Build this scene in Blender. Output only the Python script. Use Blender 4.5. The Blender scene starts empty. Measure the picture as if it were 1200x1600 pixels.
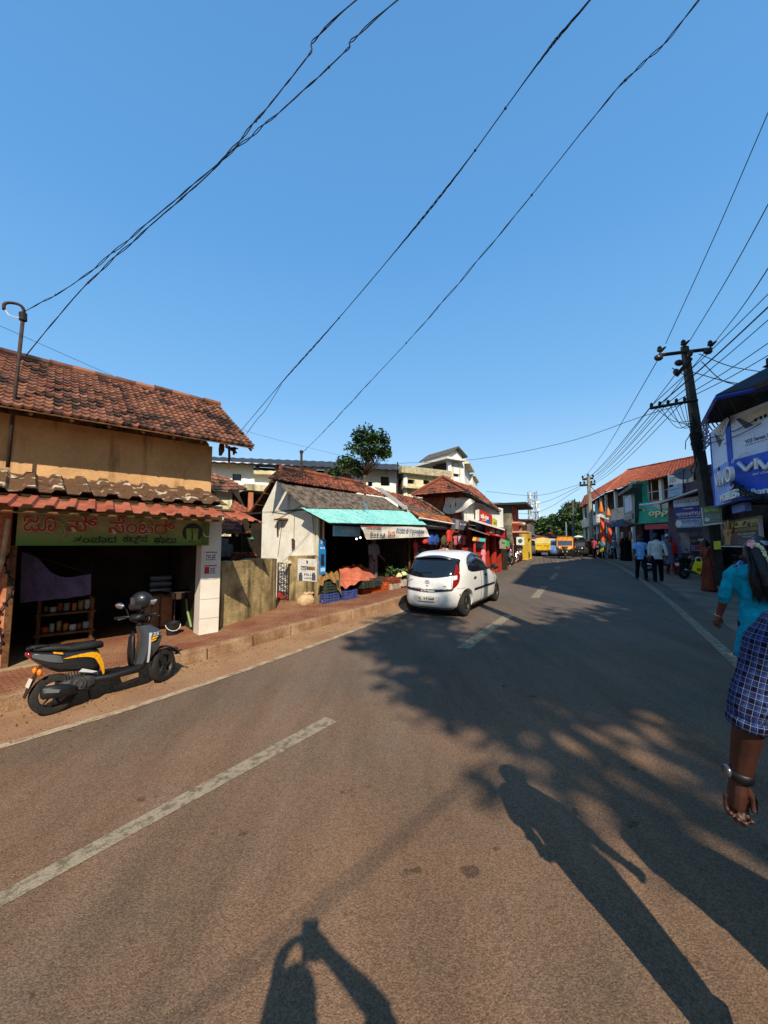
import bpy, bmesh, math, random
from mathutils import Vector, Matrix, Euler
R = math.radians
rnd = random.Random(7)
sc = bpy.context.scene
col = sc.collection
# ------------------------------------------------------------------ camera geometry and terrain
F, HOR, HC = 600.0, 850.0, 1.6
PITCH = math.atan((HOR - 800) / F)
CP, SP = math.cos(PITCH), math.sin(PITCH)

def ray(u, v):
    x = (u - 600) / F; y = -(v - 800) / F
    return Vector((x, CP - y * SP, SP + y * CP))

def gz(x, y):                       # the street climbs gently away from the viewer
    s = max(.57 * x + .82 * y, -4)
    if s < 6: return .035 * (s - 7.2)
    a = .035 * -1.2
    if s < 12:
        t = s - 6; return a + .035 * t - .023 * t * t / 12
    a += .21 - .069
    return a + .012 * (min(s, 50) - 12)

def G(u, v, dz=0.0):                # ground point seen at a pixel
    r = ray(u, v); z = dz; t = 1
    for i in range(80):
        t = (z - HC) / r.z if r.z < -1e-4 else 200
        t = min(t, 200)
        z = .5 * z + .5 * (gz(r.x * t, r.y * t) + dz)
    return Vector((r.x * t, r.y * t, z))

def Y(u, v, y):                     # point on the pixel ray at distance y
    r = ray(u, v); t = y / r.y
    return Vector((r.x * t, y, HC + r.z * t))

class Plane:                        # an upright plane through A and B; n points to the street side
    def __init__(s, A, B, z0=None):
        s.O = Vector((A.x, A.y, A.z if z0 is None else z0)); d = Vector((B.x - A.x, B.y - A.y, 0)); s.len = d.length
        s.d = d.normalized(); s.n = Vector((s.d.y, -s.d.x, 0))
        if s.n.dot(Vector((0, 0, 0)) - s.O) < 0: s.n = -s.n
    def at(s, u, v, off=0.0):       # (along, height) of the pixel ray on the plane moved out by off
        r = ray(u, v); P0 = s.O + s.n * off
        t = (P0 - Vector((0, 0, HC))).dot(s.n) / r.dot(s.n)
        P = Vector((0, 0, HC)) + r * t
        return (P - P0).dot(s.d), P.z - s.O.z
    def pt(s, a, z, off=0.0): return s.O + s.d * a + s.n * off + Vector((0, 0, z))
    def mat(s, a, z, off=0.0):      # frame for text: X along, Y up, Z out of the wall
        x = s.d if s.d.cross(Vector((0, 0, 1))).dot(s.n) > 0 else -s.d
        p = s.pt(a, z, off)
        return Matrix(((x.x, 0, s.n.x, p.x), (x.y, 0, s.n.y, p.y), (x.z, 1, s.n.z, p.z), (0, 0, 0, 1)))

# ------------------------------------------------------------------ materials
def lin(h):
    if not isinstance(h, str): return tuple(h)
    c = [int(h[i:i + 2], 16) / 255 for i in (0, 2, 4)]
    return tuple(x / 12.92 if x <= .04045 else ((x + .055) / 1.055) ** 2.4 for x in c)
_mats = {}
def mat(name, c1, c2=None, ns=4.0, rough=.75, metal=0.0, bump=0.0, bs=40.0, streak=None, spec=.35, coat=0.0, lo=.38, hi=.62, emit=0, alpha=1, trans=0, fine=.25):
    if name in _mats: return _mats[name]
    m = bpy.data.materials.new(name); m.use_nodes = True; _mats[name] = m
    nt = m.node_tree; N = nt.nodes; L = nt.links
    b = N['Principled BSDF']; b.inputs['Roughness'].default_value = rough; b.inputs['Metallic'].default_value = metal
    b.inputs['Specular IOR Level'].default_value = spec
    if coat: b.inputs['Coat Weight'].default_value = coat; b.inputs['Coat Roughness'].default_value = .06
    if trans: b.inputs['Transmission Weight'].default_value = trans
    c1 = lin(c1); b.inputs['Base Color'].default_value = (*c1, 1)
    if alpha < 1: b.inputs['Alpha'].default_value = alpha
    if emit: b.inputs['Emission Color'].default_value = (*c1, 1); b.inputs['Emission Strength'].default_value = emit
    tc = N.new('ShaderNodeTexCoord')
    src = None
    if c2 is not None:
        c2 = lin(c2)
        n = N.new('ShaderNodeTexNoise'); n.inputs['Scale'].default_value = ns; n.inputs['Detail'].default_value = 7; n.inputs['Roughness'].default_value = .62
        L.new(tc.outputs['Object'], n.inputs['Vector'])
        r = N.new('ShaderNodeValToRGB'); r.color_ramp.elements[0].position = lo; r.color_ramp.elements[1].position = hi
        r.color_ramp.elements[0].color = (*c1, 1); r.color_ramp.elements[1].color = (*c2, 1)
        L.new(n.outputs['Fac'], r.inputs['Fac']); src = r.outputs['Color']
    if streak is not None:          # run-down stains
        cs = lin(streak[0])
        mp = N.new('ShaderNodeMapping'); mp.inputs['Scale'].default_value = (streak[1], streak[1], streak[1] * .12)
        L.new(tc.outputs['Object'], mp.inputs['Vector'])
        n = N.new('ShaderNodeTexNoise'); n.inputs['Scale'].default_value = 1; n.inputs['Detail'].default_value = 6
        L.new(mp.outputs[0], n.inputs['Vector'])
        r = N.new('ShaderNodeValToRGB'); r.color_ramp.elements[0].position = streak[2]; r.color_ramp.elements[1].position = min(1, streak[2] + .16)
        L.new(n.outputs['Fac'], r.inputs['Fac'])
        mx = N.new('ShaderNodeMix'); mx.data_type = 'RGBA'
        L.new(r.outputs['Color'], mx.inputs['Factor'])
        if src: L.new(src, mx.inputs[6])
        else: mx.inputs[6].default_value = (*c1, 1)
        mx.inputs[7].default_value = (*cs, 1); src = mx.outputs[2]
    if fine and (c2 is not None or streak is not None):
        n = N.new('ShaderNodeTexNoise'); n.inputs['Scale'].default_value = bs; n.inputs['Detail'].default_value = 4
        L.new(tc.outputs['Object'], n.inputs['Vector'])
        mr = N.new('ShaderNodeMapRange'); mr.inputs[1].default_value = .3; mr.inputs[2].default_value = .7; mr.inputs[3].default_value = 1 - fine; mr.inputs[4].default_value = 1 + fine
        L.new(n.outputs['Fac'], mr.inputs[0])
        hv = N.new('ShaderNodeHueSaturation'); L.new(mr.outputs[0], hv.inputs['Value']); L.new(src, hv.inputs['Color']); src = hv.outputs[0]
    if src: L.new(src, b.inputs['Base Color'])
    if bump:
        n = N.new('ShaderNodeTexNoise'); n.inputs['Scale'].default_value = bs; n.inputs['Detail'].default_value = 5
        L.new(tc.outputs['Object'], n.inputs['Vector'])
        bp = N.new('ShaderNodeBump'); bp.inputs['Strength'].default_value = bump; bp.inputs['Distance'].default_value = .02
        L.new(n.outputs['Fac'], bp.inputs['Height']); L.new(bp.outputs[0], b.inputs['Normal'])
    return m

def tile_mat(name, cols, grime, gscale=1.2, glo=.5, rough=.85):   # per-tile colour from the UV cell, patches of black mould over it
    m = bpy.data.materials.new(name); m.use_nodes = True; nt = m.node_tree; N = nt.nodes; L = nt.links
    b = N['Principled BSDF']; b.inputs['Roughness'].default_value = rough; b.inputs['Specular IOR Level'].default_value = .2
    tc = N.new('ShaderNodeTexCoord'); fl = N.new('ShaderNodeVectorMath'); fl.operation = 'FLOOR'; L.new(tc.outputs['UV'], fl.inputs[0])
    wn = N.new('ShaderNodeTexWhiteNoise'); wn.noise_dimensions = '2D'; L.new(fl.outputs[0], wn.inputs['Vector'])
    r = N.new('ShaderNodeValToRGB'); e = r.color_ramp.elements
    while len(e) < len(cols): e.new(.5)
    for i, c in enumerate(cols): e[i].position = i / (len(cols) - 1); e[i].color = (*lin(c), 1)
    L.new(wn.outputs['Value'], r.inputs['Fac'])
    n = N.new('ShaderNodeTexNoise'); n.inputs['Scale'].default_value = gscale; n.inputs['Detail'].default_value = 8; n.inputs['Roughness'].default_value = .7
    L.new(tc.outputs['Object'], n.inputs['Vector'])
    ad = N.new('ShaderNodeMath'); ad.operation = 'MULTIPLY_ADD'; ad.inputs[1].default_value = .16; L.new(wn.outputs['Value'], ad.inputs[0]); L.new(n.outputs['Fac'], ad.inputs[2])
    r2 = N.new('ShaderNodeValToRGB'); r2.color_ramp.elements[0].position = glo; r2.color_ramp.elements[1].position = glo + .14
    L.new(ad.outputs[0], r2.inputs['Fac'])
    mx = N.new('ShaderNodeMix'); mx.data_type = 'RGBA'; L.new(r2.outputs['Color'], mx.inputs['Factor']); L.new(r.outputs['Color'], mx.inputs[6]); mx.inputs[7].default_value = (*lin(grime), 1)
    L.new(mx.outputs[2], b.inputs['Base Color'])
    n2 = N.new('ShaderNodeTexNoise'); n2.inputs['Scale'].default_value = 60; n2.inputs['Detail'].default_value = 4; L.new(tc.outputs['Object'], n2.inputs['Vector'])
    bp = N.new('ShaderNodeBump'); bp.inputs['Strength'].default_value = .35; bp.inputs['Distance'].default_value = .02
    L.new(n2.outputs['Fac'], bp.inputs['Height']); L.new(bp.outputs[0], b.inputs['Normal'])
    _mats[name] = m
    return m

# ------------------------------------------------------------------ object helpers
WM = {}
def put(o, M, parent=None):
    col.objects.link(o)
    if parent is not None: o.parent = parent; WM[o.name] = WM[parent.name] @ M; o.matrix_basis = M
    else: o.matrix_basis = M; WM[o.name] = M.copy()
def tag(o, label=None, cat=None, group=None, kind=None):
    if label: o['label'] = label
    if cat: o['category'] = cat
    if group: o['group'] = group
    if kind: o['kind'] = kind
    return o
def thing(name, label, cat, loc=(0, 0, 0), rz=0.0, group=None, scale=1.0):
    o = bpy.data.objects.new(name, None); o.empty_display_size = .1
    put(o, Matrix.Translation(Vector(loc)) @ Matrix.Rotation(rz, 4, 'Z') @ Matrix.Scale(scale, 4)); return tag(o, label, cat, group)
def copy_tree(o, parent=None, M=None, label=None):
    c = o.copy(); col.objects.link(c)
    if parent is not None: c.parent = parent
    if M is not None: c.matrix_basis = M; WM[c.name] = M.copy()
    if label: c['label'] = label
    for ch in list(o.children): copy_tree(ch, c)
    return c
def TR(loc, rz=0.0, s=1.0, rx=0, ry=0):
    return Matrix.Translation(Vector(loc)) @ Matrix.Rotation(rz, 4, 'Z') @ Matrix.Rotation(rx, 4, 'X') @ Matrix.Rotation(ry, 4, 'Y') @ Matrix.Scale(s, 4)

class MB:                           # collects shapes, then links them as one mesh object
    def __init__(s): s.v = []; s.f = []; s.mi = []; s.uv = {}; s.k = 0
    def vert(s, p): s.v.append(Vector(p)); return len(s.v) - 1
    def face(s, idx, uv=None):
        s.f.append(tuple(idx)); s.mi.append(s.k)
        if uv: s.uv[len(s.f) - 1] = uv
    def poly(s, pts, uv=None): b = len(s.v); s.v += [Vector(p) for p in pts]; s.face(range(b, b + len(pts)), uv); return s
    def hexa(s, p):                 # 8 points: bottom ring 0-3, top ring 4-7
        b = len(s.v); s.v += [Vector(q) for q in p]
        for f in ((3, 2, 1, 0), (4, 5, 6, 7), (0, 1, 5, 4), (1, 2, 6, 5), (2, 3, 7, 6), (3, 0, 4, 7)): s.face([b + i for i in f])
        return s
    def box(s, c, size, M=None):
        x, y, z = [q / 2 for q in size]; c = Vector(c)
        P = [Vector(q) for q in ((-x, -y, -z), (x, -y, -z), (x, y, -z), (-x, y, -z), (-x, -y, z), (x, -y, z), (x, y, z), (-x, y, z))]
        return s.hexa([c + (M @ q if M is not None else q) for q in P])
    def pbox(s, pl, a0, a1, z0, z1, o0, o1):
        return s.hexa([pl.pt(a0, z0, o0), pl.pt(a1, z0, o0), pl.pt(a1, z0, o1), pl.pt(a0, z0, o1), pl.pt(a0, z1, o0), pl.pt(a1, z1, o0), pl.pt(a1, z1, o1), pl.pt(a0, z1, o1)])
    def slab(s, pts, th):           # planar polygon thickened by vector th
        n = len(pts); b = len(s.v); th = Vector(th)
        s.v += [Vector(p) for p in pts] + [Vector(p) + th for p in pts]
        s.face(range(b, b + n)); s.face(range(b + 2 * n - 1, b + n - 1, -1))
        for i in range(n): s.face((b + i, b + (i + 1) % n, b + n + (i + 1) % n, b + n + i))
        return s
    def rings(s, rings, cap=True, close=True):
        n = len(rings[0]); b = len(s.v)
        for r in rings: s.v += [Vector(p) for p in r]
        for j in range(len(rings) - 1):
            for i in range(n if close else n - 1):
                i2 = (i + 1) % n
                s.face((b + j * n + i, b + j * n + i2, b + (j + 1) * n + i2, b + (j + 1) * n + i))
        if cap and close:
            s.face([b + i for i in range(n - 1, -1, -1)]); s.face([b + (len(rings) - 1) * n + i for i in range(n)])
        return s
    def tube(s, path, r, n=8, cap=True):
        path = [Vector(p) for p in path]; m = len(path); rr = r if isinstance(r, (list, tuple)) else [r] * m
        up = None; rings = []
        for i, p in enumerate(path):
            t = (path[min(i + 1, m - 1)] - path[max(i - 1, 0)]).normalized()
            if up is None: up = Vector((0, 0, 1)) if abs(t.z) < .9 else Vector((1, 0, 0))
            a = t.cross(up)
            if a.length < 1e-5: a = t.orthogonal()
            a.normalize(); b2 = a.cross(t).normalized(); up = b2
            q = rr[i]; qa, qb = q if isinstance(q, (list, tuple)) else (q, q)
            rings.append([p + a * qa * math.cos(2 * math.pi * k / n) + b2 * qb * math.sin(2 * math.pi * k / n) for k in range(n)])
        return s.rings(rings, cap)
    def loft(s, secs, n=16):        # secs: (center, rx, ry) horizontal ellipses
        return s.rings([[Vector(c) + Vector((rx * math.cos(2 * math.pi * k / n), ry * math.sin(2 * math.pi * k / n), 0)) for k in range(n)] for c, rx, ry in secs])
    def ell(s, c, r, n=12, m=8, M=None):
        c = Vector(c); r = r if isinstance(r, (list, tuple)) else (r, r, r); rings = []
        for j in range(m + 1):
            a = -math.pi / 2 + math.pi * j / m; q = max(math.cos(a), .02)
            ring = []
            for i in range(n):
                p = Vector((r[0] * q * math.cos(2 * math.pi * i / n), r[1] * q * math.sin(2 * math.pi * i / n), r[2] * math.sin(a)))
                ring.append(c + (M @ p if M is not None else p))
            rings.append(ring)
        return s.rings(rings)
    def lathe(s, prof, c, axis=(0, 0, 1), n=20, cap=True):   # prof: (radius, height along axis)
        ax = Vector(axis).normalized(); a = ax.orthogonal().normalized(); b2 = ax.cross(a); c = Vector(c)
        return s.rings([[c + ax * h + (a * math.cos(2 * math.pi * k / n) + b2 * math.sin(2 * math.pi * k / n)) * max(r, .0005) for k in range(n)] for r, h in prof], cap)
    def grid(s, fn, nu, nv, uvf=None):
        b = len(s.v)
        for j in range(nv + 1):
            for i in range(nu + 1): s.v.append(Vector(fn(i / nu, j / nv)))
        for j in range(nv):
            for i in range(nu):
                q = b + j * (nu + 1) + i
                s.face((q, q + 1, q + nu + 2, q + nu + 1), [uvf(a, c) for a, c in ((i / nu, j / nv), ((i + 1) / nu, j / nv), ((i + 1) / nu, (j + 1) / nv), (i / nu, (j + 1) / nv))] if uvf else None)
        return s
    def build(s, name, mats, parent=None, smooth=False, world=True, auto=None, M=None):
        mats = mats if isinstance(mats, (list, tuple)) else [mats]
        inv = WM[parent.name].inverted() if (parent is not None and world) else None
        base = Vector((0, 0, 0))
        if parent is None and s.v:   # origin at the base of the shape
            lo = Vector((sum(v.x for v in s.v) / len(s.v), sum(v.y for v in s.v) / len(s.v), min(v.z for v in s.v))); base = lo
        me = bpy.data.meshes.new(name)
        me.from_pydata([(inv @ v) if inv is not None else v - base for v in s.v], [], s.f)
        for m in mats: me.materials.append(m)
        me.polygons.foreach_set('material_index', s.mi)
        if s.uv:
            ul = me.uv_layers.new(name='UVMap')
            for fi, uv in s.uv.items():
                for li, q in zip(me.polygons[fi].loop_indices, uv): ul.data[li].uv = q
        me.validate(); me.update()
        bm = bmesh.new(); bm.from_mesh(me); bmesh.ops.recalc_face_normals(bm, faces=bm.faces); bm.to_mesh(me); bm.free()
        o = bpy.data.objects.new(name, me)
        put(o, Matrix.Translation(base) if parent is None else Matrix.Identity(4), parent)
        if smooth:
            me.polygons.foreach_set('use_smooth', [True] * len(me.polygons))
            if auto:
                bm = bmesh.new(); bm.from_mesh(me)
                for e in bm.edges:
                    if len(e.link_faces) == 2 and e.calc_face_angle(0) > R(auto): e.smooth = False
                bm.to_mesh(me); bm.free()
        return o
def bevel(o, w, seg=2, ang=35):
    md = o.modifiers.new('edge', 'BEVEL'); md.width = w; md.segments = seg; md.limit_method = 'ANGLE'; md.angle_limit = R(ang); return o
def baked(o):                       # apply the modifiers into the mesh
    bpy.context.view_layer.update()
    dg = bpy.context.evaluated_depsgraph_get(); me = bpy.data.meshes.new_from_object(o.evaluated_get(dg)); o.modifiers.clear(); o.data = me; return o
def remesh(o, vox, smooth=3):
    md = o.modifiers.new('blend', 'REMESH'); md.mode = 'VOXEL'; md.voxel_size = vox; md.use_smooth_shade = True
    if smooth: sm = o.modifiers.new('soft', 'SMOOTH'); sm.factor = .5; sm.iterations = smooth
    return baked(o)

_font = None
def text(name, body, M, w, h, m, parent, depth=.004, bold=0.0, shear=0.0, kx=None):   # lettering fitted into w x h, centred on frame M
    c = bpy.data.curves.new(name, 'FONT'); c.body = body; c.size = 1; c.extrude = 0.02; c.offset = bold; c.shear = shear; c.resolution_u = 3
    o = bpy.data.objects.new(name, c); col.objects.link(o); bpy.context.view_layer.update()
    me = bpy.data.meshes.new_from_object(o.evaluated_get(bpy.context.evaluated_depsgraph_get()))
    bpy.data.objects.remove(o)
    if not me.vertices: return None
    xs = [v.co.x for v in me.vertices]; ys = [v.co.y for v in me.vertices]
    cx, cy = (min(xs) + max(xs)) / 2, (min(ys) + max(ys)) / 2; sx = w / max(max(xs) - min(xs), .01); sy = h / max(max(ys) - min(ys), .01)
    bm = bmesh.new(); bm.from_mesh(me); seen = set(); k = 0
    for v0 in bm.verts:             # each stroke island a hair apart so overlapping strokes never share a plane
        if v0 in seen: continue
        st = [v0]; seen.add(v0); isl = []
        while st:
            v = st.pop(); isl.append(v)
            for e in v.link_edges:
                q = e.other_vert(v)
                if q not in seen: seen.add(q); st.append(q)
        dz = (k % 5) * .0006; k += 1
        for v in isl: v.co = Vector(((v.co.x - cx) * sx, (v.co.y - cy) * sy, (v.co.z / .02) * depth / 2 + depth / 2 + dz))
    T = (WM[parent.name].inverted() @ M) if parent is not None else M
    bm.transform(T); bm.to_mesh(me); bm.free(); me.materials.clear(); me.materials.append(m)
    o = bpy.data.objects.new(name, me); put(o, Matrix.Identity(4), parent); return o
def scribble(mb, pl, a0, a1, z0, z1, off, n=6, seed=1):       # a line of tiny illegible lettering strokes
    q = random.Random(seed); w = (a1 - a0) / n
    for i in range(n):
        x = a0 + i * w; ww = w * q.uniform(.5, .8); hh = (z1 - z0) * q.uniform(.55, 1)
        mb.pbox(pl, x, x + ww, z0, z0 + hh * .3, off, off + .004)
        if q.random() < .8: mb.pbox(pl, x + ww * .05, x + ww * .3, z0 + hh * .32, z0 + hh, off, off + .004)
        if q.random() < .8: mb.pbox(pl, x + ww * .6, x + ww * .9, z0 + hh * .32, z0 + hh * .9, off, off + .004)
        if q.random() < .6: mb.pbox(pl, x + ww * .32, x + ww * .58, z0 + hh * .75, z0 + hh * .98, off, off + .003)

def tiles(mb, A, B, C, D, du=.22, dv=.3, amp=.03, step=.03, jit=.012, seed=3, sub=6):
    """clay tile roof: A-B eave (left to right), D-C ridge; wavy columns and stepped rows"""
    A, B, C, D = [Vector(p) for p in (A, B, C, D)]
    nu = max(2, round(((B - A).length + (C - D).length) / 2 / du)); nv = max(2, round(((D - A).length + (C - B).length) / 2 / dv))
    nrm = (B - A).cross(D - A).normalized()
    if nrm.z < 0: nrm = -nrm
    q = random.Random(seed); jt = [[(q.uniform(-1, 1), q.uniform(-1, 1)) for i in range(nu + 1)] for j in range(nv + 1)]
    sag = [q.uniform(-1, 1) for i in range(nu + 1)]
    for j in range(nv):
        rows = []
        for e, lift in ((0, step), (1.12, 0)):
            t = (j + e) / nv; row = []
            for i in range(nu * sub + 1):
                u = i / (nu * sub); ci = min(int(u * nu), nu - 1)
                ph = (u * nu) % 1 if i < nu * sub else 1
                w = amp * (math.cos(2 * math.pi * ph) * .7 + .3 * math.cos(4 * math.pi * ph + .6))
                tt = t + jt[j][ci][0] * jit * .4 / max(dv, .1) / nv * 2
                p = (A.lerp(B, u)).lerp(D.lerp(C, u), min(tt, 1.02))
                p = p + nrm * (w + lift + jt[j][ci][1] * jit + .3 * jit * sag[ci])
                row.append(p)
            rows.append(row)
        b = len(mb.v); n = nu * sub + 1; mb.v += rows[0] + rows[1] + [p - nrm * (step + .012) for p in rows[0]]
        for i in range(n - 1):
            c = (i / sub); uv = [(c + .01, j + .1), (c + 1 / sub - .01, j + .1), (c + 1 / sub - .01, j + .9), (c + .01, j + .9)]
            mb.face((b + i, b + i + 1, b + n + i + 1, b + n + i), uv); mb.face((b + 2 * n + i, b + 2 * n + i + 1, b + i + 1, b + i), uv)
def ridge_caps(mb, A, B, L=.36, r=.075, seed=5):
    A, B = Vector(A), Vector(B); n = max(1, round((B - A).length / L)); d = (B - A) / n; q = random.Random(seed)
    for i in range(n):
        p = A + d * i + Vector((0, 0, q.uniform(-.01, .012)))
        m = len(mb.f); mb.tube([p, p + d * 1.06], [r * 1.08, r * .92], 8)
        for k in range(m, len(mb.f)): mb.uv[k] = [(i + .5, 99.5)] * len(mb.f[k])
def sheet(mb, A, B, C, D, pitch=.12, amp=.02, th=.006, trap=False, sub=4, nv=1, warp=0.0, seed=4):   # corrugated sheet A-B lower edge, D-C upper
    A, B, C, D = [Vector(p) for p in (A, B, C, D)]
    n = max(2, round((B - A).length / pitch)); nrm = (B - A).cross(D - A).normalized()
    if nrm.z < 0: nrm = -nrm
    q = random.Random(seed); wv = [[q.uniform(-1, 1) * warp for i in range(n + 2)] for j in range(nv + 1)]
    prof = [0, 1, 1, 0] if trap else [.5 + .5 * math.sin(2 * math.pi * k / sub) for k in range(sub)]
    pos = [0, .12, .45, .57] if trap else [k / sub for k in range(sub)]
    us = [(i + a) / n for i in range(n) for a in pos] + [1.0]; hs = [a for i in range(n) for a in prof] + [prof[0]]
    for lay in (0, -th):
        b = len(mb.v); w = len(us)
        for j in range(nv + 1):
            for u, h in zip(us, hs): mb.v.append(A.lerp(B, u).lerp(D.lerp(C, u), j / nv) + nrm * (h * amp + lay + wv[j][int(u * n)]))
        for j in range(nv):
            for i in range(w - 1): mb.face((b + j * w + i, b + j * w + i + 1, b + (j + 1) * w + i + 1, b + (j + 1) * w + i), [(us[i] * n, j), (us[i + 1] * n, j), (us[i + 1] * n, j + 1), (us[i] * n, j + 1)])
def wall_holes(mb, pl, a0, a1, z0, z1, off, holes, th=.2):   # a wall with real rectangular openings; holes (a0,a1,z0,z1)
    xs = sorted({a0, a1, *[max(a0, min(a1, h[i])) for h in holes for i in (0, 1)]}); zs = sorted({z0, z1, *[max(z0, min(z1, h[i])) for h in holes for i in (2, 3)]})
    for i in range(len(xs) - 1):
        for j in range(len(zs) - 1):
            cx, cz = (xs[i] + xs[i + 1]) / 2, (zs[j] + zs[j + 1]) / 2
            if any(h[0] < cx < h[1] and h[2] < cz < h[3] for h in holes): continue
            mb.pbox(pl, xs[i], xs[i + 1], zs[j], zs[j + 1], off - th, off)
# ------------------------------------------------------------------ sun, sky, camera
w = bpy.data.worlds.new('World'); sc.world = w; w.use_nodes = True
SUN = -ray(483, 1420).normalized()
EL = math.asin(SUN.z); AZ = math.atan2(SUN.x, SUN.y)
nt = w.node_tree; sky = nt.nodes.new('ShaderNodeTexSky'); sky.sky_type = 'NISHITA'; sky.sun_disc = False
sky.sun_elevation = EL; sky.sun_rotation = AZ; sky.altitude = 0; sky.air_density = 1.0; sky.dust_density = .6; sky.ozone_density = 1.6
geo = nt.nodes.new('ShaderNodeNewGeometry'); sep = nt.nodes.new('ShaderNodeSeparateXYZ'); nt.links.new(geo.outputs['Incoming'], sep.inputs[0])
ab = nt.nodes.new('ShaderNodeMath'); ab.operation = 'MULTIPLY'; ab.inputs[1].default_value = -1; nt.links.new(sep.outputs[2], ab.inputs[0])
rp = nt.nodes.new('ShaderNodeValToRGB'); e = rp.color_ramp.elements; nt.links.new(ab.outputs[0], rp.inputs['Fac'])
SKYC = ((0.0, (3.4, 4.6, 5.4)), (.1, (2.4, 3.95, 5.4)), (.35, (1.05, 2.75, 5.0)), (.62, (.66, 2.15, 4.5)), (1.0, (.5, 1.65, 3.7)))
while len(e) < len(SKYC): e.new(.5)
for el_, (p_, c_) in zip(e, SKYC): el_.position = p_; el_.color = (*[q_ / 6 for q_ in c_], 1)
up_ = nt.nodes.new('ShaderNodeVectorMath'); up_.operation = 'SCALE'; up_.inputs['Scale'].default_value = 6; nt.links.new(rp.outputs[0], up_.inputs[0])
mxs = nt.nodes.new('ShaderNodeMix'); mxs.data_type = 'RGBA'; mxs.inputs['Factor'].default_value = .8   # dusty tropical air evens the clear-sky gradient out
nt.links.new(sky.outputs[0], mxs.inputs[6]); nt.links.new(up_.outputs[0], mxs.inputs[7]); nt.links.new(mxs.outputs[2], nt.nodes['Background'].inputs[0]); nt.nodes['Background'].inputs[1].default_value = .115
sl = bpy.data.lights.new('sun', 'SUN'); sl.energy = 4.0; sl.angle = R(.53); sl.color = (1, .87, .70)
so = bpy.data.objects.new('sun', sl); col.objects.link(so); so.rotation_euler = (-SUN).to_track_quat('-Z', 'Y').to_euler(); so.location = (0, 0, 40)
cd = bpy.data.cameras.new('camera'); cam = bpy.data.objects.new('camera', cd); col.objects.link(cam); sc.camera = cam
cd.sensor_fit = 'HORIZONTAL'; cd.sensor_width = 36; cd.lens = F / 1200 * 36; cd.clip_start = .05; cd.clip_end = 6000
cam.location = (0, 0, HC); cam.rotation_euler = (math.pi / 2 + PITCH, 0, 0)
sc.view_settings.view_transform = 'Standard'; sc.view_settings.look = 'None'; sc.view_settings.exposure = .7; sc.view_settings.gamma = 1
sc.render.resolution_x = 768; sc.render.resolution_y = 1024

# ------------------------------------------------------------------ curves of the street
def catmull(P, n):
    P = [Vector(p) for p in P]; P = [P[0] * 2 - P[1]] + P + [P[-1] * 2 - P[-2]]; out = []
    segs = len(P) - 3
    for k in range(n + 1):
        t = k / n * segs; i = min(int(t), segs - 1); t -= i
        a, b, c, d = P[i:i + 4]
        out.append(.5 * ((2 * b) + (c - a) * t + (2 * a - 5 * b + 4 * c - d) * t * t + (3 * b - a - 3 * c + d) * t ** 3))
    return out
def curve(px, back, n=90):
    W = [G(*p) for p in px]; d = (W[0] - W[1]).normalized(); W = [W[0] + d * back, W[0] + d * back * .5] + W
    e = (W[-1] - W[-2]).normalized(); W += [W[-1] + e * 15, W[-1] + e * 40]
    return [Vector((p.x, p.y, 0)) for p in catmull(W, n)]
KERB = curve([(0, 1117), (280, 1043), (500, 980), (630, 943), (770, 893), (800, 882), (822, 870)], 9)
EDGE = curve([(0, 1168), (220, 1102), (440, 1027), (600, 967), (700, 925), (780, 888), (825, 870)], 9)
REDGE = curve([(1140, 1025), (1085, 975), (1040, 935), (1000, 905), (960, 881), (930, 871)], 12)
def offs(c, d):                     # the curve moved to the right by d
    out = []
    for i, p in enumerate(c):
        t = (c[min(i + 1, len(c) - 1)] - c[max(i - 1, 0)]).normalized(); out.append(p + Vector((t.y, -t.x, 0)) * d)
    return out
def strip(mb, a, b, dz, m=1, dz2=None):
    n = len(a); base = len(mb.v)
    for p, q in zip(a, b):
        for j in range(m + 1):
            r = p.lerp(q, j / m); mb.v.append(Vector((r.x, r.y, gz(r.x, r.y) + dz + ((dz2 - dz) * j / m if dz2 is not None else 0))))
    for i in range(n - 1):
        for j in range(m):
            k = base + i * (m + 1) + j; mb.face((k, k + 1, k + m + 2, k + m + 1))

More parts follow.
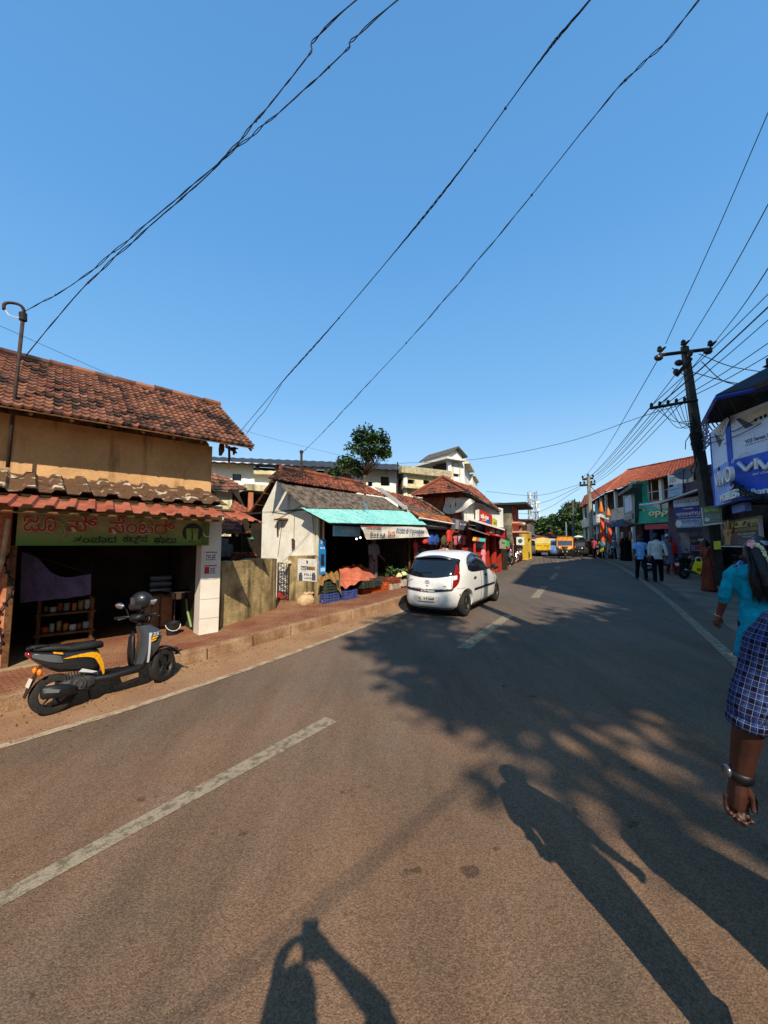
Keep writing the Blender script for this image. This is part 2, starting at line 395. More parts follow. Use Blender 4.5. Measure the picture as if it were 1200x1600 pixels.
def asphalt_mat():
    m = mat('asphalt', '655443', '765c46', ns=.5, rough=.9, bump=.5, bs=130, spec=.2, fine=0); N = m.node_tree.nodes; L = m.node_tree.links
    b = N['Principled BSDF']; src = b.inputs['Base Color'].links[0].from_socket; tc = N['Texture Coordinate'] if 'Texture Coordinate' in N else [n for n in N if n.type == 'TEX_COORD'][0]
    v = N.new('ShaderNodeTexVoronoi'); v.inputs['Scale'].default_value = 130; L.new(tc.outputs['Object'], v.inputs['Vector'])
    bw = N.new('ShaderNodeSeparateColor'); L.new(v.outputs['Color'], bw.inputs[0])
    mr = N.new('ShaderNodeMapRange'); mr.inputs[3].default_value = .68; mr.inputs[4].default_value = 1.36; L.new(bw.outputs[0], mr.inputs[0])
    mp = N.new('ShaderNodeMapping'); mp.inputs['Rotation'].default_value = (0, 0, R(36)); mp.inputs['Scale'].default_value = (1.5, .28, 1); L.new(tc.outputs['Object'], mp.inputs['Vector']); n2 = N.new('ShaderNodeTexNoise'); n2.inputs['Scale'].default_value = 1.3; n2.inputs['Detail'].default_value = 9; n2.inputs['Roughness'].default_value = .65; L.new(mp.outputs[0], n2.inputs['Vector'])
    m2 = N.new('ShaderNodeMapRange'); m2.inputs[1].default_value = .3; m2.inputs[2].default_value = .7; m2.inputs[3].default_value = .74; m2.inputs[4].default_value = 1.22; L.new(n2.outputs['Fac'], m2.inputs[0])
    mm = N.new('ShaderNodeMath'); mm.operation = 'MULTIPLY'; L.new(mr.outputs[0], mm.inputs[0]); L.new(m2.outputs[0], mm.inputs[1])
    n3 = N.new('ShaderNodeTexNoise'); n3.inputs['Scale'].default_value = 6; n3.inputs['Detail'].default_value = 3; L.new(tc.outputs['Object'], n3.inputs['Vector'])
    m3 = N.new('ShaderNodeMapRange'); m3.inputs[1].default_value = .70; m3.inputs[2].default_value = .74; m3.inputs[3].default_value = 1; m3.inputs[4].default_value = .55; L.new(n3.outputs['Fac'], m3.inputs[0])
    m4 = N.new('ShaderNodeMath'); m4.operation = 'MULTIPLY'; L.new(mm.outputs[0], m4.inputs[0]); L.new(m3.outputs[0], m4.inputs[1])
    hv = N.new('ShaderNodeHueSaturation'); L.new(m4.outputs[0], hv.inputs['Value']); 
    gp = N.new('ShaderNodeNewGeometry'); sy = N.new('ShaderNodeSeparateXYZ'); L.new(gp.outputs['Position'], sy.inputs[0])   # greyer up the street, browner nearer the low end
    ny = N.new('ShaderNodeMath'); ny.operation = 'MULTIPLY_ADD'; ny.inputs[1].default_value = 7; L.new(n2.outputs['Fac'], ny.inputs[0]); L.new(sy.outputs[1], ny.inputs[2])
    my = N.new('ShaderNodeMapRange'); my.interpolation_type = 'SMOOTHSTEP'; my.inputs[1].default_value = 5; my.inputs[2].default_value = 14; my.inputs[4].default_value = .75; L.new(ny.outputs[0], my.inputs[0])
    mg = N.new('ShaderNodeMix'); mg.data_type = 'RGBA'; L.new(my.outputs[0], mg.inputs['Factor']); L.new(src, mg.inputs[6]); mg.inputs[7].default_value = (*lin('5c5751'), 1)
    L.new(mg.outputs[2], hv.inputs['Color']); L.new(hv.outputs[0], b.inputs['Base Color'])
    return m
M_asph = asphalt_mat()
M_dirt = mat('red_dust', '87674e', '967759', ns=1.6, rough=.95, bump=.5, bs=60, spec=.1)
M_earth = mat('bare_earth', '8a6a4a', '6f6a40', ns=.4, rough=.95, bump=.4, bs=30, spec=.1)
M_shoulder = mat('shoulder_concrete', '857767', '6e6155', ns=1.2, rough=.92, bump=.5, bs=50, spec=.15, streak=None)
M_paint = mat('worn_road_paint', '8e826c', '675c4d', ns=16, rough=.85, bump=.4, bs=110, lo=.46, hi=.62, spec=.15)
M_paint2 = mat('dusty_edge_paint', 'a8977c', '86705a', ns=9, rough=.85, bump=.4, bs=110, lo=.42, hi=.62, spec=.15)
M_kerb = mat('kerb_concrete', '9c8063', '7d5f45', ns=3, rough=.92, bump=.6, bs=45, spec=.15, streak=('6b4c36', 3, .58))
M_paver = mat('red_paver', '8a4f3a', 'a06a4c', ns=2.5, rough=.9, bump=.4, bs=70, spec=.15)

xs = [-3000, -900, -300, -120, -70] + list(range(-50, 90, 2)) + [110, 160, 320, 900, 3000]
mb = MB()
for y in xs:
    for x in xs: mb.vert((x, y, gz(x, y) - .05))
n = len(xs)
for j in range(n - 1):
    for i in range(n - 1): mb.face((j * n + i, j * n + i + 1, (j + 1) * n + i + 1, (j + 1) * n + i))
tag(mb.build('ground', M_earth, smooth=True), kind='structure')
mb = MB(); strip(mb, offs(KERB, .02), offs(REDGE, .55), 0, 14); tag(mb.build('road', M_asph, smooth=True), kind='structure')
mb = MB(); strip(mb, offs(KERB, 0), offs(EDGE, -.06), .004, 2); tag(mb.build('road_shoulder', M_dirt, smooth=True), kind='structure')
mb = MB(); strip(mb, offs(REDGE, .5), offs(REDGE, 9), .004, 8); tag(mb.build('pavement', M_shoulder, smooth=True), kind='structure')
mb = MB(); strip(mb, offs(EDGE, -.06), offs(EDGE, .045), .006); tag(mb.build('edge_line', M_paint2), kind='structure')
mb = MB(); strip(mb, offs(REDGE, -.08), offs(REDGE, .08), .005); tag(mb.build('edge_line', M_paint), kind='structure')
# centre dashes, laid out on the centre curve
for quad in ([(-260, 1536), (-240, 1552), (527, 1128), (508, 1121)], [(712, 1013), (735, 1014), (803, 962), (788, 961)], [(829, 934), (842, 935), (856, 916), (846, 916)], [(857, 906), (865, 906), (873, 896), (866, 896)], [(867, 889), (874, 889), (875, 885), (869, 885)], [(868, 880), (874, 880), (874, 877), (869, 877)]):
    a, b, c, d = [G(*q) for q in quad]; mb = MB(); k = 12
    base = 0
    for j in range(k + 1):
        for p in (a.lerp(d, j / k), b.lerp(c, j / k)): mb.vert((p.x, p.y, gz(p.x, p.y) + .005))
    for j in range(k): mb.face((2 * j, 2 * j + 1, 2 * j + 3, 2 * j + 2))
    tag(mb.build('centre_line', M_paint), kind='structure')
# kerb stones along the left pavement, with open joints, and the pavers
KH = .18
kerb_n = 0
mb = MB(); acc = 0; i0 = 0
pts = [p for p in KERB]
dense = catmull(KERB, 900); seglen = 0; start = 0; q = random.Random(2)
for i in range(1, len(dense)):
    seglen += (dense[i] - dense[i - 1]).length
    if seglen > .78 or i == len(dense) - 1:
        a = dense[start]; b = dense[i]; t = (b - a).normalized(); nr = Vector((t.y, -t.x, 0)); a2 = a + t * .012; b2 = b - t * .012
        if b.y > -6 and b.y < 60:
            za, zb = gz(a.x, a.y), gz(b.x, b.y); h = KH + q.uniform(-.012, .012); jx = q.uniform(-.012, .012)
            P = [a2 + nr * (.0 + jx), b2 + nr * (.0 + jx), b2 - nr * (.17 - jx), a2 - nr * (.17 - jx)]
            Z = [za, zb, zb, za]; T = [p + nr * (-.02 if k < 2 else 0) for k, p in enumerate(P)]
            mb.hexa([Vector((p.x, p.y, z - .1)) for p, z in zip(P, Z)] + [Vector((p.x, p.y, z + h)) for p, z in zip(T, Z)])
        start = i; seglen = 0
o = mb.build('kerb', M_kerb); bevel(o, .018, 2); tag(o, kind='structure')
mb = MB(); strip(mb, offs(KERB, -5.2), offs(KERB, -.16), KH - .012, 10)
def paver_mat():
    m = mat('pavers', '82533f', '9c785a', ns=1.3, rough=.92, bump=0, spec=.12, lo=.4, hi=.7); N = m.node_tree.nodes; L = m.node_tree.links; b = N['Principled BSDF']
    src = b.inputs['Base Color'].links[0].from_socket; tc = [n for n in N if n.type == 'TEX_COORD'][0]
    mp = N.new('ShaderNodeMapping'); mp.inputs['Rotation'].default_value = (0, 0, R(-52)); L.new(tc.outputs['Object'], mp.inputs['Vector'])
    br = N.new('ShaderNodeTexBrick'); br.inputs['Scale'].default_value = 4.6; br.inputs['Mortar Size'].default_value = .028; br.inputs['Color1'].default_value = (1, 1, 1, 1); br.inputs['Color2'].default_value = (.78, .78, .78, 1); br.inputs['Mortar'].default_value = (.38, .34, .3, 1)
    L.new(mp.outputs[0], br.inputs['Vector'])
    mx = N.new('ShaderNodeMix'); mx.data_type = 'RGBA'; mx.blend_type = 'MULTIPLY'; mx.inputs['Factor'].default_value = .8; L.new(src, mx.inputs[6]); L.new(br.outputs['Color'], mx.inputs[7]); L.new(mx.outputs[2], b.inputs['Base Color'])
    bp = N.new('ShaderNodeBump'); bp.inputs['Strength'].default_value = .5; bp.inputs['Distance'].default_value = .01; L.new(br.outputs['Color'], bp.inputs['Height']); L.new(bp.outputs[0], b.inputs['Normal'])
    return m
tag(mb.build('footpath', paver_mat(), smooth=True), kind='structure')

# ------------------------------------------------------------------ trees
M_bark = mat('bark', '5a4635', '3d3026', ns=8, rough=.95, bump=.8, bs=25)
M_leaf_d = mat('leaf_dark', (.028, .062, .018), (.05, .10, .026), ns=1.2, rough=.6, spec=.3, fine=0)
M_leaf_l = mat('leaf_light', (.06, .12, .03), (.10, .16, .045), ns=1.2, rough=.6, spec=.3, fine=0)
def tree(label, base, H, trunk_h, crown, n_cl, per, leaf, seed, group=None, name='tree', cat='tree', tr=.16, clump=.75, mats=None, lean=(0, 0), shape=None):
    """trunk with limbs, crown (rx, ry, rz, centre height) filled with leaf clumps"""
    q = random.Random(seed); base = Vector(base); t = thing(name, label, cat, base, group=group)
    rx, ry, rz, ch = crown; tb = MB(); top = base + Vector((lean[0], lean[1], trunk_h)); C = base + Vector((lean[0], lean[1], ch))
    tb.tube([base - Vector((0, 0, .2)), base.lerp(top, .35) + Vector((.04, .03, 0)), base.lerp(top, .7) - Vector((.03, 0, 0)), top], [tr * 1.25, tr, tr * .85, tr * .7], 10)
    cb = MB(); cl = []
    for i in range(n_cl):
        for _ in range(30):
            p = Vector((q.uniform(-1, 1), q.uniform(-1, 1), q.uniform(-1, 1)))
            if p.length < 1 and p.length > .35 and (shape is None or shape(p)): break
        c = C + Vector((p.x * rx, p.y * ry, p.z * rz)); r = clump * q.uniform(.6, 1.25); cl.append((c, r))
    for i, (c, r) in enumerate(cl):
        if i % 2 == 0 or n_cl < 30:
            m = top.lerp(c, .5) + Vector((q.uniform(-.1, .1), q.uniform(-.1, .1), -.12 * (c - top).length)); tb.tube([top - Vector((0, 0, .1)), m, c], [tr * .45, tr * .25, tr * .08], 6)
        for k in range(per):
            d = Vector((q.gauss(0, 1), q.gauss(0, 1), q.gauss(0, 1) * .7)).normalized() * (r * q.random() ** .45)
            p = c + d; s = leaf * q.uniform(.6, 1.3)
            a = Vector((q.gauss(0, 1), q.gauss(0, 1), q.gauss(0, .5))).normalized(); b2 = a.cross(Vector((q.gauss(0, .6), q.gauss(0, .6), 1))).normalized()
            cb.k = 0 if q.random() < .6 else 1
            cb.poly([p - a * s, p - b2 * s * .45, p + a * s, p + b2 * s * .45])
    tb.build('trunk', M_bark, t, smooth=True); cb.build('crown', mats or [M_leaf_d, M_leaf_l], t)
    return t

# loose gravel and grit blown along the kerb
b = MB(); q = random.Random(17); kq = catmull(KERB, 400)
for i in range(1500):
    k = q.randrange(60, 330); p = kq[k]; t_ = (kq[k + 1] - kq[k]).normalized(); d = abs(q.gauss(0, .5)); o_ = Vector((t_.y, -t_.x, 0)) * d; c = p + o_; r = q.uniform(.004, .014) * (1 if d < .5 else .7); z = gz(c.x, c.y) + .004
    b.hexa([Vector((c.x + sx * r * q.uniform(.6, 1), c.y + sy * r * q.uniform(.6, 1), z + (0 if h == 0 else r * q.uniform(.6, 1.2)))) for h in (0, 1) for sx, sy in ((-1, -1), (1, -1), (1, 1), (-1, 1))])
tag(b.build('gravel', mat('grit', '8a6a4c', '5c4a3a', ns=30, rough=.95)), kind='stuff')
# ------------------------------------------------------------------ helpers for facades
def P(pl, u, v, off=0.0): return pl.pt(*pl.at(u, v, off), off)
def rpx(pl, u0, v0, u1, v1, off=0.0):
    vm, um = (v0 + v1) / 2, (u0 + u1) / 2
    a = sorted((pl.at(u0, vm, off)[0], pl.at(u1, vm, off)[0])); z = sorted((pl.at(um, v0, off)[1], pl.at(um, v1, off)[1])); return a[0], a[1], z[0], z[1]
def solve(pl, u, v, s, lo=-8, hi=3):
    for i in range(50):
        m = (lo + hi) / 2
        if pl.at(u, v, m)[0] > s: lo = m
        else: hi = m
    return m
def panel(name, pl, u0, v0, u1, v1, off, th, m, parent=None, bev=0):
    a0, a1, z0, z1 = rpx(pl, u0, v0, u1, v1, off); b = MB(); b.pbox(pl, a0, a1, z0, z1, off - th, off); o = b.build(name, m, parent)
    if bev: bevel(o, bev, 1)
    return o
def ptext(name, pl, body, u0, v0, u1, v1, off, m, parent, bold=0.0, depth=.004):
    a0, a1, z0, z1 = rpx(pl, u0, v0, u1, v1, off)
    return text(name, body, pl.mat((a0 + a1) / 2, (z0 + z1) / 2, off), a1 - a0, z1 - z0, m, parent, depth, bold)
def pscrib(name, pl, u0, v0, u1, v1, off, m, parent, n=8, seed=1, rows=1):
    a0, a1, z0, z1 = rpx(pl, u0, v0, u1, v1, off); b = MB(); h = (z1 - z0) / rows
    for r in range(rows): scribble(b, pl, a0, a1, z0 + h * r + h * .15, z0 + h * (r + 1) - h * .1, off, n, seed + r)
    return b.build(name, m, parent)
def cloth(mb, pts, nu=10, nv=8, wob=.02, seed=1, n=Vector((0, 0, 1))):   # rippled sheet over four corners
    q = random.Random(seed); A, B, C, D = [Vector(p) for p in pts]; f = [q.uniform(4, 11) for _ in range(4)]; ph = [q.uniform(0, 6) for _ in range(4)]
    mb.grid(lambda u, v: A.lerp(B, u).lerp(D.lerp(C, u), v) + n * wob * (math.sin(f[0] * u + f[1] * v + ph[0]) + .6 * math.sin(f[2] * u * 2 - f[3] * v + ph[1])), nu, nv)
def crate(mb, M, w=.5, d=.35, h=.26):   # slatted plastic crate with open top
    t = .012
    for sx in (-1, 1):
        for k in range(4): mb.box(M @ Vector((sx * (w / 2 - t / 2), 0, h * (k + .45) / 4)), (t, d, h / 4 * .62), M.to_3x3())
        for sy in (-1, 1): mb.box(M @ Vector((sx * (w / 2 - .02), sy * (d / 2 - .02), h / 2)), (.042, .042, h), M.to_3x3())
    for sy in (-1, 1):
        for k in range(4): mb.box(M @ Vector((0, sy * (d / 2 - t / 2), h * (k + .45) / 4)), (w, t, h / 4 * .62), M.to_3x3())
        for k in range(4): mb.box(M @ Vector(((k - 1.5) * w / 4.5, sy * (d / 2 - t / 2), h / 2)), (.02, t * 1.4, h * .96), M.to_3x3())
    mb.box(M @ Vector((0, 0, .008)), (w - .03, d - .03, .012), M.to_3x3())
def heap(mb, c, rx, ry, rz, n, size, seed, mats=1, ax=None):     # a pile of fruit
    q = random.Random(seed); ax = ax or (Vector((1, 0, 0)), Vector((0, 1, 0)))
    for i in range(n):
        a = q.uniform(0, 6.28); r = q.random() ** .5; p = Vector(c) + ax[0] * rx * r * math.cos(a) + ax[1] * ry * r * math.sin(a) + Vector((0, 0, rz * (1 - r * r) * q.uniform(.6, 1.05)))
        mb.k = q.randrange(mats); s = size * q.uniform(.75, 1.2); mb.ell(p, (s, s * q.uniform(.8, 1.2), s * .9), 8, 5)
    mb.k = 0

M_tile_j = tile_mat('old_clay_tiles', ['82543f', '6b4636', '90654f', '765040', '7e5a4b', '5e4036'], '2c241f', 1.5, .56)
M_tile_f = tile_mat('red_clay_tiles', ['8e523c', '7c4634', '985f4a', '734032'], '3c312a', 1.1, .57)
M_tile_h = tile_mat('brown_clay_tiles', ['7c4a38', '8a503c', '704236', '965e4a'], '3c302a', .8, .62)
M_ochre = mat('ochre_plaster', 'c69e70', 'ae8a60', fine=.07, ns=1.3, rough=.92, bump=.35, bs=18, streak=('6e5234', 4.5, .56), spec=.1)
M_orange = mat('orange_plaster', 'b87a5c', 'a2664c', ns=2, rough=.9, bump=.3, bs=25, streak=('8a5236', 3, .62), spec=.1)
M_white = mat('white_wall', 'e4e3de', 'd6d3ca', fine=.07, ns=1.1, rough=.9, bump=.25, bs=20, streak=('a39d8e', 2.0, .64), spec=.1)
M_cream = mat('cream_wall', 'd6cfae', 'b7ad88', fine=.07, ns=1.4, rough=.9, bump=.3, bs=18, streak=('6e6654', 2.4, .56), spec=.1)
M_moss = mat('mossy_plaster', 'b6a274', '7a6a4a', fine=.07, ns=2.6, rough=.95, bump=.7, bs=22, streak=('3d3626', 4, .52), spec=.08)
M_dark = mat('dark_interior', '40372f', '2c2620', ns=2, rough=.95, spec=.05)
M_black = mat('soot_black', '141311', rough=.9, spec=.1)
M_wood = mat('weathered_wood', '6b4a32', '4a3424', ns=6, rough=.9, bump=.5, bs=30, spec=.1)
M_rust = mat('rusted_sheet', '5d4532', 'b6ab98', ns=5.5, rough=.9, bump=.3, bs=40, lo=.57, hi=.62, streak=('3e2f24', 6, .55), spec=.1)
M_redsheet = mat('red_roof_sheet', '8e4a36', 'a3624a', ns=2.2, rough=.75, bump=.2, bs=40, streak=('6e3826', 5, .6), spec=.2)
M_asb = mat('lichen_asbestos', '6a6158', '3e3833', ns=7, rough=.95, bump=.4, bs=50, lo=.42, hi=.6, spec=.05)
M_aqua = mat('aqua_sheet', '6fb0a9', '86bdb5', ns=1.8, rough=.6, bump=.15, bs=20, spec=.25, streak=('a8bcb0', 5, .66))
M_tilewhite = mat('glazed_white_tile', 'd9d4c8', 'cfc8ba', fine=.07, ns=2, rough=.35, spec=.4)
M_steel = mat('steel', 'a8a8a6', rough=.3, metal=.9)
M_iron = mat('rusty_iron', '4a3a30', '2e2622', ns=9, rough=.8, metal=.3, bump=.2)
M_plastw = mat('white_paper', 'd8d6d0', 'c8c6c0', ns=3, rough=.7)
M_ink = mat('dark_ink', '1c1c22', rough=.8)
M_red = mat('red_paint', 'b4281f', 'a02a20', ns=2, rough=.6)
M_purple = mat('purple_cloth', '4a3f58', '5a4c68', ns=3, rough=.95)
M_glassd = mat('dark_glass', '0c0e10', rough=.12, spec=.5)

# ------------------------------------------------------------------ juice shop
J = Plane(G(12, 1045, .18), G(341, 986, .18)); L = J.len
jt = thing('juice_shop', 'ochre roadside shop with tiled roof and open dark front behind the parked scooter', 'shop', J.pt(L / 2, 0, -1))
b = MB(); wo = -.62
b.pbox(J, -4.2, L - .02, 2.3, 3.52, wo - .2, wo); o = b.build('upper_wall', M_ochre, jt)
eo = .0; e0 = J.at(0, 632, eo); e1 = J.at(397, 698, eo); ro = solve(J, 341, 634, e1[0])
ze = (e0[1] + e1[1]) / 2; rz0 = J.at(0, 548, ro)[1]; rz1 = J.at(341, 634, ro)[1]; zr = (rz0 + rz1) / 2
b = MB(); a0 = -4.6
tiles(b, J.pt(a0, e0[1] + .0, eo), J.pt(e1[0], e1[1], eo), J.pt(e1[0], rz1, ro), J.pt(a0, rz0, ro), .105, .165, .016, .026, .008, 11, 5)
back = ro - (eo - ro)
tiles(b, J.pt(e1[0], e1[1], back), J.pt(a0, e0[1], back), J.pt(a0, rz0, ro), J.pt(e1[0], rz1, ro), .2, .3, .024, .03, .01, 12, 4)
rf = b.build('roof', M_tile_j, jt)
b = MB(); ridge_caps(b, J.pt(a0, rz0 + .03, ro), J.pt(e1[0] + .02, rz1 + .03, ro), .34, .075); b.build('ridge_cap', M_tile_j, rf)
b = MB()                                                        # rafters and battens under the tiles
for k in range(18):
    a = a0 + .15 + k * (e1[0] - a0 - .2) / 17; t = (a - a0) / (e1[0] - a0)
    zz = e0[1] + (e1[1] - e0[1]) * t; zq = rz0 + (rz1 - rz0) * t
    b.tube([J.pt(a, zz - .07, eo - .02), J.pt(a, zq - .08, ro)], .03, 4)
b.slab([J.pt(a0, e0[1] - .045, eo), J.pt(e1[0], e1[1] - .045, eo), J.pt(e1[0], rz1 - .05, ro), J.pt(a0, rz0 - .05, ro)], (0, 0, .012))
b.build('rafter', M_wood, jt)
b = MB(); b.slab([J.pt(L - .1, 0, -2.6), J.pt(L - .1, 3.9, -2.6), J.pt(L - .1, 4.45, ro), J.pt(L - .1, 3.6, wo - .21), J.pt(L - .1, 0, wo - .21)], J.d * .08); b.pbox(J, -4.2, L, 0, 3.6, -2.7, -2.6); b.build('rear_wall', M_ochre, jt)
b = MB(); sheet(b, J.pt(-4.4, J.at(0, 763, .3)[1], .3), J.pt(J.at(346, 789, .3)[0] + .12, J.at(346, 789, .3)[1], .3), J.pt(L - .05, 2.63, wo), J.pt(-4.4, 2.69, wo), .29, .05, .012, True, nv=5, warp=.008)
b.build('lean_to_roof', M_rust, jt)
b = MB(); A0 = J.at(0, 788, 1.0); A1 = J.at(360, 810, 1.0)
sheet(b, J.pt(-4.4, A0[1] + .03, 1.0), J.pt(A1[0], A1[1], 1.0), J.pt(A1[0] + .1, A1[1] + .22, .1), J.pt(-4.4, A0[1] + .24, .1), .2, .035, .005, True, nv=3, warp=.006)
p0, p1 = J.at(350, 806, .1), J.at(412, 817, .1)
sheet(b, J.pt(p0[0] - .3, p0[1] + .0, .1), J.pt(p1[0], p1[1], .1), J.pt(p1[0] - .06, p1[1] + .17, -.45), J.pt(p0[0] - .3, p0[1] + .17, -.45), .2, .035, .005, True, nv=2)
b.build('awning', M_redsheet, jt)
b = MB()
for k in range(8): b.tube([J.pt(-3.8 + k * .9, 2.0, .95), J.pt(-3.8 + k * .9, 2.2, .1)], .02, 5)
b.tube([J.pt(-4.3, 2.03, .93), J.pt(A1[0] - .05, 1.98, .93)], .018, 6)
b.tube([J.pt(-4.3, 2.22, .3), J.pt(L + .1, 2.2, .3)], .03, 6); b.build('awning_frame', M_wood, jt)
# front: header, tiled pillar, orange side wall, dark room
a_p0 = J.at(313, 920)[0]
b = MB(); b.pbox(J, -.02, a_p0 - .004, 1.6, 2.3, -.14, 0); b.build('header', M_cream, jt)
b = MB(); b.pbox(J, a_p0, L, 0, 1.02, -.3, 0); b.pbox(J, a_p0, L, 1.02, 2.3, -.3, -.004); o = b.build('pillar', M_tilewhite, jt)
for z in (.33, .66, 1.0): b = MB(); b.pbox(J, a_p0 + .002, L - .002, z, z + .008, -.004, .0015); b.build('grout_line', mat('grout', '8a8478', rough=.9), o)
b = MB(); b.pbox(J, -4.2, -.07, 0, 2.3, -.18, .0); b.build('side_wall', M_orange, jt)
b = MB(); b.pbox(J, -.07, .0, 0, 1.6, -.2, .02); b.build('door_frame', M_wood, jt)
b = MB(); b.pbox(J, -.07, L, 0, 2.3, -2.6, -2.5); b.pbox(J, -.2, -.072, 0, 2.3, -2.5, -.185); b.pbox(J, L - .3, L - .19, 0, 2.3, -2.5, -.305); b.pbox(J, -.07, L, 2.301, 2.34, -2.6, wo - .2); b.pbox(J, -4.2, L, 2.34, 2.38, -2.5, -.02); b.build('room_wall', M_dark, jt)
b = MB(); b.pbox(J, -.07, L, -.16, .02, -2.5, .06); bevel(b.build('threshold', mat('worn_cement', '9c8466', '7e6850', ns=3, rough=.95, bump=.4), jt), .01)
b = MB()
for r, z0, z1, o0, o1 in ((.026, 1.0, 1.9, .12, .04), (.026, .5, 1.0, .04, .06)):
    pass
b.tube([J.pt(-.1, 1.95, .06), J.pt(-.13, 1.4, .08), J.pt(-.22, .95, .07), J.pt(-.42, .2, .06)], .028, 8); b.build('drain_pipe', mat('pvc_pipe', 'b9a58a', '8f7658', ns=4, rough=.6), jt)
b = MB(); q = random.Random(5); pth = [J.pt(-.05 - .05 * math.sin(k * .9) - .1 * (k / 14) ** 2, 1.55 - k * .1, .025) for k in range(15)]
b.tube(pth, .008, 5)
for p in pth[1::1]: b.box(p + J.n * .01, (.04, .02, .03))
b.build('cable', M_ink, jt)
# loose timber and rags under the roof corner
b = MB()
for u0, v0, u1, v1, wd in ((347, 694, 344, 712, .05), (358, 697, 357, 734, .022), (366, 699, 365, 711, .03), (352, 697, 370, 708, .03), (361, 700, 372, 701, .02)): b.tube([P(J, u0, v0, -.3), P(J, (u0 + u1) / 2 + 1, (v0 + v1) / 2, -.28), P(J, u1, v1, -.3)], [wd, wd * 1.15, wd * .5], 5)
b.build('broken_batten', M_wood, jt)
# the sign board
sg = thing('shop_sign', 'green and cream board with red Kannada lettering above the dark juice shop front', 'sign', J.pt(1.2, 1.6, .05))
a0s, a1s, z0s, z1s = rpx(J, 26, 800, 327, 853, .06)
def signmat():
    m = mat('sign_vinyl', 'a09868', '7e864e', ns=2.5, rough=.6, spec=.3); N = m.node_tree.nodes; Lk = m.node_tree.links
    b_ = N['Principled BSDF']; src = b_.inputs['Base Color'].links[0].from_socket; tc = [n for n in N if n.type == 'TEX_COORD'][0]
    sx = N.new('ShaderNodeSeparateXYZ'); Lk.new(tc.outputs['Object'], sx.inputs[0]); mr = N.new('ShaderNodeMapRange'); mr.inputs[1].default_value = .0; mr.inputs[2].default_value = .3; mr.inputs[3].default_value = 1; mr.inputs[4].default_value = 0
    Lk.new(sx.outputs[2], mr.inputs[0]); mx = N.new('ShaderNodeMix'); mx.data_type = 'RGBA'; Lk.new(mr.outputs[0], mx.inputs['Factor']); Lk.new(src, mx.inputs[6]); mx.inputs[7].default_value = (*lin('4c7628'), 1); Lk.new(mx.outputs[2], b_.inputs['Base Color'])
    return m
b = MB(); b.pbox(J, a0s, a1s, 1.6, 2.08, .02, .06); b.build('board', signmat(), sg)
M_sred = mat('sign_red', 'a8362a', rough=.6); M_sout = mat('sign_outline', 'cfc4b0', rough=.7)
for m, bo, of in ((M_sout, .04, .061), (M_sred, .012, .066)):
    for body, u0, v0, u1, v1 in (("ಜೂ", 36, 806, 88, 831), ("ಸ್", 105, 806, 153, 831), ("ಸೆಂ", 170, 808, 215, 834), ("ಟ", 216, 813, 240, 835), ("ರ್", 241, 813, 274, 835)):
        g = .6 if m is M_sout else 0
        ptext('lettering', J, body, u0 - g, v0 - g, u1 + g, v1 + g, of, m, sg, bo)
    b = MB(); r_ = .022 if m is M_sout else .014
    pth = [P(J, *p, of + .002) for p in ((84, 814), (92, 815), (100, 822), (101, 832), (98, 838), (103, 835), (104, 828))]
    b.tube(catmull(pth, 24), [(r_, .006)] * 25, 6); pth = [P(J, *p, of + .002) for p in ((104, 836), (106, 839), (101, 840))]; b.tube(pth, [(r_ * .7, .006)] * 3, 6); b.build('lettering', m, sg)
for m, bo, of in ((M_ink, .004, .066),):
    for body, u0, v0, u1, v1 in (("ತಂಪಾದ", 115, 837, 182, 848), ("ಕಬಿನ", 192, 836, 230, 847), ("ಬ", 209, 846, 216, 850), ("ಹಾಲು", 240, 837, 275, 849)): ptext('lettering', J, body, u0, v0, u1, v1, of, m, sg, bo)
ac, zc = J.at(301, 832, .061); b = MB(); cc = J.pt(ac, zc, .062)
b.lathe([(.16, 0), (.16, .004)], cc, J.n, 28); e = b.build('emblem', mat('emblem_dark', '26382a', rough=.6), sg)
b = MB()
for dx in (-.055, .045): b.rings([[cc + J.d * (dx + r * math.cos(t)) + Vector((0, 0, h)) + J.n * (.008 + .012 * max(0, math.sin(t))) for t in [k * math.pi / 8 for k in range(9)]] for h, r in ((-.12, .036), (.07, .05))], cap=False, close=False)
b.pbox(J, ac - .14, ac + .13, zc - .14, zc - .125, .064, .075); b.build('glass_picture', mat('juice_green', '8f9a4a', '6f8a3a', ns=6, rough=.5), e)
b = MB()
for k in range(4): b.pbox(J, a1s - .12 + k * .032, a1s - .105 + k * .032, 1.62, 2.02 - .03 * (k % 2), .061, .068)
b.build('cane_picture', mat('cane_green', '55642e', rough=.6), sg)
b = MB(); b.tube(catmull([P(J, *p, .1) for p in ((318, 833), (321, 838), (326, 838), (330, 834))], 12), .008, 6); b.build('sign_hook', M_plastw, sg)
# things in and on the shop
def poster(label, pl, u0, v0, u1, v1, off, body=None, lines=3, pic=None, group=None, bg=None):
    t = thing('poster', label, 'poster', P(pl, (u0 + u1) / 2, v1, off), group=group); panel('paper', pl, u0, v0, u1, v1, off, .004, bg or M_plastw, t)
    h = (v1 - v0)
    pscrib('lettering', pl, u0 + (u1 - u0) * (.5 if pic else .1), v0 + h * .3, u1 - (u1 - u0) * .1, v1 - h * .1, off + .001, M_ink, t, 5, int(u0), lines)
    b = MB(); a0, a1, z0, z1 = rpx(pl, u0, v0, u1, v1, off); b.pbox(pl, a0 + .01, a1 - .01, z1 - .03, z1 - .012, off, off + .003); b.build('heading', M_red, t)
    if pic: b = MB(); b.pbox(pl, a0 + .015, a0 + (a1 - a0) * .42, z0 + .02, z1 - .04, off, off + .003); b.build('picture', pic, t)
    return t
poster('small white notice with a red heading high on the tiled shop pillar', J, 320, 861, 340, 877, .002)
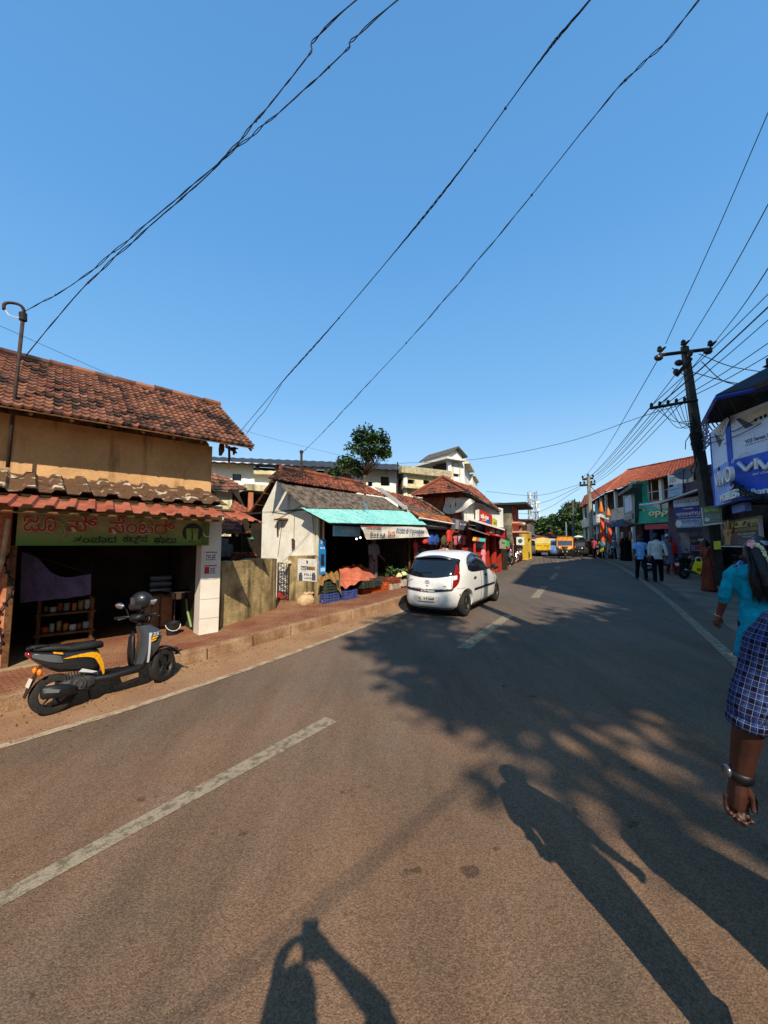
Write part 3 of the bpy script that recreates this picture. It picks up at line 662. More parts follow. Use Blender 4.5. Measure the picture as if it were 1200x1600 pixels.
poster('small white notice with a red picture low on the tiled shop pillar', J, 318, 882, 339, 898, .006, pic=M_red)
t = thing('hanging_cloth', 'faded purple cloth hung across the dark shop front', 'cloth', J.pt(.4, .6, -.1))
b = MB(); top = [(34, 862), (52, 868), (63, 876), (80, 894), (100, 902), (122, 900), (142, 897)]; bot = [(31, 942), (50, 940), (70, 938), (90, 936), (110, 934), (128, 931), (142, 929)]
T = catmull([P(J, *p, -.4) for p in top], 18); B_ = catmull([P(J, *p, -.38) for p in bot], 18)
b.grid(lambda u, v: B_[round(u * 18)].lerp(T[round(u * 18)], v) + J.n * (.025 * math.sin(u * 24 + v * 3) * (1 - .4 * v)), 18, 8); b.build('sheet', M_purple, t, smooth=True)
b = MB(); b.tube([P(J, 33, 862, -.42), P(J, 143, 897, -.41)], .006, 5); b.build('rope', M_ink, t)
rk = thing('wooden_rack', 'wooden shelf rack stocked with packets under the purple cloth', 'rack', J.pt(.75, 0.02, -.3))
ra0, ra1 = J.at(58, 960, -.9)[0], J.at(147, 960, -.9)[0]
zs = [.08, J.at(100, 988, -.9)[1], J.at(100, 957, -.9)[1]]
b = MB()
for a in (ra0, ra1 - .05):
    for o_ in (-.9, -1.25): b.pbox(J, a, a + .045, 0.02, zs[2] + .2, o_ - .045, o_)
b.build('frame', M_wood, rk)
for z in zs: b = MB(); b.pbox(J, ra0 - .02, ra1 + .02, z - .03, z, -1.32, -.88); b.build('shelf', M_wood, rk)
pk = [mat('packet_' + n, c, rough=.45) for n, c in (('red', '9c3a2c'), ('silver', '9a9488'), ('tan', '8a7048'), ('orange', 'b0662c'), ('white', 'b8b2a6'))]
q = random.Random(8)
for z in zs[1:]:
    for k in range(7):
        a = ra0 + .05 + k * (ra1 - ra0 - .1) / 7; hh = q.uniform(.08, .16); b = MB(); ww = q.uniform(.06, .1)
        c = J.pt(a + .05, z, -1.0 - q.random() * .12)
        b.rings([[c + J.d * (ww / 2 * f * math.cos(t)) + J.n * (.035 * g * math.sin(t)) + Vector((0, 0, hh * h)) for t in [i * math.pi / 4 for i in range(8)]] for h, f, g in ((.02, .9, .9), (.15, 1, 1.1), (.8, 1, 1), (.92, .95, .4), (1, 1, .12))])
        cn = ['red', 'silver', 'tan', 'orange', 'white'][k % 5] if z == zs[1] else ['tan', 'white', 'red', 'silver', 'orange'][k % 5]
        tag(b.build('snack_packet', pk[['red', 'silver', 'tan', 'orange', 'white'].index(cn)], smooth=True), 'small %s packet on the %s shelf of the wooden rack' % (cn, 'lower' if z == zs[1] else 'upper'), 'packet', 'packets on the wooden rack')
st = thing('steel_sink', 'steel basin with a tap beside the tiled pillar in the shop', 'sink', J.pt(a_p0 - .3, 0, -.45))
sa0, sa1 = J.at(270, 930, -.7)[0], J.at(307, 930, -.7)[0]; sz = J.at(288, 938, -.7)[1]; sz1 = J.at(288, 924, -.7)[1]
b = MB(); b.pbox(J, sa0, sa1, sz1 - .015, sz1, -1.15, -.65); b.build('rim', M_steel, st)
b = MB(); cc = J.pt((sa0 + sa1) / 2 - .05, sz, -.9); b.lathe([(.08, 0), (.12, .02), (.15, sz1 - sz)], cc, (0, 0, 1), 16); b.build('bowl', M_steel, st)
b = MB(); c2 = J.pt(sa1 - .08, sz1, -.9); b.tube([c2, c2 + Vector((0, 0, .14)), c2 + Vector((0, 0, .16)) + J.n * .05, c2 + Vector((0, 0, .12)) + J.n * .1], .012, 6); b.tube([c2 + Vector((0, 0, .1)) - J.d * .05, c2 + Vector((0, 0, .11)) + J.d * .05], .01, 6); b.build('tap', M_steel, st)
for a in (sa0 + .04, sa1 - .04):
    for o_ in (-.7, -1.1): b = MB(); b.tube([J.pt(a, 0.02, o_), J.pt(a, sz1 - .02, o_)], .014, 6); b.build('leg', M_iron, st)
b = MB(); b.tube([P(J, 291, 936, -.66), P(J, 293, 955, -.65), P(J, 299, 980, -.5)], [.014, .022, .026], 8); tag(b.build('waste_pipe', mat('green_hose', '5d7a3a', rough=.5)), 'pale green waste pipe hanging below the steel basin', 'pipe')
bk = thing('bucket', 'black plastic bucket on the shop threshold under the basin', 'bucket', P(J, 269, 988, -.4))
bc = P(J, 269, 988, -.4); bc.z = J.O.z + .02; br_ = (J.at(281, 975, -.4)[0] - J.at(258, 975, -.4)[0]) / 2; bh = br_ * 2.2
b = MB(); b.lathe([(br_ * .72, 0), (br_ * .78, bh * .3), (br_ * .92, bh * .88), (br_ * 1.02, bh * .9), (br_ * 1.02, bh), (br_ * .94, bh), (br_ * .7, .03)], bc, (0, 0, 1), 20); b.build('body', mat('black_plastic', '1e1e20', rough=.5), bk, smooth=True, auto=40)
b = MB(); b.tube([bc + Vector((0, 0, bh * .85)) + J.d * br_ * math.cos(t) - Vector((0, 0, br_ * .8 * math.sin(t))) + J.n * br_ * (.25 + .9 * math.sin(t)) for t in [k * math.pi / 10 for k in range(11)]], .006, 5); b.build('handle', M_plastw, bk)
ct = thing('counter', 'brown wooden counter block standing in the dark shop', 'counter', J.pt(1.8, 0, -.8))
b = MB(); x = rpx(J, 221, 932, 249, 979, -1.1); b.pbox(J, x[0], x[1], 0.02, x[3], -1.6, -1.1); bevel(b.build('front', mat('brown_laminate', '7c5a3e', '6a4a34', ns=3, rough=.6), ct), .01)
b = MB(); b.pbox(J, x[0] - .03, x[1] + .04, x[3], x[3] + .03, -1.62, -1.07); b.build('top', M_wood, ct)
ft = thing('small_cabinet', 'small wooden cabinet next to the brown counter in the shop', 'cabinet', J.pt(2.1, 0, -.8))
b = MB(); x = rpx(J, 250, 930, 270, 961, -1.1); b.pbox(J, x[0], x[1], 0.02, x[3], -1.5, -1.1); b.build('body', M_wood, ft)
b = MB(); b.pbox(J, x[0] + .02, x[1] - .02, .08, x[3] - .04, -1.1, -1.085); b.build('door', mat('cabinet_door', '8a5a36', '74492c', ns=4, rough=.6), ft)
mg = thing('juice_machine', 'dark cane juice machine with rollers at the back of the shop', 'machine', J.pt(2.0, .9, -1.3))
b = MB(); x = rpx(J, 236, 898, 262, 930, -1.8); b.pbox(J, x[0], x[1], .02, x[3], -2.1, -1.8); b.build('frame', M_iron, mg)
for k in range(3): b = MB(); zz = x[2] + (x[3] - x[2]) * (.25 + .3 * k); b.tube([J.pt(x[0] - .03, zz, -1.75), J.pt(x[1] + .05, zz, -1.75)], .05, 12); b.build('roller', M_steel, mg)
# service rod on the lean-to roof
rd = thing('service_mast', 'bent rusty iron rod rising from the old lean-to roof of the ochre shop', 'mast', P(J, 12, 727, -.2))
b = MB(); b.tube([P(J, 12, 730, -.2), P(J, 24, 610, -.2), P(J, 36, 497, -.2)], .022, 8); b.tube(catmull([P(J, *p, -.2) for p in ((36, 497), (37, 484), (30, 476), (16, 473), (7, 475), (6, 484))], 16), .02, 8); b.build('rod', M_iron, rd, smooth=True)
b = MB(); b.tube([P(J, 36, 501, -.2), P(J, 36, 489, -.2)], .045, 8); b.build('clamp', M_ink, rd)
b = MB(); b.tube(catmull([P(J, *p, -.19) for p in ((8, 484), (14, 492), (24, 496), (35, 496))], 10), .007, 5); b.build('loose_wire', M_plastw, rd)

# ------------------------------------------------------------------ mossy wall, gate, pier
Wp = Plane(G(343, 980, .18), G(434, 950, .18)); wl = Wp.len
b = MB(); q = random.Random(4)
zt = [1.2 + q.uniform(-.02, .03) for k in range(13)]
for k in range(12):
    x0, x1 = wl * k / 12 + .02, wl * (k + 1) / 12 + .02
    if k == 11: x1 -= .1
    b.hexa([Wp.pt(x0, -.2, -.22), Wp.pt(x1, -.2, -.22), Wp.pt(x1, -.2, 0), Wp.pt(x0, -.2, 0), Wp.pt(x0, zt[k], -.22), Wp.pt(x1, zt[k + 1], -.22), Wp.pt(x1, zt[k + 1], 0), Wp.pt(x0, zt[k], 0)])
tag(b.build('boundary_wall', M_moss), 'low mossy plastered wall between the ochre shop and the white gable', 'wall')
Fp = Plane(G(497, 941, .18), G(770, 889, .18)); Gp = Plane(Fp.O, Fp.O - Fp.n)
gt = thing('iron_gate', 'narrow rusty iron grille gate beside the mossy wall', 'gate', P(Gp, 444, 946, .25))
ga0, ga1, gz0, gz1 = rpx(Gp, 434, 880, 451, 945, .2)
b = MB(); b.tube([Gp.pt(ga0, gz0, .2), Gp.pt(ga0, gz1, .2)], .02, 6); b.tube([Gp.pt(ga1, gz0, .2), Gp.pt(ga1, gz1, .2)], .02, 6)
for z in (gz0 + .05, (gz0 + gz1) / 2, gz1): b.tube([Gp.pt(ga0, z, .2), Gp.pt(ga1, z, .2)], .016, 6)
b.build('frame', M_iron, gt)
b = MB()
for k in range(6):
    z0 = gz0 + .06 + k * (gz1 - gz0 - .1) / 6; z1 = z0 + (gz1 - gz0 - .1) / 6
    for s_ in (0, 1): b.tube([Gp.pt(ga0 if s_ else ga1, z0, .2), Gp.pt(ga1 if s_ else ga0, z1, .2)], .009, 5)
for k in range(1, 4): a = ga0 + (ga1 - ga0) * k / 4; b.tube([Gp.pt(a, gz0, .19), Gp.pt(a, gz1, .19)], .009, 5)
b.build('grille', M_iron, gt)
b = MB(); b.pbox(Gp, ga0 - .02, ga0 + .16, gz1 + .0, gz1 + .07, .14, .26); b.build('cap', M_cream, gt)
gr = MB(); crate(gr, Matrix.Translation(P(Gp, 444, 945, .05)) @ Matrix.Rotation(R(20), 4, 'Z'), .36, .3, .34); tag(gr.build('plastic_crate', mat('crate_red', '8c2a22', rough=.5)), 'dark red crate standing behind the iron gate', 'crate')
pr = thing('gate_pier', 'stubby mossy plastered pier with rounded top carrying a white poster', 'pier', P(Gp, 470, 945, .12))
pa0, pa1, pz0, pz1 = rpx(Gp, 449, 869, 496, 946, .12)
prof = [(pa0, -.2), (pa1, -.2), (pa1, pz1 - .02), (pa1 - .05, pz1), (pa0 + .14, pz1 + .03), (pa0 + .05, pz1 - .02), (pa0, pz1 - .12)]
b = MB(); b.slab([Gp.pt(a, z, -.03) for a, z in prof], Gp.n * .15); bevel(b.build('body', M_moss, pr), .015)
po = thing('poster', 'white poster with a gold and black band on the mossy pier', 'poster', P(Gp, 480, 908, .125))
panel('paper', Gp, 465, 873, 495, 908, .126, .004, M_plastw, po)
panel('band', Gp, 470, 885, 492, 890.5, .129, .003, M_ink, po); panel('band', Gp, 481, 885.3, 491.5, 890.2, .1305, .001, mat('gold_print', 'b08a3c', rough=.5), po)
ptext('lettering', Gp, 'BLACK', 471, 886, 480.5, 889.7, .131, M_plastw, po, .02, .002); ptext('lettering', Gp, 'GOLD', 482, 886.2, 490.5, 889.5, .132, M_ink, po, .02, .002)
b = MB(); a, z = Gp.at(480, 879, .127); b.slab([Gp.pt(a + x * .03, z + y * .05, .127) for x, y in ((-1, 1), (1, 1), (1, -.2), (0, -1), (-1, -.2))], Gp.n * .003); b.build('crest', mat('crest_brown', '5c4630', rough=.6), po)
pscrib('lettering', Gp, 474, 893.5, 489, 900, .128, M_ink, po, 5, 3); pscrib('lettering', Gp, 475, 901, 488, 905, .128, M_ink, po, 6, 4)
for u0, u1 in ((467, 472.5), (487.5, 493)): b = MB(); x = rpx(Gp, u0, 895, u1, 907, .128); b.pbox(Gp, x[0], x[1], x[2], x[3] - .05, .126, .13); b.pbox(Gp, x[0] + .02, x[1] - .02, x[3] - .05, x[3], .126, .13); b.build('tyre_picture', mat('print_grey', '4a505c', rough=.6), po)
sk = MB(); c = P(Gp, 476, 947, .3); q = random.Random(3)
sk.rings([[c + Vector((math.cos(t) * r * (1 + .12 * math.sin(3 * t + h * 9)), math.sin(t) * r * .85 * (1 + .1 * math.sin(4 * t + h * 5)), h + .012 * math.sin(5 * t))) + Vector((dx, 0, 0)) for t in [k * 2 * math.pi / 22 for k in range(22)]] for r, h, dx in ((.12, 0, 0), (.2, .03, 0), (.215, .1, 0), (.2, .18, .01), (.15, .25, .03), (.1, .285, .05), (.14, .32, .08), (.1, .33, .09), (.03, .31, .09))])
tag(sk.build('sack', mat('dirty_sack', 'c0a784', 'a08460', ns=6, rough=.95, bump=.6, bs=40), smooth=True), 'full cream sack slumped on the pavement at the mossy pier', 'sack')

# ------------------------------------------------------------------ fruit shop
ft = thing('fruit_shop', 'white gabled shop with grey corrugated roof and open dark fruit stall front', 'shop', Fp.pt(2, 0, -1))
ap = Gp.at(432, 752); gb = Gp.at(410, 797); ge = Gp.at(499, 812)
b = MB(); b.slab([Gp.pt(0, -.2), Gp.pt(gb[0], -.2), Gp.pt(gb[0], gb[1]), Gp.pt(*ap), Gp.pt(.02, 2.2)], -Gp.n * .2); b.build('gable_wall', mat('stained_white', 'e2dfd3', 'd0cab8', fine=.07, ns=1.6, rough=.92, bump=.3, bs=18, streak=('7f765c', 2.6, .57), spec=.1), ft)
b = MB(); b.pbox(Gp, .002, .07, -.2, 2.18, .0, .03); b.build('corner_post', M_cream, ft)
b = MB(); a, z = Gp.at(440, 815); b.tube([Gp.pt(a - .1, z + .06, .0), Gp.pt(a - .1, z + .05, .22)], .03, 5); b.pbox(Gp, a - .28, a + .12, z + .03, z + .075, .005, .16); b.tube([Gp.pt(a, z, .14), Gp.pt(a + .12, z - .38, .02)], .025, 5); b.build('bracket', M_wood, ft)
b = MB(); a, z = Gp.at(460, 850); b.box(Gp.pt(a, z, .03), (.08, .08, .22)); b.box(Gp.pt(a + .03, z + .1, .03), (.06, .06, .08)); b.build('meter_box', M_iron, ft)
b = MB()
for pth in (((424, 800), (445, 803), (470, 797), (495, 790)), ((432, 812), (455, 800), (478, 785)), ((460, 805), (459, 850)), ((441, 815), (434, 870)), ((488, 802), (490, 830))): b.tube([P(Gp, *p, .012) for p in pth], .006, 4)
b.build('wire', M_ink, ft)
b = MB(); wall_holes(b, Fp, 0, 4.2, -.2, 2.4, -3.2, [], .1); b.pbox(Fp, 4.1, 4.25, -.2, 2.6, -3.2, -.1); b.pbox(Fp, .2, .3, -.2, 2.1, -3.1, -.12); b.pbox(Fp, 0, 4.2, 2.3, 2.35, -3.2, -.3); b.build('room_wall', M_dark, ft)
roof = MB()
sheet(roof, P(Fp, 478, 794, -.22), P(Fp, 629, 798, -.22), P(Fp, 600, 778, -1.1) , P(Fp, 431, 755, -1.1), .085, .018, .01, False, 4, 6, .004)
roof.build('asbestos_roof', M_asb, ft)
b = MB(); tiles(b, P(Fp, 419, 749, -1.12) + Vector((0, 0, .03)), P(Fp, 606, 778, -1.12) + Vector((0, 0, .03)), P(Fp, 569, 757, -1.75), P(Fp, 438, 732, -1.75), .12, .15, .016, .024, .008, 21, 4)
RB = -1.75 * 2 + .9
x0, x1 = P(Fp, 438, 732, -1.75), P(Fp, 569, 757, -1.75); bk0 = Gp.pt(Gp.at(389, 803)[0], Gp.at(389, 803)[1]); bk1 = bk0 + (x1 - x0)
tiles(b, bk1, bk0, x0, x1, .2, .28, .02, .03, .01, 22, 4); rfo = b.build('tile_roof', M_tile_f, ft)
b = MB(); ridge_caps(b, x0 + Vector((0, 0, .03)), x1 + Vector((0, 0, .03)), .32, .07); b.build('ridge_cap', M_tile_f, rfo)
b = MB()
for k in range(5):
    t = k / 4; p = bk0.lerp(x0, t); b.tube([p - Fp.d * .05 - Vector((0, 0, .06)), p + Fp.d * .6 - Vector((0, 0, .06))], .03, 4)
b.slab([bk0 - Vector((0, 0, .05)), x0 - Vector((0, 0, .05)), x0 + Fp.d * .5 - Vector((0, 0, .05)), bk0 + Fp.d * .5 - Vector((0, 0, .05))], (0, 0, .015)); b.build('rafter', M_wood, ft)
b = MB(); f0 = [(585, 764), (597, 766), (643, 800), (632, 799)]; b.slab([P(Fp, *p, o_) + Vector((0, 0, .06)) for p, o_ in zip(f0, (-1.6, -1.6, -.2, -.2))], (0, 0, .02)); b.build('flashing', mat('grey_flashing', '9a9890', '7e7c74', ns=3, rough=.8), ft)
aw = MB(); sheet(aw, P(Fp, 514, 817, .72), P(Fp, 667, 820.5, .72), P(Fp, 641, 799, -.15) , P(Fp, 470, 793.5, -.3), .07, .014, .004, False, 4, 3, .003); aw.build('awning', M_aqua, ft)
b = MB(); b.tube([P(Fp, 516, 819, .66), P(Fp, 664, 822, .66)], .018, 5)
for k in range(5): b.tube([P(Fp, 516, 819, .66).lerp(P(Fp, 664, 822, .66), k / 4), P(Fp, 480, 800, -.25).lerp(P(Fp, 636, 806, -.2), k / 4)], .015, 5)
b.build('awning_frame', M_iron, ft)
b = MB()
for u0, v0, u1, v1, r_ in ((570, 790, 576, 800, .02), (567, 787, 571, 792, .015)): b.tube([P(Fp, u0, v0, -.05) + Vector((0, 0, .06)), P(Fp, u1, v1, .1) + Vector((0, 0, .05))], [(r_ * 1.5, .006), (r_, .006)], 6)
tag(b.build('plastic_scrap', mat('blue_plastic', '3f7cae', rough=.5)), 'blue plastic scrap lying on the aqua awning', 'scrap')
for u in (502, 641): b = MB(); b.tube([Fp.pt(Fp.at(u, 900, .05)[0], 0, .02), Fp.pt(Fp.at(u, 900, .05)[0], 2.2, .02)], .035, 8); b.build('post', M_wood, ft)
b = MB(); b.tube([P(Fp, 471, 760, -1.4), P(Fp, 471, 705, -1.4)], .035, 8); b.tube([P(Fp, 471, 708, -1.4), P(Fp, 471, 704, -1.4)], .055, 8); tag(b.build('service_mast', M_iron), 'short black pipe mast standing on the red tiles of the fruit shop roof', 'mast')
# hoardings
sb = thing('light_box_sign', 'small pale blue backlit board hung under the aqua awning', 'sign', P(Fp, 543, 838, .3))
panel('box', Fp, 523.5, 822.5, 563, 838, .35, .08, mat('lightbox_blue', '6fb0d8', '8cc2e0', ns=2, rough=.4), sb); ptext('lettering', Fp, 'vivo', 533, 824.5, 556, 833, .351, M_plastw, sb, .0)
bn = thing('fruit_banner', 'torn white fruit and vegetable banner hung below the aqua awning', 'banner', P(Fp, 620, 842, .6))
b = MB(); C4 = [P(Fp, 573, 843, .62), P(Fp, 672, 838.5, .72), P(Fp, 664, 823, .66), P(Fp, 563, 821, .66)]
cloth(b, C4, 20, 6, .01, 3, Fp.n); b.build('sheet', mat('banner_white', 'd4d0c6', 'c2bcae', ns=3, rough=.75), bn, smooth=True)
M_bl = mat('banner_blue', '3c5c8c', rough=.7)
ptext('lettering', Fp, 'Fruits & Vegetables', 620, 826.5, 663, 832.5, .72, M_bl, bn, .02); pscrib('lettering', Fp, 640, 833.5, 664, 837, .73, M_ink, bn, 7, 9)
ptext('lettering', Fp, 'HARDWARE', 572, 822.3, 596, 825.5, .68, M_red, bn, .02); pscrib('lettering', Fp, 569, 826.5, 598, 828.2, .68, M_ink, bn, 12, 5)
pscrib('picture', Fp, 579, 831, 603, 838.5, .68, mat('print_grey', '4a505c'), bn, 5, 6); pscrib('lettering', Fp, 607, 828, 618, 838, .69, M_sred, bn, 4, 2, 2)
jp = thing('advert_board', 'tall narrow bright blue advert board at the left of the fruit stall', 'sign', P(Fp, 504, 898, .06))
panel('board', Fp, 499, 843, 509, 897, .1, .03, mat('advert_blue', '1f6fb4', '2a80c4', ns=3, rough=.4), jp); ptext('lettering', Fp, 'Jio', 501, 845, 507, 850, .101, M_plastw, jp)
b = MB(); x = rpx(Fp, 501.5, 866, 506.5, 884, .101); b.pbox(Fp, x[0], x[1], x[2], x[3], .1, .106); b.build('picture', M_ink, jp); pscrib('lettering', Fp, 500.5, 854, 508, 858, .101, M_plastw, jp, 4, 2); panel('picture', Fp, 501, 887, 508, 893, .103, .003, mat('advert_pale', '9cc4dc'), jp)
for k, (u, v) in enumerate(((557, 842), (563, 840))):
    b = MB(); b.ell(P(Fp, u, v, -.3), .03, 10, 8); b.k = 1; b.tube([P(Fp, u, v, -.3), P(Fp, u, v - 12, -.3)], .006, 4); tag(b.build('bulb', [mat('lit_bulb', 'fff4e0', emit=2), M_ink]), ('small lit white bulb nearer the blue light box' if k else 'small lit white bulb hanging lowest in the fruit stall'), 'bulb', 'bulbs in the fruit stall')
# crates along the stall front: base row and what lies on them
def crate_at(u, v, off, color, label, w=.42, d=.34, h=.24, dz=0.0):
    a, z = Fp.at(u, v, off); p = Fp.pt(a, z + dz, off); M = Matrix.Translation(p) @ Matrix.Rotation(math.atan2(Fp.d.y, Fp.d.x), 4, 'Z')
    b = MB(); crate(b, M, w, d, h); return tag(b.build('plastic_crate', color), label, 'crate', 'crates along the fruit stall'), p
C_b = mat('crate_blue', '34406e', '3e4c80', ns=5, rough=.5); C_g = mat('crate_green', '39463c', '2e3830', ns=5, rough=.55); C_o = mat('crate_orange', 'b8501e', 'a0441c', ns=5, rough=.5); C_w = mat('crate_white', 'b9b2a2', 'a49c8a', ns=5, rough=.55)
crate_at(511, 941, .1, C_b, 'blue crate on the pavement at the left end of the stall, under a dark crate', .52, .36, .25)
crate_at(511, 941, .1, C_g, 'dark green crate stacked on the left blue crate, half under brown sacking', .5, .36, .28, .26)
crate_at(541, 936, .2, C_b, 'blue crate on the pavement below the salmon cloth', .5, .34, .25)
crate_at(567, 932, -.02, C_o, 'orange crate next to the right blue crate', .36, .32, .22); crate_at(582, 929, .05, C_o, 'orange crate below the long dark crates, middle one on the pavement', .42, .32, .25); crate_at(597, 924, .02, C_o, 'orange crate standing furthest right along the stall', .36, .32, .3)
crate_at(569, 918, .16, C_g, 'dark grey green crate under the salmon cloth end, resting on orange crates', .52, .34, .22); crate_at(583, 915, .16, C_g, 'dark grey green crate resting on the middle orange crate, beside the vendor', .46, .34, .24)
crate_at(612, 921, .1, C_w, 'white crate near the car, filled with reddish onions', .5, .34, .2); crate_at(628, 915, .15, C_w, 'white crate closest to the car rear lamp', .4, .34, .2)
crate_at(612, 912, .1, mat('crate_brown', '7e3f2c', rough=.6), 'red brown crate of onions stacked on the white crate', .5, .34, .2)
b = MB(); crn = [P(Fp, 497, 906, .3), P(Fp, 534, 918, .34), P(Fp, 528, 893, -.05), P(Fp, 505, 896, -.05)]
cl0 = MB(); b.grid(lambda u, v: crn[0].lerp(crn[1], u).lerp(crn[3].lerp(crn[2], u), v) + Vector((0, 0, .09 * math.sin(math.pi * u) * (1 - v) + .03 * math.sin(u * 17 + v * 5) - (.16 * (1 - v) ** 2 if u < .2 or u > .75 else 0))), 16, 10)
tag(b.build('sacking', mat('jute', '96703c', '7a5a32', ns=8, rough=.95, bump=.6, bs=80), smooth=True), 'brown jute sacking draped over the left dark crate', 'sacking')
b = MB(); pts_t = [(530, 889), (545, 888), (556, 886), (570, 890), (585, 900), (596, 906)]; pts_b = [(532, 916), (540, 920), (550, 914), (562, 908), (578, 908), (596, 908)]
Tt = catmull([P(Fp, *p, -.25) for p in pts_t], 20); Tb = catmull([P(Fp, *p, .34) for p in pts_b], 20)
b.grid(lambda u, v: Tb[round(u * 20)].lerp(Tt[round(u * 20)], v) + Vector((0, 0, .05 * math.sin(math.pi * v) + .025 * math.sin(u * 23 + v * 4) + .02 * math.sin(u * 9 - v * 11))), 20, 12)
tag(b.build('salmon_cloth', mat('salmon_sheet', 'bb6a52', 'a6573f', ns=4, rough=.9, bump=.5, bs=20), smooth=True), 'salmon pink sheet spread over the fruit heap at the stall', 'cloth')
fr = [mat('fruit_orange', 'b0571c', rough=.5), mat('fruit_red', '86261a', rough=.45), mat('fruit_green', '4c6a24', rough=.5), mat('onion', '8a4a3c', rough=.5), mat('leafy_green', (.03, .07, .02), (.06, .11, .03), ns=9, rough=.7), mat('cauliflower', 'd8d2a8', 'bdb88a', ns=20, rough=.9)]
ax = (Fp.d, Fp.n)
b = MB(); heap(b, P(Fp, 552, 893, -.5), .75, .3, .2, 60, .05, 4, 1, ax); tag(b.build('oranges', fr[0], smooth=True), 'heap of oranges behind the salmon sheet in the stall', 'fruit', kind='stuff')
b = MB(); heap(b, P(Fp, 612, 908, .1), .2, .13, .1, 30, .04, 5, 1, ax); tag(b.build('onions', fr[3], smooth=True), 'reddish onions heaped in the brown crate', 'onions', kind='stuff')
b = MB(); q = random.Random(6)
for i in range(420):
    p = P(Fp, q.uniform(603, 640), q.uniform(885, 905), q.uniform(-.7, -.05)); p.z = min(p.z, 1.15); a = Vector((q.gauss(0, 1), q.gauss(0, 1), q.gauss(0, 1))).normalized(); c_ = a.orthogonal().normalized(); s_ = q.uniform(.04, .1); b.poly([p - a * s_, p - c_ * s_ * .5, p + a * s_, p + c_ * s_ * .5])
tag(b.build('leafy_greens', fr[4]), 'dark leafy greens piled at the right of the stall', 'greens', kind='stuff')
for k, (u, v) in enumerate(((624, 901), (631, 898))):
    b = MB(); heap(b, P(Fp, u, v, .12), .09, .09, .09, 40, .035, 9 + k, 1, ax); tag(b.build('cauliflower', fr[5], smooth=True), ('pale cauliflower nearer the car on the leafy greens' if k else 'pale cauliflower beside the onion crate'), 'cauliflower', 'cauliflowers on the stall')
b = MB(); b.pbox(Fp, .45, 4.0, 0, .5, -1.2, -.35); b.build('stall_table', M_wood, ft)
b = MB(); heap(b, Fp.pt(1.2, .5, -.75), .6, .35, .15, 50, .045, 14, 1, ax); tag(b.build('green_fruit', fr[2], smooth=True), 'green fruit spread on the stall table at the left', 'fruit', kind='stuff')

# ------------------------------------------------------------------ low houses behind, between the two shops
ht = thing('small_house', 'small tiled house set back behind the mossy wall', 'house', Y(380, 870, 12.5))
Hq = Plane(Y(325, 870, 12.2), Y(425, 870, 13.4), 0)
b = MB(); tiles(b, P(Hq, 320, 766, 0), P(Hq, 386, 765, 0), P(Hq, 352, 745, -.8), P(Hq, 325, 737, -.8), .2, .2, .022, .03, .01, 31, 4); b.build('upper_roof', M_tile_j, ht)
b = MB(); tiles(b, P(Hq, 338, 834, 1.4), P(Hq, 412, 834, 1.4), P(Hq, 404, 806, .3), P(Hq, 366, 782, -.2), .2, .2, .022, .03, .01, 32, 4); b.build('porch_roof', M_tile_f, ht)
b = MB(); x = rpx(Hq, 300, 766, 362, 840, -.3); b.pbox(Hq, x[0], x[1], -.3, x[3], -1.5, -.3); b.build('wall', M_cream, ht)
b = MB(); x = rpx(Hq, 362, 766, 425, 800, -1.0); b.pbox(Hq, x[0], x[1], -.3, x[3], -1.6, -1.0); b.build('dark_room', M_dark, ht)
b = MB(); x = rpx(Hq, 300, 838, 425, 880, .6); b.pbox(Hq, x[0], x[1], -.3, x[3], .2, .6); b.build('dark_porch', M_dark, ht)
b = MB(); p = P(Hq, 391.5, 790, -.2); b.loft([(p - Vector((0, 0, .6)), .1, .1), (p + Vector((0, 0, .45)), .09, .09)], 12); b.build('column', M_orange, ht)
panel('slab', Hq, 384, 757, 425, 767, -.1, .8, M_cream, ht)
b = MB(); cloth(b, [P(Hq, 388, 842, 1.5), P(Hq, 412, 843, 1.5), P(Hq, 412, 828, 1.5), P(Hq, 402, 832, 1.5)], 6, 5, .03, 2, Hq.n); tag(b.build('tarpaulin', mat('teal_tarp', '2f8f80', rough=.6), smooth=True), 'teal tarpaulin scrap hung below the porch tiles behind the mossy wall', 'tarpaulin')
b = MB()
for i in range(5):
    for j in range(4): b.box(P(Hq, 368 + i * 7, 873 - j * 3, 1.55 - .1 * (i % 2)), (.16, .25, .05), Matrix.Rotation(.2 * ((i * 7 + j * 3) % 5 - 2), 3, 'Z'))
tag(b.build('brick_stack', M_tile_f), 'stack of red bricks seen above the mossy wall', 'bricks')
b = MB(); b.box(P(Hq, 352, 860, 1.5), (.35, .3, .35)); b.box(P(Hq, 349, 847, 1.5), (.22, .25, .2)); bevel(tag(b.build('water_tank', mat('grey_blue', '4c5a64', '3c4650', ns=4, rough=.7)), 'grey blue tank standing in the dark porch above the mossy wall', 'tank'), .03)

# ------------------------------------------------------------------ white institution behind
lb = thing('long_white_building', 'long white building with black sheet roof behind the shop roofs', 'building', Y(470, 860, 23))
Lp = Plane(Y(320, 860, 22), Y(625, 860, 25.0), 0)
hol = [rpx(Lp, 363, 740, 377, 751), rpx(Lp, 495, 733, 507, 739), rpx(Lp, 396, 729, 428, 736), rpx(Lp, 595, 744, 609, 759), rpx(Lp, 575, 752, 582, 760)]
x = rpx(Lp, 300, 723, 622, 860); b = MB(); wall_holes(b, Lp, x[0], x[1], 0, Lp.at(470, 727)[1], 0, hol, .25); b.build('wall', M_white, lb)
b = MB(); b.pbox(Lp, x[0], x[1], 0, x[3] - .3, -5, -.6); b.build('dark_room', M_dark, lb)
for h in hol: b = MB(); b.pbox(Lp, h[0] + .05, h[1] - .05, h[2] + .04, h[3] - .04, -.2, -.16); b.build('window', M_glassd, lb)
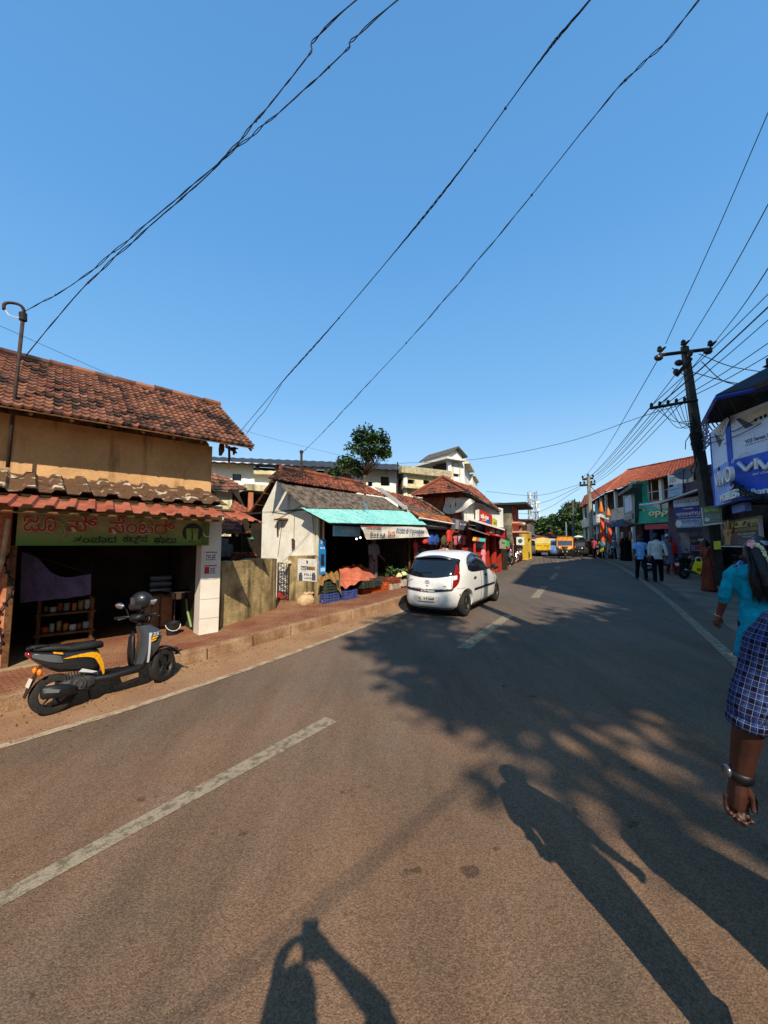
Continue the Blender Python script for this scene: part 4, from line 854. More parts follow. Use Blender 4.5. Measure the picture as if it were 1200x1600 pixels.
b = MB(); sheet(b, P(Lp, 300, 722, .8), P(Lp, 624, 735, .8), P(Lp, 624, 726, -5) , P(Lp, 300, 713, -5), .5, .05, .05, False, 4); b.build('roof', mat('black_sheet', '33353a', '26282c', ns=1, rough=.8), lb)
panel('ledge', Lp, 396, 735, 440, 741, .5, .5, M_cream, lb); panel('floor_band', Lp, 300, 757, 440, 760, .3, .3, M_cream, lb)
for u in (402, 436): panel('water_tank', Lp, u - 3, 727, u + 3, 735, .2, .3, mat('grey_tank', '7c7e7c', rough=.6), lb)
cb = thing('cream_block', 'cream flat roofed block with stained parapet beside the white tower', 'building', Y(660, 860, 26))
Cp = Plane(Y(630, 860, 25.5), Y(707, 860, 27.5), 0)
Cs = Plane(Y(631, 860, 25.5), Y(616, 860, 29), 0)
hol = [rpx(Cp, 637, 749, 648, 756), rpx(Cp, 661.5, 750, 672, 757)]
x = rpx(Cp, 631, 742, 706, 860); b = MB(); wall_holes(b, Cp, x[0], x[1], 0, Cp.at(668, 743)[1], 0, hol, .25); b.build('wall', M_cream, cb)
b = MB(); b.pbox(Cp, x[0], x[1], 0, x[3] - .4, -3, -.4); b.build('dark_room', M_dark, cb)
for h in hol: b = MB(); b.pbox(Cp, h[0] + .04, h[1] - .04, h[2] + .03, h[3] - .03, -.2, -.15); b.build('window', M_glassd, cb)
b = MB(); b.pbox(Cs, .02, Cs.len, 0, Cp.at(668, 743)[1], -.25, 0); b.build('side_wall', M_white, cb)
panel('parapet', Cp, 628, 731.5, 706, 742, .35, 3.3, mat('lichen_parapet', '8f866c', 'b8ae90', ns=6, rough=.95, bump=.4), cb)
panel('sunshade', Cp, 633, 761, 690, 764, .4, .4, M_cream, cb)
tw = thing('white_tower', 'tall white stepped tower with small gabled top and arched panel', 'building', Y(715, 860, 30))
Tp = Plane(Y(701, 860, 29.5), Y(727, 860, 30.5), 0); Ts = Plane(Y(726.5, 860, 30.5), Y(752, 860, 44), 0); Tl = Plane(Y(702, 860, 29.5), Y(680, 860, 34), 0)
x = rpx(Tp, 702, 717, 726.5, 860); zt_ = Tp.at(714, 718)[1]
arch = rpx(Tp, 708, 740, 718, 745); b = MB(); wall_holes(b, Tp, x[0], x[1], 0, zt_, 0, [arch], .25); b.build('front_wall', M_white, tw)
b = MB(); b.pbox(Tp, x[0] + .1, x[1] - .1, 0, zt_ - .3, -2, -.35); b.build('dark_room', M_dark, tw)
b = MB(); b.pbox(Tp, arch[0] + .04, arch[1] - .04, arch[2] + .03, arch[3] - .03, -.2, -.15); b.build('window', M_glassd, tw)
b = MB(); a0, z0 = Tp.at(707.5, 754); a1, z1 = Tp.at(718.5, 754); zc = Tp.at(713, 730)[1]; rr = (a1 - a0) / 2
outl = [(a0, z0), (a0, zc)] + [(a0 + rr - rr * math.cos(t), zc + rr * math.sin(t)) for t in [k * math.pi / 10 for k in range(1, 10)]] + [(a1, zc), (a1, z0)]
b.tube([Tp.pt(a, z, .03) for a, z in outl], .05, 5); b.build('arch_frame', M_cream, tw)
b = MB(); a0, a1, z0, z1 = rpx(Tp, 700.5, 701, 724.5, 717); am = (a0 + a1) / 2; zb = Tp.at(712, 711)[1]
b.slab([Tp.pt(a0 + .1, z0, -.1), Tp.pt(a1 - .1, z0, -.1), Tp.pt(a1 - .1, zb, -.1), Tp.pt(am, z1, -.1), Tp.pt(a0 + .1, zb, -.1)], -Tp.n * 3); b.build('gable_head', M_white, tw)
b = MB()
for s_, e_ in ((a0 - .15, am), (a1 + .15, am)): b.slab([Tp.pt(s_, zb - .12, .3), Tp.pt(e_, z1 + .05, .3), Tp.pt(e_, z1 + .05, -3.4), Tp.pt(s_, zb - .12, -3.4)], (0, 0, .1))
b.build('gable_roof', mat('dark_slate', '4a4844', '5c5850', ns=3, rough=.9), tw)
panel('cornice', Tp, 699, 715.5, 728.5, 718.5, .5, 4.2, M_white, tw)
b = MB(); b.pbox(Tl, 0.02, Tl.len, 0, zt_, -.25, 0); b.build('left_wall', M_white, tw)
steps = [(0, 4.2, 719), (4.2, 8.5, 722), (8.5, 15, 737)]
for k, (s0, s1, v) in enumerate(steps):
    u = 728 + k * 9; zz = zt_ - (.2, .5, 2.2)[k]; b = MB(); hol = [(s0 + 1.1, s0 + 2.3, zz - 3.2 + i * -3, zz - 1.9 - i * 3) for i in range(2)]
    wall_holes(b, Ts, s0, s1 - .02, 0, zz, .0 + .25 * (k % 2), hol, .3); b.build('side_wall', M_white, tw)
    for h in hol: b = MB(); b.pbox(Ts, h[0], h[1], h[2], h[3], -.3, -.2); b.build('window', M_glassd, tw)
    b = MB(); b.pbox(Ts, s0, s1 - .05, zz - .05, zz + .12, -.2, .45); b.pbox(Ts, s0 + .5, s1 - .8, zz - 1.75, zz - 1.6, 0, .5); b.build('sunshade', M_cream, tw)
b = MB(); b.pbox(Ts, .0, 14.9, 0, zt_ - 2.6, -4, -.35); b.build('core', M_dark, tw)
tree('leafy tree with open crown rising behind the fruit shop roof', Y(574, 865, 20), 6.6, 4.2, (1.15, .9, 1.15, 5.5), 26, 130, .11, 5, clump=.42, tr=.08, lean=(-.15, 0), mats=[M_leaf_d, mat('leaf_mid', (.035, .08, .022), (.055, .105, .03), ns=2, rough=.6)])
tree('low spreading tree beside the leafy tree over the red ridge', Y(540, 865, 20.5), 5.2, 3.6, (1.0, .8, .6, 4.55), 16, 110, .11, 6, clump=.4, tr=.07, mats=[M_leaf_d, _mats['leaf_mid']])
b = MB(); b.tube([P(Cp, 621, 775, .5), P(Cp, 621, 722, .5)], .05, 6); tag(b.build('roof_pole', M_iron), 'thin dark pole standing at the corner of the cream block', 'pole')
# ------------------------------------------------------------------ clothes shop, hip roofed shop row (left side of the street)
ct = thing('clothes_shop', 'low dark clothes shop with rusty sheet eave right of the aqua awning', 'shop', Fp.pt(5.5, 0, -1))
b = MB(); tiles(b, P(Fp, 640, 795, -.35), P(Fp, 688, 803, -.35), P(Fp, 664, 783, -1.7), P(Fp, 598, 766, -1.7), .2, .2, .02, .025, .01, 41, 4); rf_ = b.build('tile_roof', M_tile_f, ct)
b = MB(); sheet(b, P(Fp, 637, 797, -.1), P(Fp, 694, 807.5, -.1), P(Fp, 686, 802, -.5), P(Fp, 638, 790, -.5), .09, .02, .01, False, 4); b.tube([P(Fp, 646, 776, -1.3), P(Fp, 672, 790, -.7), P(Fp, 694, 805, -.15)], .06, 6); b.build('asbestos_edge', M_asb, rf_)
b = MB(); sheet(b, P(Fp, 656, 809, .55), P(Fp, 709, 818.5, .55), P(Fp, 703, 808, -.1), P(Fp, 640, 798, -.1), .1, .018, .004, False, 4, 3, .012); b.build('rusty_eave', mat('orange_rust', 'b06a2c', '6c3a22', ns=3.5, rough=.9, lo=.42, hi=.55, bump=.3), ct)
b = MB(); b.tube([P(Fp, 655, 809.5, .56), P(Fp, 710, 819, .56)], .03, 4); b.build('gutter', M_plastw, ct)
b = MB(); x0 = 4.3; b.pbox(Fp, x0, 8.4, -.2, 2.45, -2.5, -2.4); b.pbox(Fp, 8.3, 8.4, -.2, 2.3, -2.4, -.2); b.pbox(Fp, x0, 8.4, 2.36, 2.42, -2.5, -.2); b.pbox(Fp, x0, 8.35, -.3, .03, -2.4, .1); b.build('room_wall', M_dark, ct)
ss = thing('fascia_sign', 'dark fascia sign with grey letters over the clothes shop', 'sign', P(Fp, 683, 826, .4)); a0, z0 = Fp.at(664, 820, .45); a1, z1 = Fp.at(699, 826, .45)
b = MB(); pts_ = [P(Fp, 662, 812, .45), P(Fp, 700, 818, .45), P(Fp, 700, 827.5, .45), P(Fp, 662, 826, .45)]; b.slab(pts_, -Fp.n * .05); b.build('board', mat('sign_black', '1b1c22', rough=.6), ss)
ptext('lettering', Fp, 'COLLECTION', 668, 816.5, 696, 823.5, .455, mat('letter_grey', '77777c', rough=.6), ss)
s2 = thing('vinyl_banner', 'greyish printed vinyl board jutting beside the dark fascia sign', 'sign', P(Fp, 719, 829, .3)); b = MB(); b.slab([P(Fp, *p, .35) for p in ((708, 809.5), (731, 815), (730, 829), (707, 826.5))], -Fp.n * .04); b.build('board', mat('banner_grey', '5c5a66', '3e3c48', ns=4, rough=.7), s2)
b = MB(); b.slab([P(Fp, *p, .355) for p in ((712, 811.5), (717, 812.7), (716.5, 826.6), (711.5, 826.2))], Fp.n * .003); b.build('picture', mat('banner_pic', '8c8890', rough=.7), s2); pscrib('lettering', Fp, 719, 817, 729, 821, .352, M_plastw, s2, 4, 3)
def bag(label, u, v, off, w, h, m, cat='bag', name='hanging_bag', grp='bags hung along the clothes shop'):
    t = thing(name, label, cat, P(Fp, u, v, off), group=grp); c = P(Fp, u, v, off); b = MB()
    b.rings([[c + Fp.d * (w / 2 * f * math.cos(a)) + Fp.n * (w * .28 * f * math.sin(a)) + Vector((0, 0, hh * h)) for a in [i * math.pi / 5 for i in range(10)]] for hh, f in ((-1, .7), (-.95, .92), (-.6, 1.05), (-.2, .95), (-.03, .6), (0, .35))]); b.build('body', m, t, smooth=True)
    b = MB(); b.tube([c - Fp.d * w * .15, c + Vector((0, 0, h * .22)), c + Fp.d * w * .15], .012, 5); b.build('strap', M_ink, t)
    b = MB(); cc = c + Fp.n * w * .3 - Vector((0, 0, h * .62)); b.box(cc, (w * .5, .05, h * .4), Matrix.Rotation(math.atan2(Fp.d.y, Fp.d.x), 3, 'Z')); bevel(b.build('pocket', m, t), .02); return t
Mb1 = mat('bag_blue', '2c4c98', rough=.7); Mb2 = mat('bag_olive', '4e4a30', rough=.8); Mb3 = mat('cloth_pink', 'c87a84', rough=.8); Mb4 = mat('cloth_redv', 'c03a2c', rough=.8)
bag('blue backpack hanging nearest the white banner at the clothes shop', 672, 831, .2, .34, .46, Mb1); bag('deeper blue backpack hanging second from the white banner', 680, 831, .2, .34, .48, mat('bag_blue2', '22407e', rough=.7)); bag('olive backpack hanging between blue bag and red lantern dress', 693, 833, .2, .36, .46, Mb2)
bag('small red bag hanging at the edge of the white banner', 664, 841, .1, .3, .2, Mb4)
def hung(label, u, v, off, w, h, m, seed, name='hanging_garment', cat='garment', grp='garments hung along the clothes shop'):
    t = thing(name, label, cat, P(Fp, u, v, off), group=grp); c = P(Fp, u, v, off); q = random.Random(seed); b = MB(); ph = q.uniform(0, 6)
    b.rings([[c + Fp.d * (w / 2 * f * math.cos(a)) + Fp.n * (.06 * f * math.sin(a) * (1 + .4 * math.sin(3 * a + ph))) - Vector((0, 0, hh * h)) for a in [i * math.pi / 6 for i in range(12)]] for hh, f in ((0, .2), (.05, .55), (.12, 1), (.3, .82), (.6, .9), (.98, 1.08), (1, 1.0))]); b.build('cloth', m, t, smooth=True)
    b = MB(); b.tube([c, c + Vector((0, 0, .12))], .008, 4); b.build('hanger', M_steel, t)
    for s_ in (-1, 1): b = MB(); b.tube([c + Fp.d * s_ * w * .42 - Vector((0, 0, h * .12)), c + Fp.d * s_ * w * .62 - Vector((0, 0, h * .38))], [.05, .045], 6); b.build('sleeve', m, t)
hung('bright red lantern shaped dress hung under the fascia sign end', 702, 826, .35, .42, .5, Mb4, 1)
hung('red striped shirt hung at the shutter left of the pink ones', 711, 835, .1, .24, .42, mat('cloth_rose', 'b4606a', rough=.8), 2); hung('white and pink shirt hung at the shutter centre', 718, 834, .1, .24, .42, mat('cloth_pale', 'c4a8b0', rough=.8), 3); hung('pink blouse hung at the shutter right end', 725, 836, .1, .3, .42, Mb3, 4)
hung('red towel like garment hanging by the stall post', 649, 845, .1, .16, .6, Mb4, 5); hung('grey white garment hanging low beside the stall post', 652, 862, .15, .2, .6, mat('cloth_grey', '8f8c88', rough=.9), 6)
q = random.Random(12); cols_ = ['cloth_a', 'cloth_b', 'cloth_c', 'cloth_d']; hx = ['3a3c46', '7d7468', '2a3550', '5a3236']
for k in range(9): hung(['dark slate', 'dusty beige', 'navy', 'maroon'][k % 4] + ' garment on the dim inner rail of the clothes shop, ' + ['beside the stall post', 'below the first backpack', 'below the second backpack', 'below the olive backpack', 'under the red dress', 'behind the car roof', 'left of the shutter', 'low near the car roof', 'lowest on the rail'][k], 655 + k * 6.5, 850 + (k % 3) * 6, -.3 - .1 * (k % 2), .3, .5, mat(cols_[k % 4], hx[k % 4], rough=.9), 20 + k)
for k, (u, v) in enumerate(((688, 858), (693, 856), (698, 857))): bag(['rose pink handbag low on the shop front, left of a pair', 'tan pink handbag low on the shop front, between two', 'pale pink handbag low on the shop front, right of two'][k], u, v, .3, .26, .26, [Mb3, mat('bag_tan', 'a4766a', rough=.7), mat('bag_pale', 'd8a8b0', rough=.7)][k])
tm = thing('rolling_shutter', 'dark red rolling shutter behind the hanging shirts', 'shutter', P(Fp, 716, 890, -.1)); b = MB(); x = rpx(Fp, 705, 832, 732, 900, -.1)
n_ = 22; b.slab([Fp.pt(x[0] + 0, 0, -.1), Fp.pt(x[1], 0, -.1), Fp.pt(x[1], x[3], -.1), Fp.pt(x[0], x[3], -.1)], -Fp.n * .03)
for k in range(n_): z_ = x[3] * k / n_; b.hexa([Fp.pt(x[0], z_ + .01, -.099), Fp.pt(x[1], z_ + .01, -.099), Fp.pt(x[1], z_ + .01, -.075), Fp.pt(x[0], z_ + .01, -.075), Fp.pt(x[0], z_ + .07, -.099), Fp.pt(x[1], z_ + .07, -.099), Fp.pt(x[1], z_ + .07, -.09), Fp.pt(x[0], z_ + .07, -.09)])
b.build('slats', mat('shutter_red', '5c241e', '4a1c18', ns=3, rough=.6), tm); 
for a_ in (x[0] - .1, x[1] + .01): b = MB(); b.pbox(Fp, a_, a_ + .09, 0, x[3], -.15, .02); b.build('guide_rail', M_wood, tm)

hb = thing('hip_roof_building', 'two storey shop house with brown hip roof and torn white tarp on its side', 'building', Fp.pt(10, 0, -1))
cA = P(Fp, 643, 774, -1.75); cB = P(Fp, 731, 767, .75); cC = P(Fp, 783, 799, .3); cC.z = cB.z - .25; apx = P(Fp, 692, 746, -.5); cC = P(Fp, 783, 799, .2); ap2 = apx + Fp.d * 3.5 + Vector((0, 0, -.05))
b = MB(); tiles(b, cA, cB, apx + Fp.n * .02, apx - Fp.n * .02, .14, .16, .016, .024, .008, 51, 4); r1 = b.build('roof', M_tile_h, hb)
b = MB(); tiles(b, cB, cC, ap2, apx, .22, .22, .02, .025, .01, 52, 4); cD = cA + Fp.d * 5; tiles(b, cD, cA, apx, ap2, .25, .25, .02, .025, .01, 53, 4); b.build('roof', M_tile_h, hb)
b = MB(); ridge_caps(b, cB + Vector((0, 0, .03)), apx + Vector((0, 0, .04)), .3, .07); ridge_caps(b, cA + Vector((0, 0, .03)), apx + Vector((0, 0, .04)), .3, .07); b.build('ridge_cap', M_tile_h, r1)
b = MB(); b.slab([cB - Vector((0, 0, .05)), cC - Vector((0, 0, .05)), cC - Fp.n * .9 + Vector((0, 0, .2)), cB - Fp.n * .9 + Vector((0, 0, .3))], (0, 0, .02))
for k in range(8): p = cB.lerp(cC, k / 7.5); b.tube([p - Vector((0, 0, .08)), p - Fp.n * .9 + Vector((0, 0, .2))], .03, 4)
b.build('eave', mat('eave_grey', '4c4a48', '3a3836', ns=3, rough=.9), hb)
Gq = Plane(Fp.pt(8.2, 0, .1), Fp.pt(8.2, 0, -3))
b = MB(); q0 = Gq.at(643, 778)[0]; b.pbox(Gq, 0, 2.6, 0, cB.z - Gq.O.z - .02, -.2, 0); b.build('side_wall', mat('raw_brick', '9c5234', '6f3a28', ns=5, rough=.95, bump=.7, bs=22, lo=.4, hi=.6), hb)
b = MB(); x = rpx(Fp, 733, 783, 770, 812, .1); b.pbox(Fp, 8.22, 13.4, 2.3, cC.z - Fp.O.z + .2, -.15, .1); b.build('upper_wall', M_white, hb)
b = MB()
for u in (694, 704, 712): p = P(Gq, u, 800 if u != 704 else 806, .08); b.tube([p, P(Gq, u, 770 - (6 if u == 704 else 0), .08)], .025, 5)
b.build('pole', M_iron, hb)
tp = MB(); T_ = catmull([P(Gq, *p, .12) for p in ((696, 778), (705, 777), (716, 778), (728, 777))] + [P(Fp, 742, 783, .9)], 20); B2 = catmull([P(Gq, *p, .14) for p in ((693, 800), (702, 803), (711, 802))] + [P(Fp, 724, 797, .5), P(Fp, 742, 784, .95)], 20)
tp.grid(lambda u, v: B2[round(u * 20)].lerp(T_[round(u * 20)], v) + Gq.n * (.05 * math.sin(u * 15 + v * 5) + .04 * math.sin(v * 9)), 20, 8); tag(tp.build('tarpaulin', mat('tarp_white', 'dcd6ca', 'c8c0b2', ns=3, rough=.8), smooth=True), 'torn white tarpaulin flapping on the side of the hip roofed building', 'tarpaulin')
def sign_thing(label, pl, quad, off, m, texts=(), th=.08, name='shop_sign', frame=None):
    c = P(pl, sum(p[0] for p in quad) / 4, max(p[1] for p in quad), off); t = thing(name, label, 'sign', c); b = MB(); b.slab([P(pl, *p, off) for p in quad], -pl.n * th); b.build('board', m, t)
    for body, u0, v0, u1, v1, mm in texts:
        if body.startswith('~'): pscrib('lettering', pl, u0, v0, u1, v1, off + .004, mm, t, int(body[1:] or 6), int(u0))
        else: ptext('lettering', pl, body, u0, v0, u1, v1, off + .004, mm, t, .01, .02)
    return t
sign_thing('upper red sign with two white words on the hip roofed building', Fp, [(749, 796), (769, 805), (769, 822), (749, 814)], .3, M_red, [('ಜಯ', 751, 802, 756, 810, M_plastw), ('ರಾಜ', 757.5, 805, 763, 812, M_plastw), ('~4', 753, 811, 762, 814, M_plastw)])
sign_thing('pale end panel standing left of the upper red sign', Fp, [(745.5, 797), (748.8, 796), (748.8, 813), (745.5, 813)], .3, M_plastw)
sign_thing('blue and red panel joined to the right of the upper red sign', Fp, [(761.5, 813), (766, 811), (766, 820), (761.5, 817)], .36, mat('panel_blue', '2c4490', rough=.6), th=.04)
sign_thing('yellow green sign with dark letters at the end of the upper storey', Fp, [(770, 809), (777, 813), (777, 824), (770, 822)], .3, mat('sign_yellow', 'b4b43c', 'a4a030', ns=3, rough=.6), [('~3', 771.5, 814, 776, 820, M_ink)])
sign_thing('grey blue sign under the white ledge', Fp, [(746, 817), (760, 822), (760, 830), (746, 827)], .5, mat('sign_slate', '55648c', rough=.6), [('~5', 748, 821, 758, 824, mat('letter_pale', 'a8aab4', rough=.7))])
sign_thing('long red shop fascia with white lettering above the red shop posts', Fp, [(761, 818), (789, 828), (789, 841), (761, 834)], .75, mat('fascia_red', 'c4281c', 'b4241a', ns=2, rough=.5), [('ಮಹಾ', 765, 825, 772, 832.5, M_plastw), ('ಲಕ್ಷ', 775, 828, 780.5, 833, M_plastw), ('~4', 774.5, 834, 780.5, 837, M_plastw)])
b = MB(); b.slab([P(Fp, 731, 812, .95), P(Fp, 789, 829, .95), P(Fp, 789, 829, .1), P(Fp, 734, 812, .1)], (0, 0, .07)); b.build('ledge', M_white, hb)
b = MB(); sheet(b, P(Fp, 731, 826, .95), P(Fp, 765, 837, .95), P(Fp, 764, 834, .1), P(Fp, 733, 823, .1), .12, .02, .01); b.build('tin_awning', mat('tin', 'a8a094', '84786a', ns=4, rough=.7), hb)
b = MB(); b.pbox(Fp, 8.3, 13.9, -.3, 2.3, -2.5, -2.4); b.pbox(Fp, 8.3, 13.9, 2.2, 2.25, -2.4, .1); b.pbox(Fp, 13.8, 13.9, -.3, 2.2, -2.4, .1); b.build('room_wall', M_dark, hb)
for u in (735, 762, 773, 781): b = MB(); a = Fp.at(u, 850, .15)[0]; b.pbox(Fp, a - .1, a + .1, -.2, 2.2, 0, .18); b.build('shop_pier', mat('red_pier', 'a8301e', '8c281a', ns=2, rough=.7), hb)
b = MB(); x = rpx(Fp, 764, 838, 771, 880, -.05); b.pbox(Fp, x[0], x[1], -.2, x[3], -.15, -.05); b.build('shop_door', mat('door_red', '7e2a1e', '6a2218', ns=3, rough=.7), hb)
for k in range(4): b = MB(); x = rpx(Fp, 766, 846 + k * 6, 780, 849 + k * 6, -.5); b.pbox(Fp, x[0], x[1], x[2], x[3], -.8, -.5); b.build('shelf', mat('shelf_red', '9a3526', rough=.7), hb)
ki = thing('kiosk', 'small street kiosk with teal striped awning and red counter', 'kiosk', P(Fp, 748, 872, .9))
b = MB(); x = rpx(Fp, 742, 856, 753, 876, .9); b.pbox(Fp, x[0], x[1], -.05, x[3], .35, .9); b.build('counter', mat('counter_red', 'b03a22', '9a321e', ns=3, rough=.6), ki)
for k in range(4):
    b = MB(); t0, t1 = k / 4, (k + 1) / 4; A_, B_2, C_, D_ = P(Fp, 738, 845, 1.25), P(Fp, 758, 847, 1.25), P(Fp, 760, 840, .5), P(Fp, 740, 838, .5)
    b.slab([A_.lerp(B_2, t0), A_.lerp(B_2, t1 - .004), D_.lerp(C_, t1 - .004), D_.lerp(C_, t0)], (0, 0, .03)); b.build('awning_stripe', mat('stripe_%d' % k, ['c8a83c', 'c04a30', '4fa8a0', '4fa8a0'][k], rough=.7), ki)
for u in (741, 757): b = MB(); p = P(Fp, u, 846, 1.15); b.tube([Vector((p.x, p.y, gz(p.x, p.y))), p], .045, 6); b.build('post', mat('post_red', 'b83020', rough=.6), ki)
b = MB(); p = P(Fp, 747, 856, .7); b.ell(p + Vector((0, 0, .1)), (.2, .2, .16)); b.ell(p + Fp.d * .35 + Vector((0, 0, .12)), (.14, .14, .18)); b.ell(p - Fp.d * .3 + Vector((0, 0, .08)), (.1, .1, .14)); b.build('goods', mat('goods_mix', '7a8088', 'b0a898', ns=8, rough=.7), ki, smooth=True)
hung('pale pink frock hanging on the kiosk post', 755, 858, 1.3, .26, .6, Mb3, 30)
sign_thing('grey and yellow poster board right of the red shop', Fp, [(783, 841), (791, 844), (791, 858), (783, 857)], .4, mat('poster_grey', '9a988c', '8a887c', ns=4, rough=.7), [('~3', 784, 846, 790, 850, M_ink), ('~3', 784, 852, 790, 856, mat('poster_yel', 'b8a040', rough=.7))])
sign_thing('bright green shop panel beside the grey poster board', Fp, [(791.5, 844), (796, 846), (796, 855), (791.5, 854)], .45, mat('panel_green', '3cae3a', rough=.5))

# ------------------------------------------------------------------ further up the left side
F2 = Plane(G(770, 889, .18), G(806, 875.5, .18))
cbk = thing('concrete_building', 'unfinished dark concrete building with pink street face and black roof slab', 'building', F2.pt(8, 0, -2))
s0_ = 7.2; Gc = Plane(F2.pt(s0_, 0, 0), F2.pt(s0_, 0, -4)); zt = F2.at(800, 790)[1]
b = MB(); b.pbox(Gc, 0, 6, 0, zt, -.25, 0); b.build('end_wall', mat('mouldy_concrete', '5a564c', '8c846c', ns=1.6, rough=.95, bump=.5, lo=.5, hi=.7, streak=('2e2c28', 2.5, .5)), cbk)
hol = [(s0_ + .7, s0_ + 1.5, 2.9, 3.6), (s0_ + 2, s0_ + 2.8, 2.9, 3.6), (s0_ + .5, s0_ + 2.9, .1, 1.7)]
b = MB(); wall_holes(b, F2, s0_ + .01, s0_ + 3.6, 0, zt, 0, hol, .25); b.build('front_wall', mat('pink_wall', 'd89a80', 'c48870', ns=1.5, rough=.9, bump=.2, streak=('a8604a', 2.5, .6)), cbk)
b = MB(); b.pbox(F2, s0_ + .3, s0_ + 3.4, 0, zt - .3, -3, -.4); b.build('dark_room', M_dark, cbk)
b = MB(); b.pbox(F2, s0_ - .5, s0_ + 4.2, zt, zt + .14, -5, 1.0); b.build('roof_slab', mat('black_slab', '2c2e32', rough=.9), cbk)
b = MB(); b.pbox(F2, s0_ + .05, s0_ + 3.5, 2.0, 2.1, 0, .9); b.pbox(F2, s0_, s0_ + 3.5, 2.62, 2.72, 0, .45); b.build('sunshade', mat('sunshade_pink', 'd0907a', rough=.9), cbk)
for h in hol[:2]: b = MB(); b.pbox(F2, h[0], h[1], h[2], h[3], -.2, -.15); b.build('window', M_glassd, cbk)
nb = thing('yellow_shop', 'small mottled building with a yellow painted shop front', 'shop', F2.pt(13, 0, -2))
b = MB(); s1 = 11.6; zt2 = F2.at(815, 818)[1]; Gd = Plane(F2.pt(s1, 0, .1), F2.pt(s1, 0, -4)); b.pbox(Gd, 0, 4, 0, zt2, -.25, 0); b.build('end_wall', mat('mottled_wall', 'a49878', '6c6450', ns=2, rough=.95, bump=.4), nb)
b = MB(); wall_holes(b, F2, s1 + .01, s1 + 4, 0, zt2, .1, [(s1 + .8, s1 + 3.2, 0, 1.6)], .25); b.build('front_wall', M_cream, nb)
b = MB()
for a in (s1 + .1, s1 + 2.6): b.pbox(F2, a, a + .5, 0, 1.65, .11, .5)
b.pbox(F2, s1 + .1, s1 + 3.2, 1.66, 2.1, .11, .5); b.build('yellow_front', mat('yellow_paint', 'c4a434', 'b0922c', ns=2, rough=.6), nb)
b = MB(); b.pbox(F2, s1 + .3, s1 + 3.6, 0, 2.0, -2, -.3); b.build('dark_room', M_dark, nb)
b = MB(); tiles(b, F2.pt(s1 - .3, zt2, .8), F2.pt(s1 + 4, zt2, .8), F2.pt(s1 + 4, zt2 + .9, -2), F2.pt(s1 - .3, zt2 + .9, -2), .3, .3, .02, .03, .01, 61, 3); b.build('roof', M_tile_h, nb)
sgn = thing('round_sign', 'white square sign with a dark green mark over the yellow shop', 'sign', F2.pt(s1 + 1, 1.4, .9)); b = MB(); cc = P(F2, 813, 845, .9); Mq = Gd.d
b.slab([cc + Mq * -.22 + Vector((0, 0, -.24)), cc + Mq * .22 + Vector((0, 0, -.24)), cc + Mq * .22 + Vector((0, 0, .22)), cc + Mq * -.22 + Vector((0, 0, .22))], F2.d * .1); b.build('board', M_plastw, sgn)
b = MB(); b.lathe([(.12, 0), (.12, .01)], cc - F2.d * .01, -F2.d, 12); b.build('mark', mat('mark_green', '2a5a40', rough=.6), sgn)
bb = thing('balcony_house', 'dark balconied house beyond the yellow shop front', 'house', F2.pt(21, 0, -2))
s2_ = F2.at(822, 860, -.6)[0]; zt3 = F2.at(824, 815, -.6)[1]; b = MB(); b.pbox(F2, s2_, s2_ + 4, 0, zt3, -3, -.6); b.build('wall', M_white, bb); b = MB(); b.pbox(F2, s2_ - .1, s2_ + 4, zt3 * .55, zt3 * .9, -.59, -.1); b.build('balcony', mat('grey_balcony', '6a6862', '4c4a46', ns=2, rough=.9), bb); b = MB(); b.pbox(F2, s2_ - .2, s2_ + 4.2, zt3 + .01, zt3 + .15, -3.2, .1); b.build('roof', M_asb, bb); b = MB(); b.pbox(F2, s2_ + .3, s2_ + 3.6, .1, 1.9, -.59, -.5); b.build('shop_front', M_dark, bb); b = MB(); b.slab([F2.pt(s2_, 2.1, .2), F2.pt(s2_ + 4, 2.1, .2), F2.pt(s2_ + 4, 2.4, -.58), F2.pt(s2_, 2.4, -.58)], (0, 0, .06)); b.build('awning', mat('blue_tarp', '4a6a9c', rough=.7), bb)

# ------------------------------------------------------------------ end of the street
eh = thing('street_end_house', 'long brown tiled house closing the far end of the street', 'house', Y(850, 862, 66))
Ep = Plane(Y(826, 862, 62), Y(868, 862, 68), .5)
b = MB(); tiles(b, P(Ep, 826, 847, 1), P(Ep, 866, 846.5, 1), P(Ep, 860, 834.5, -5), P(Ep, 834, 837, -5), .5, .6, .04, .05, .02, 71, 3); b.build('roof', M_tile_h, eh)
b = MB(); x = rpx(Ep, 826, 846, 868, 862, 0); wall_holes(b, Ep, x[0], x[1], 0, x[3], 0, [(x[0] + 1, x[0] + 2, .3, 2), (x[0] + 3, x[0] + 3.8, .3, 2)], .3); b.build('wall', M_white, eh); b = MB(); b.pbox(Ep, x[0] + .2, x[1], 0, x[3] - .2, -3, -.5); b.build('dark_room', M_dark, eh)
rh = thing('red_roof_house', 'house with bright red roof behind the auto rickshaw', 'house', Y(873, 862, 74)); Er = Plane(Y(857, 862, 74), Y(889, 862, 76), .5)
b = MB(); sheet(b, P(Er, 862, 839.5, 1), P(Er, 888, 839.5, 1), P(Er, 886, 832, -3), P(Er, 857, 832, -3), .5, .06, .02); b.build('roof', mat('red_tin', 'b23a28', 'a03222', ns=1, rough=.6), rh); b = MB(); x = rpx(Er, 860, 839, 888, 862, 0); b.pbox(Er, x[0], x[1], 0, x[3], -4, 0); b.build('wall', mat('brick_red_wall', '8e4a34', '7c3e2c', ns=1, rough=.9), rh); b = MB(); b.pbox(Er, x[0], x[1], x[3] * .78, x[3] * .86, .01, .5); b.build('ledge', M_white, rh)
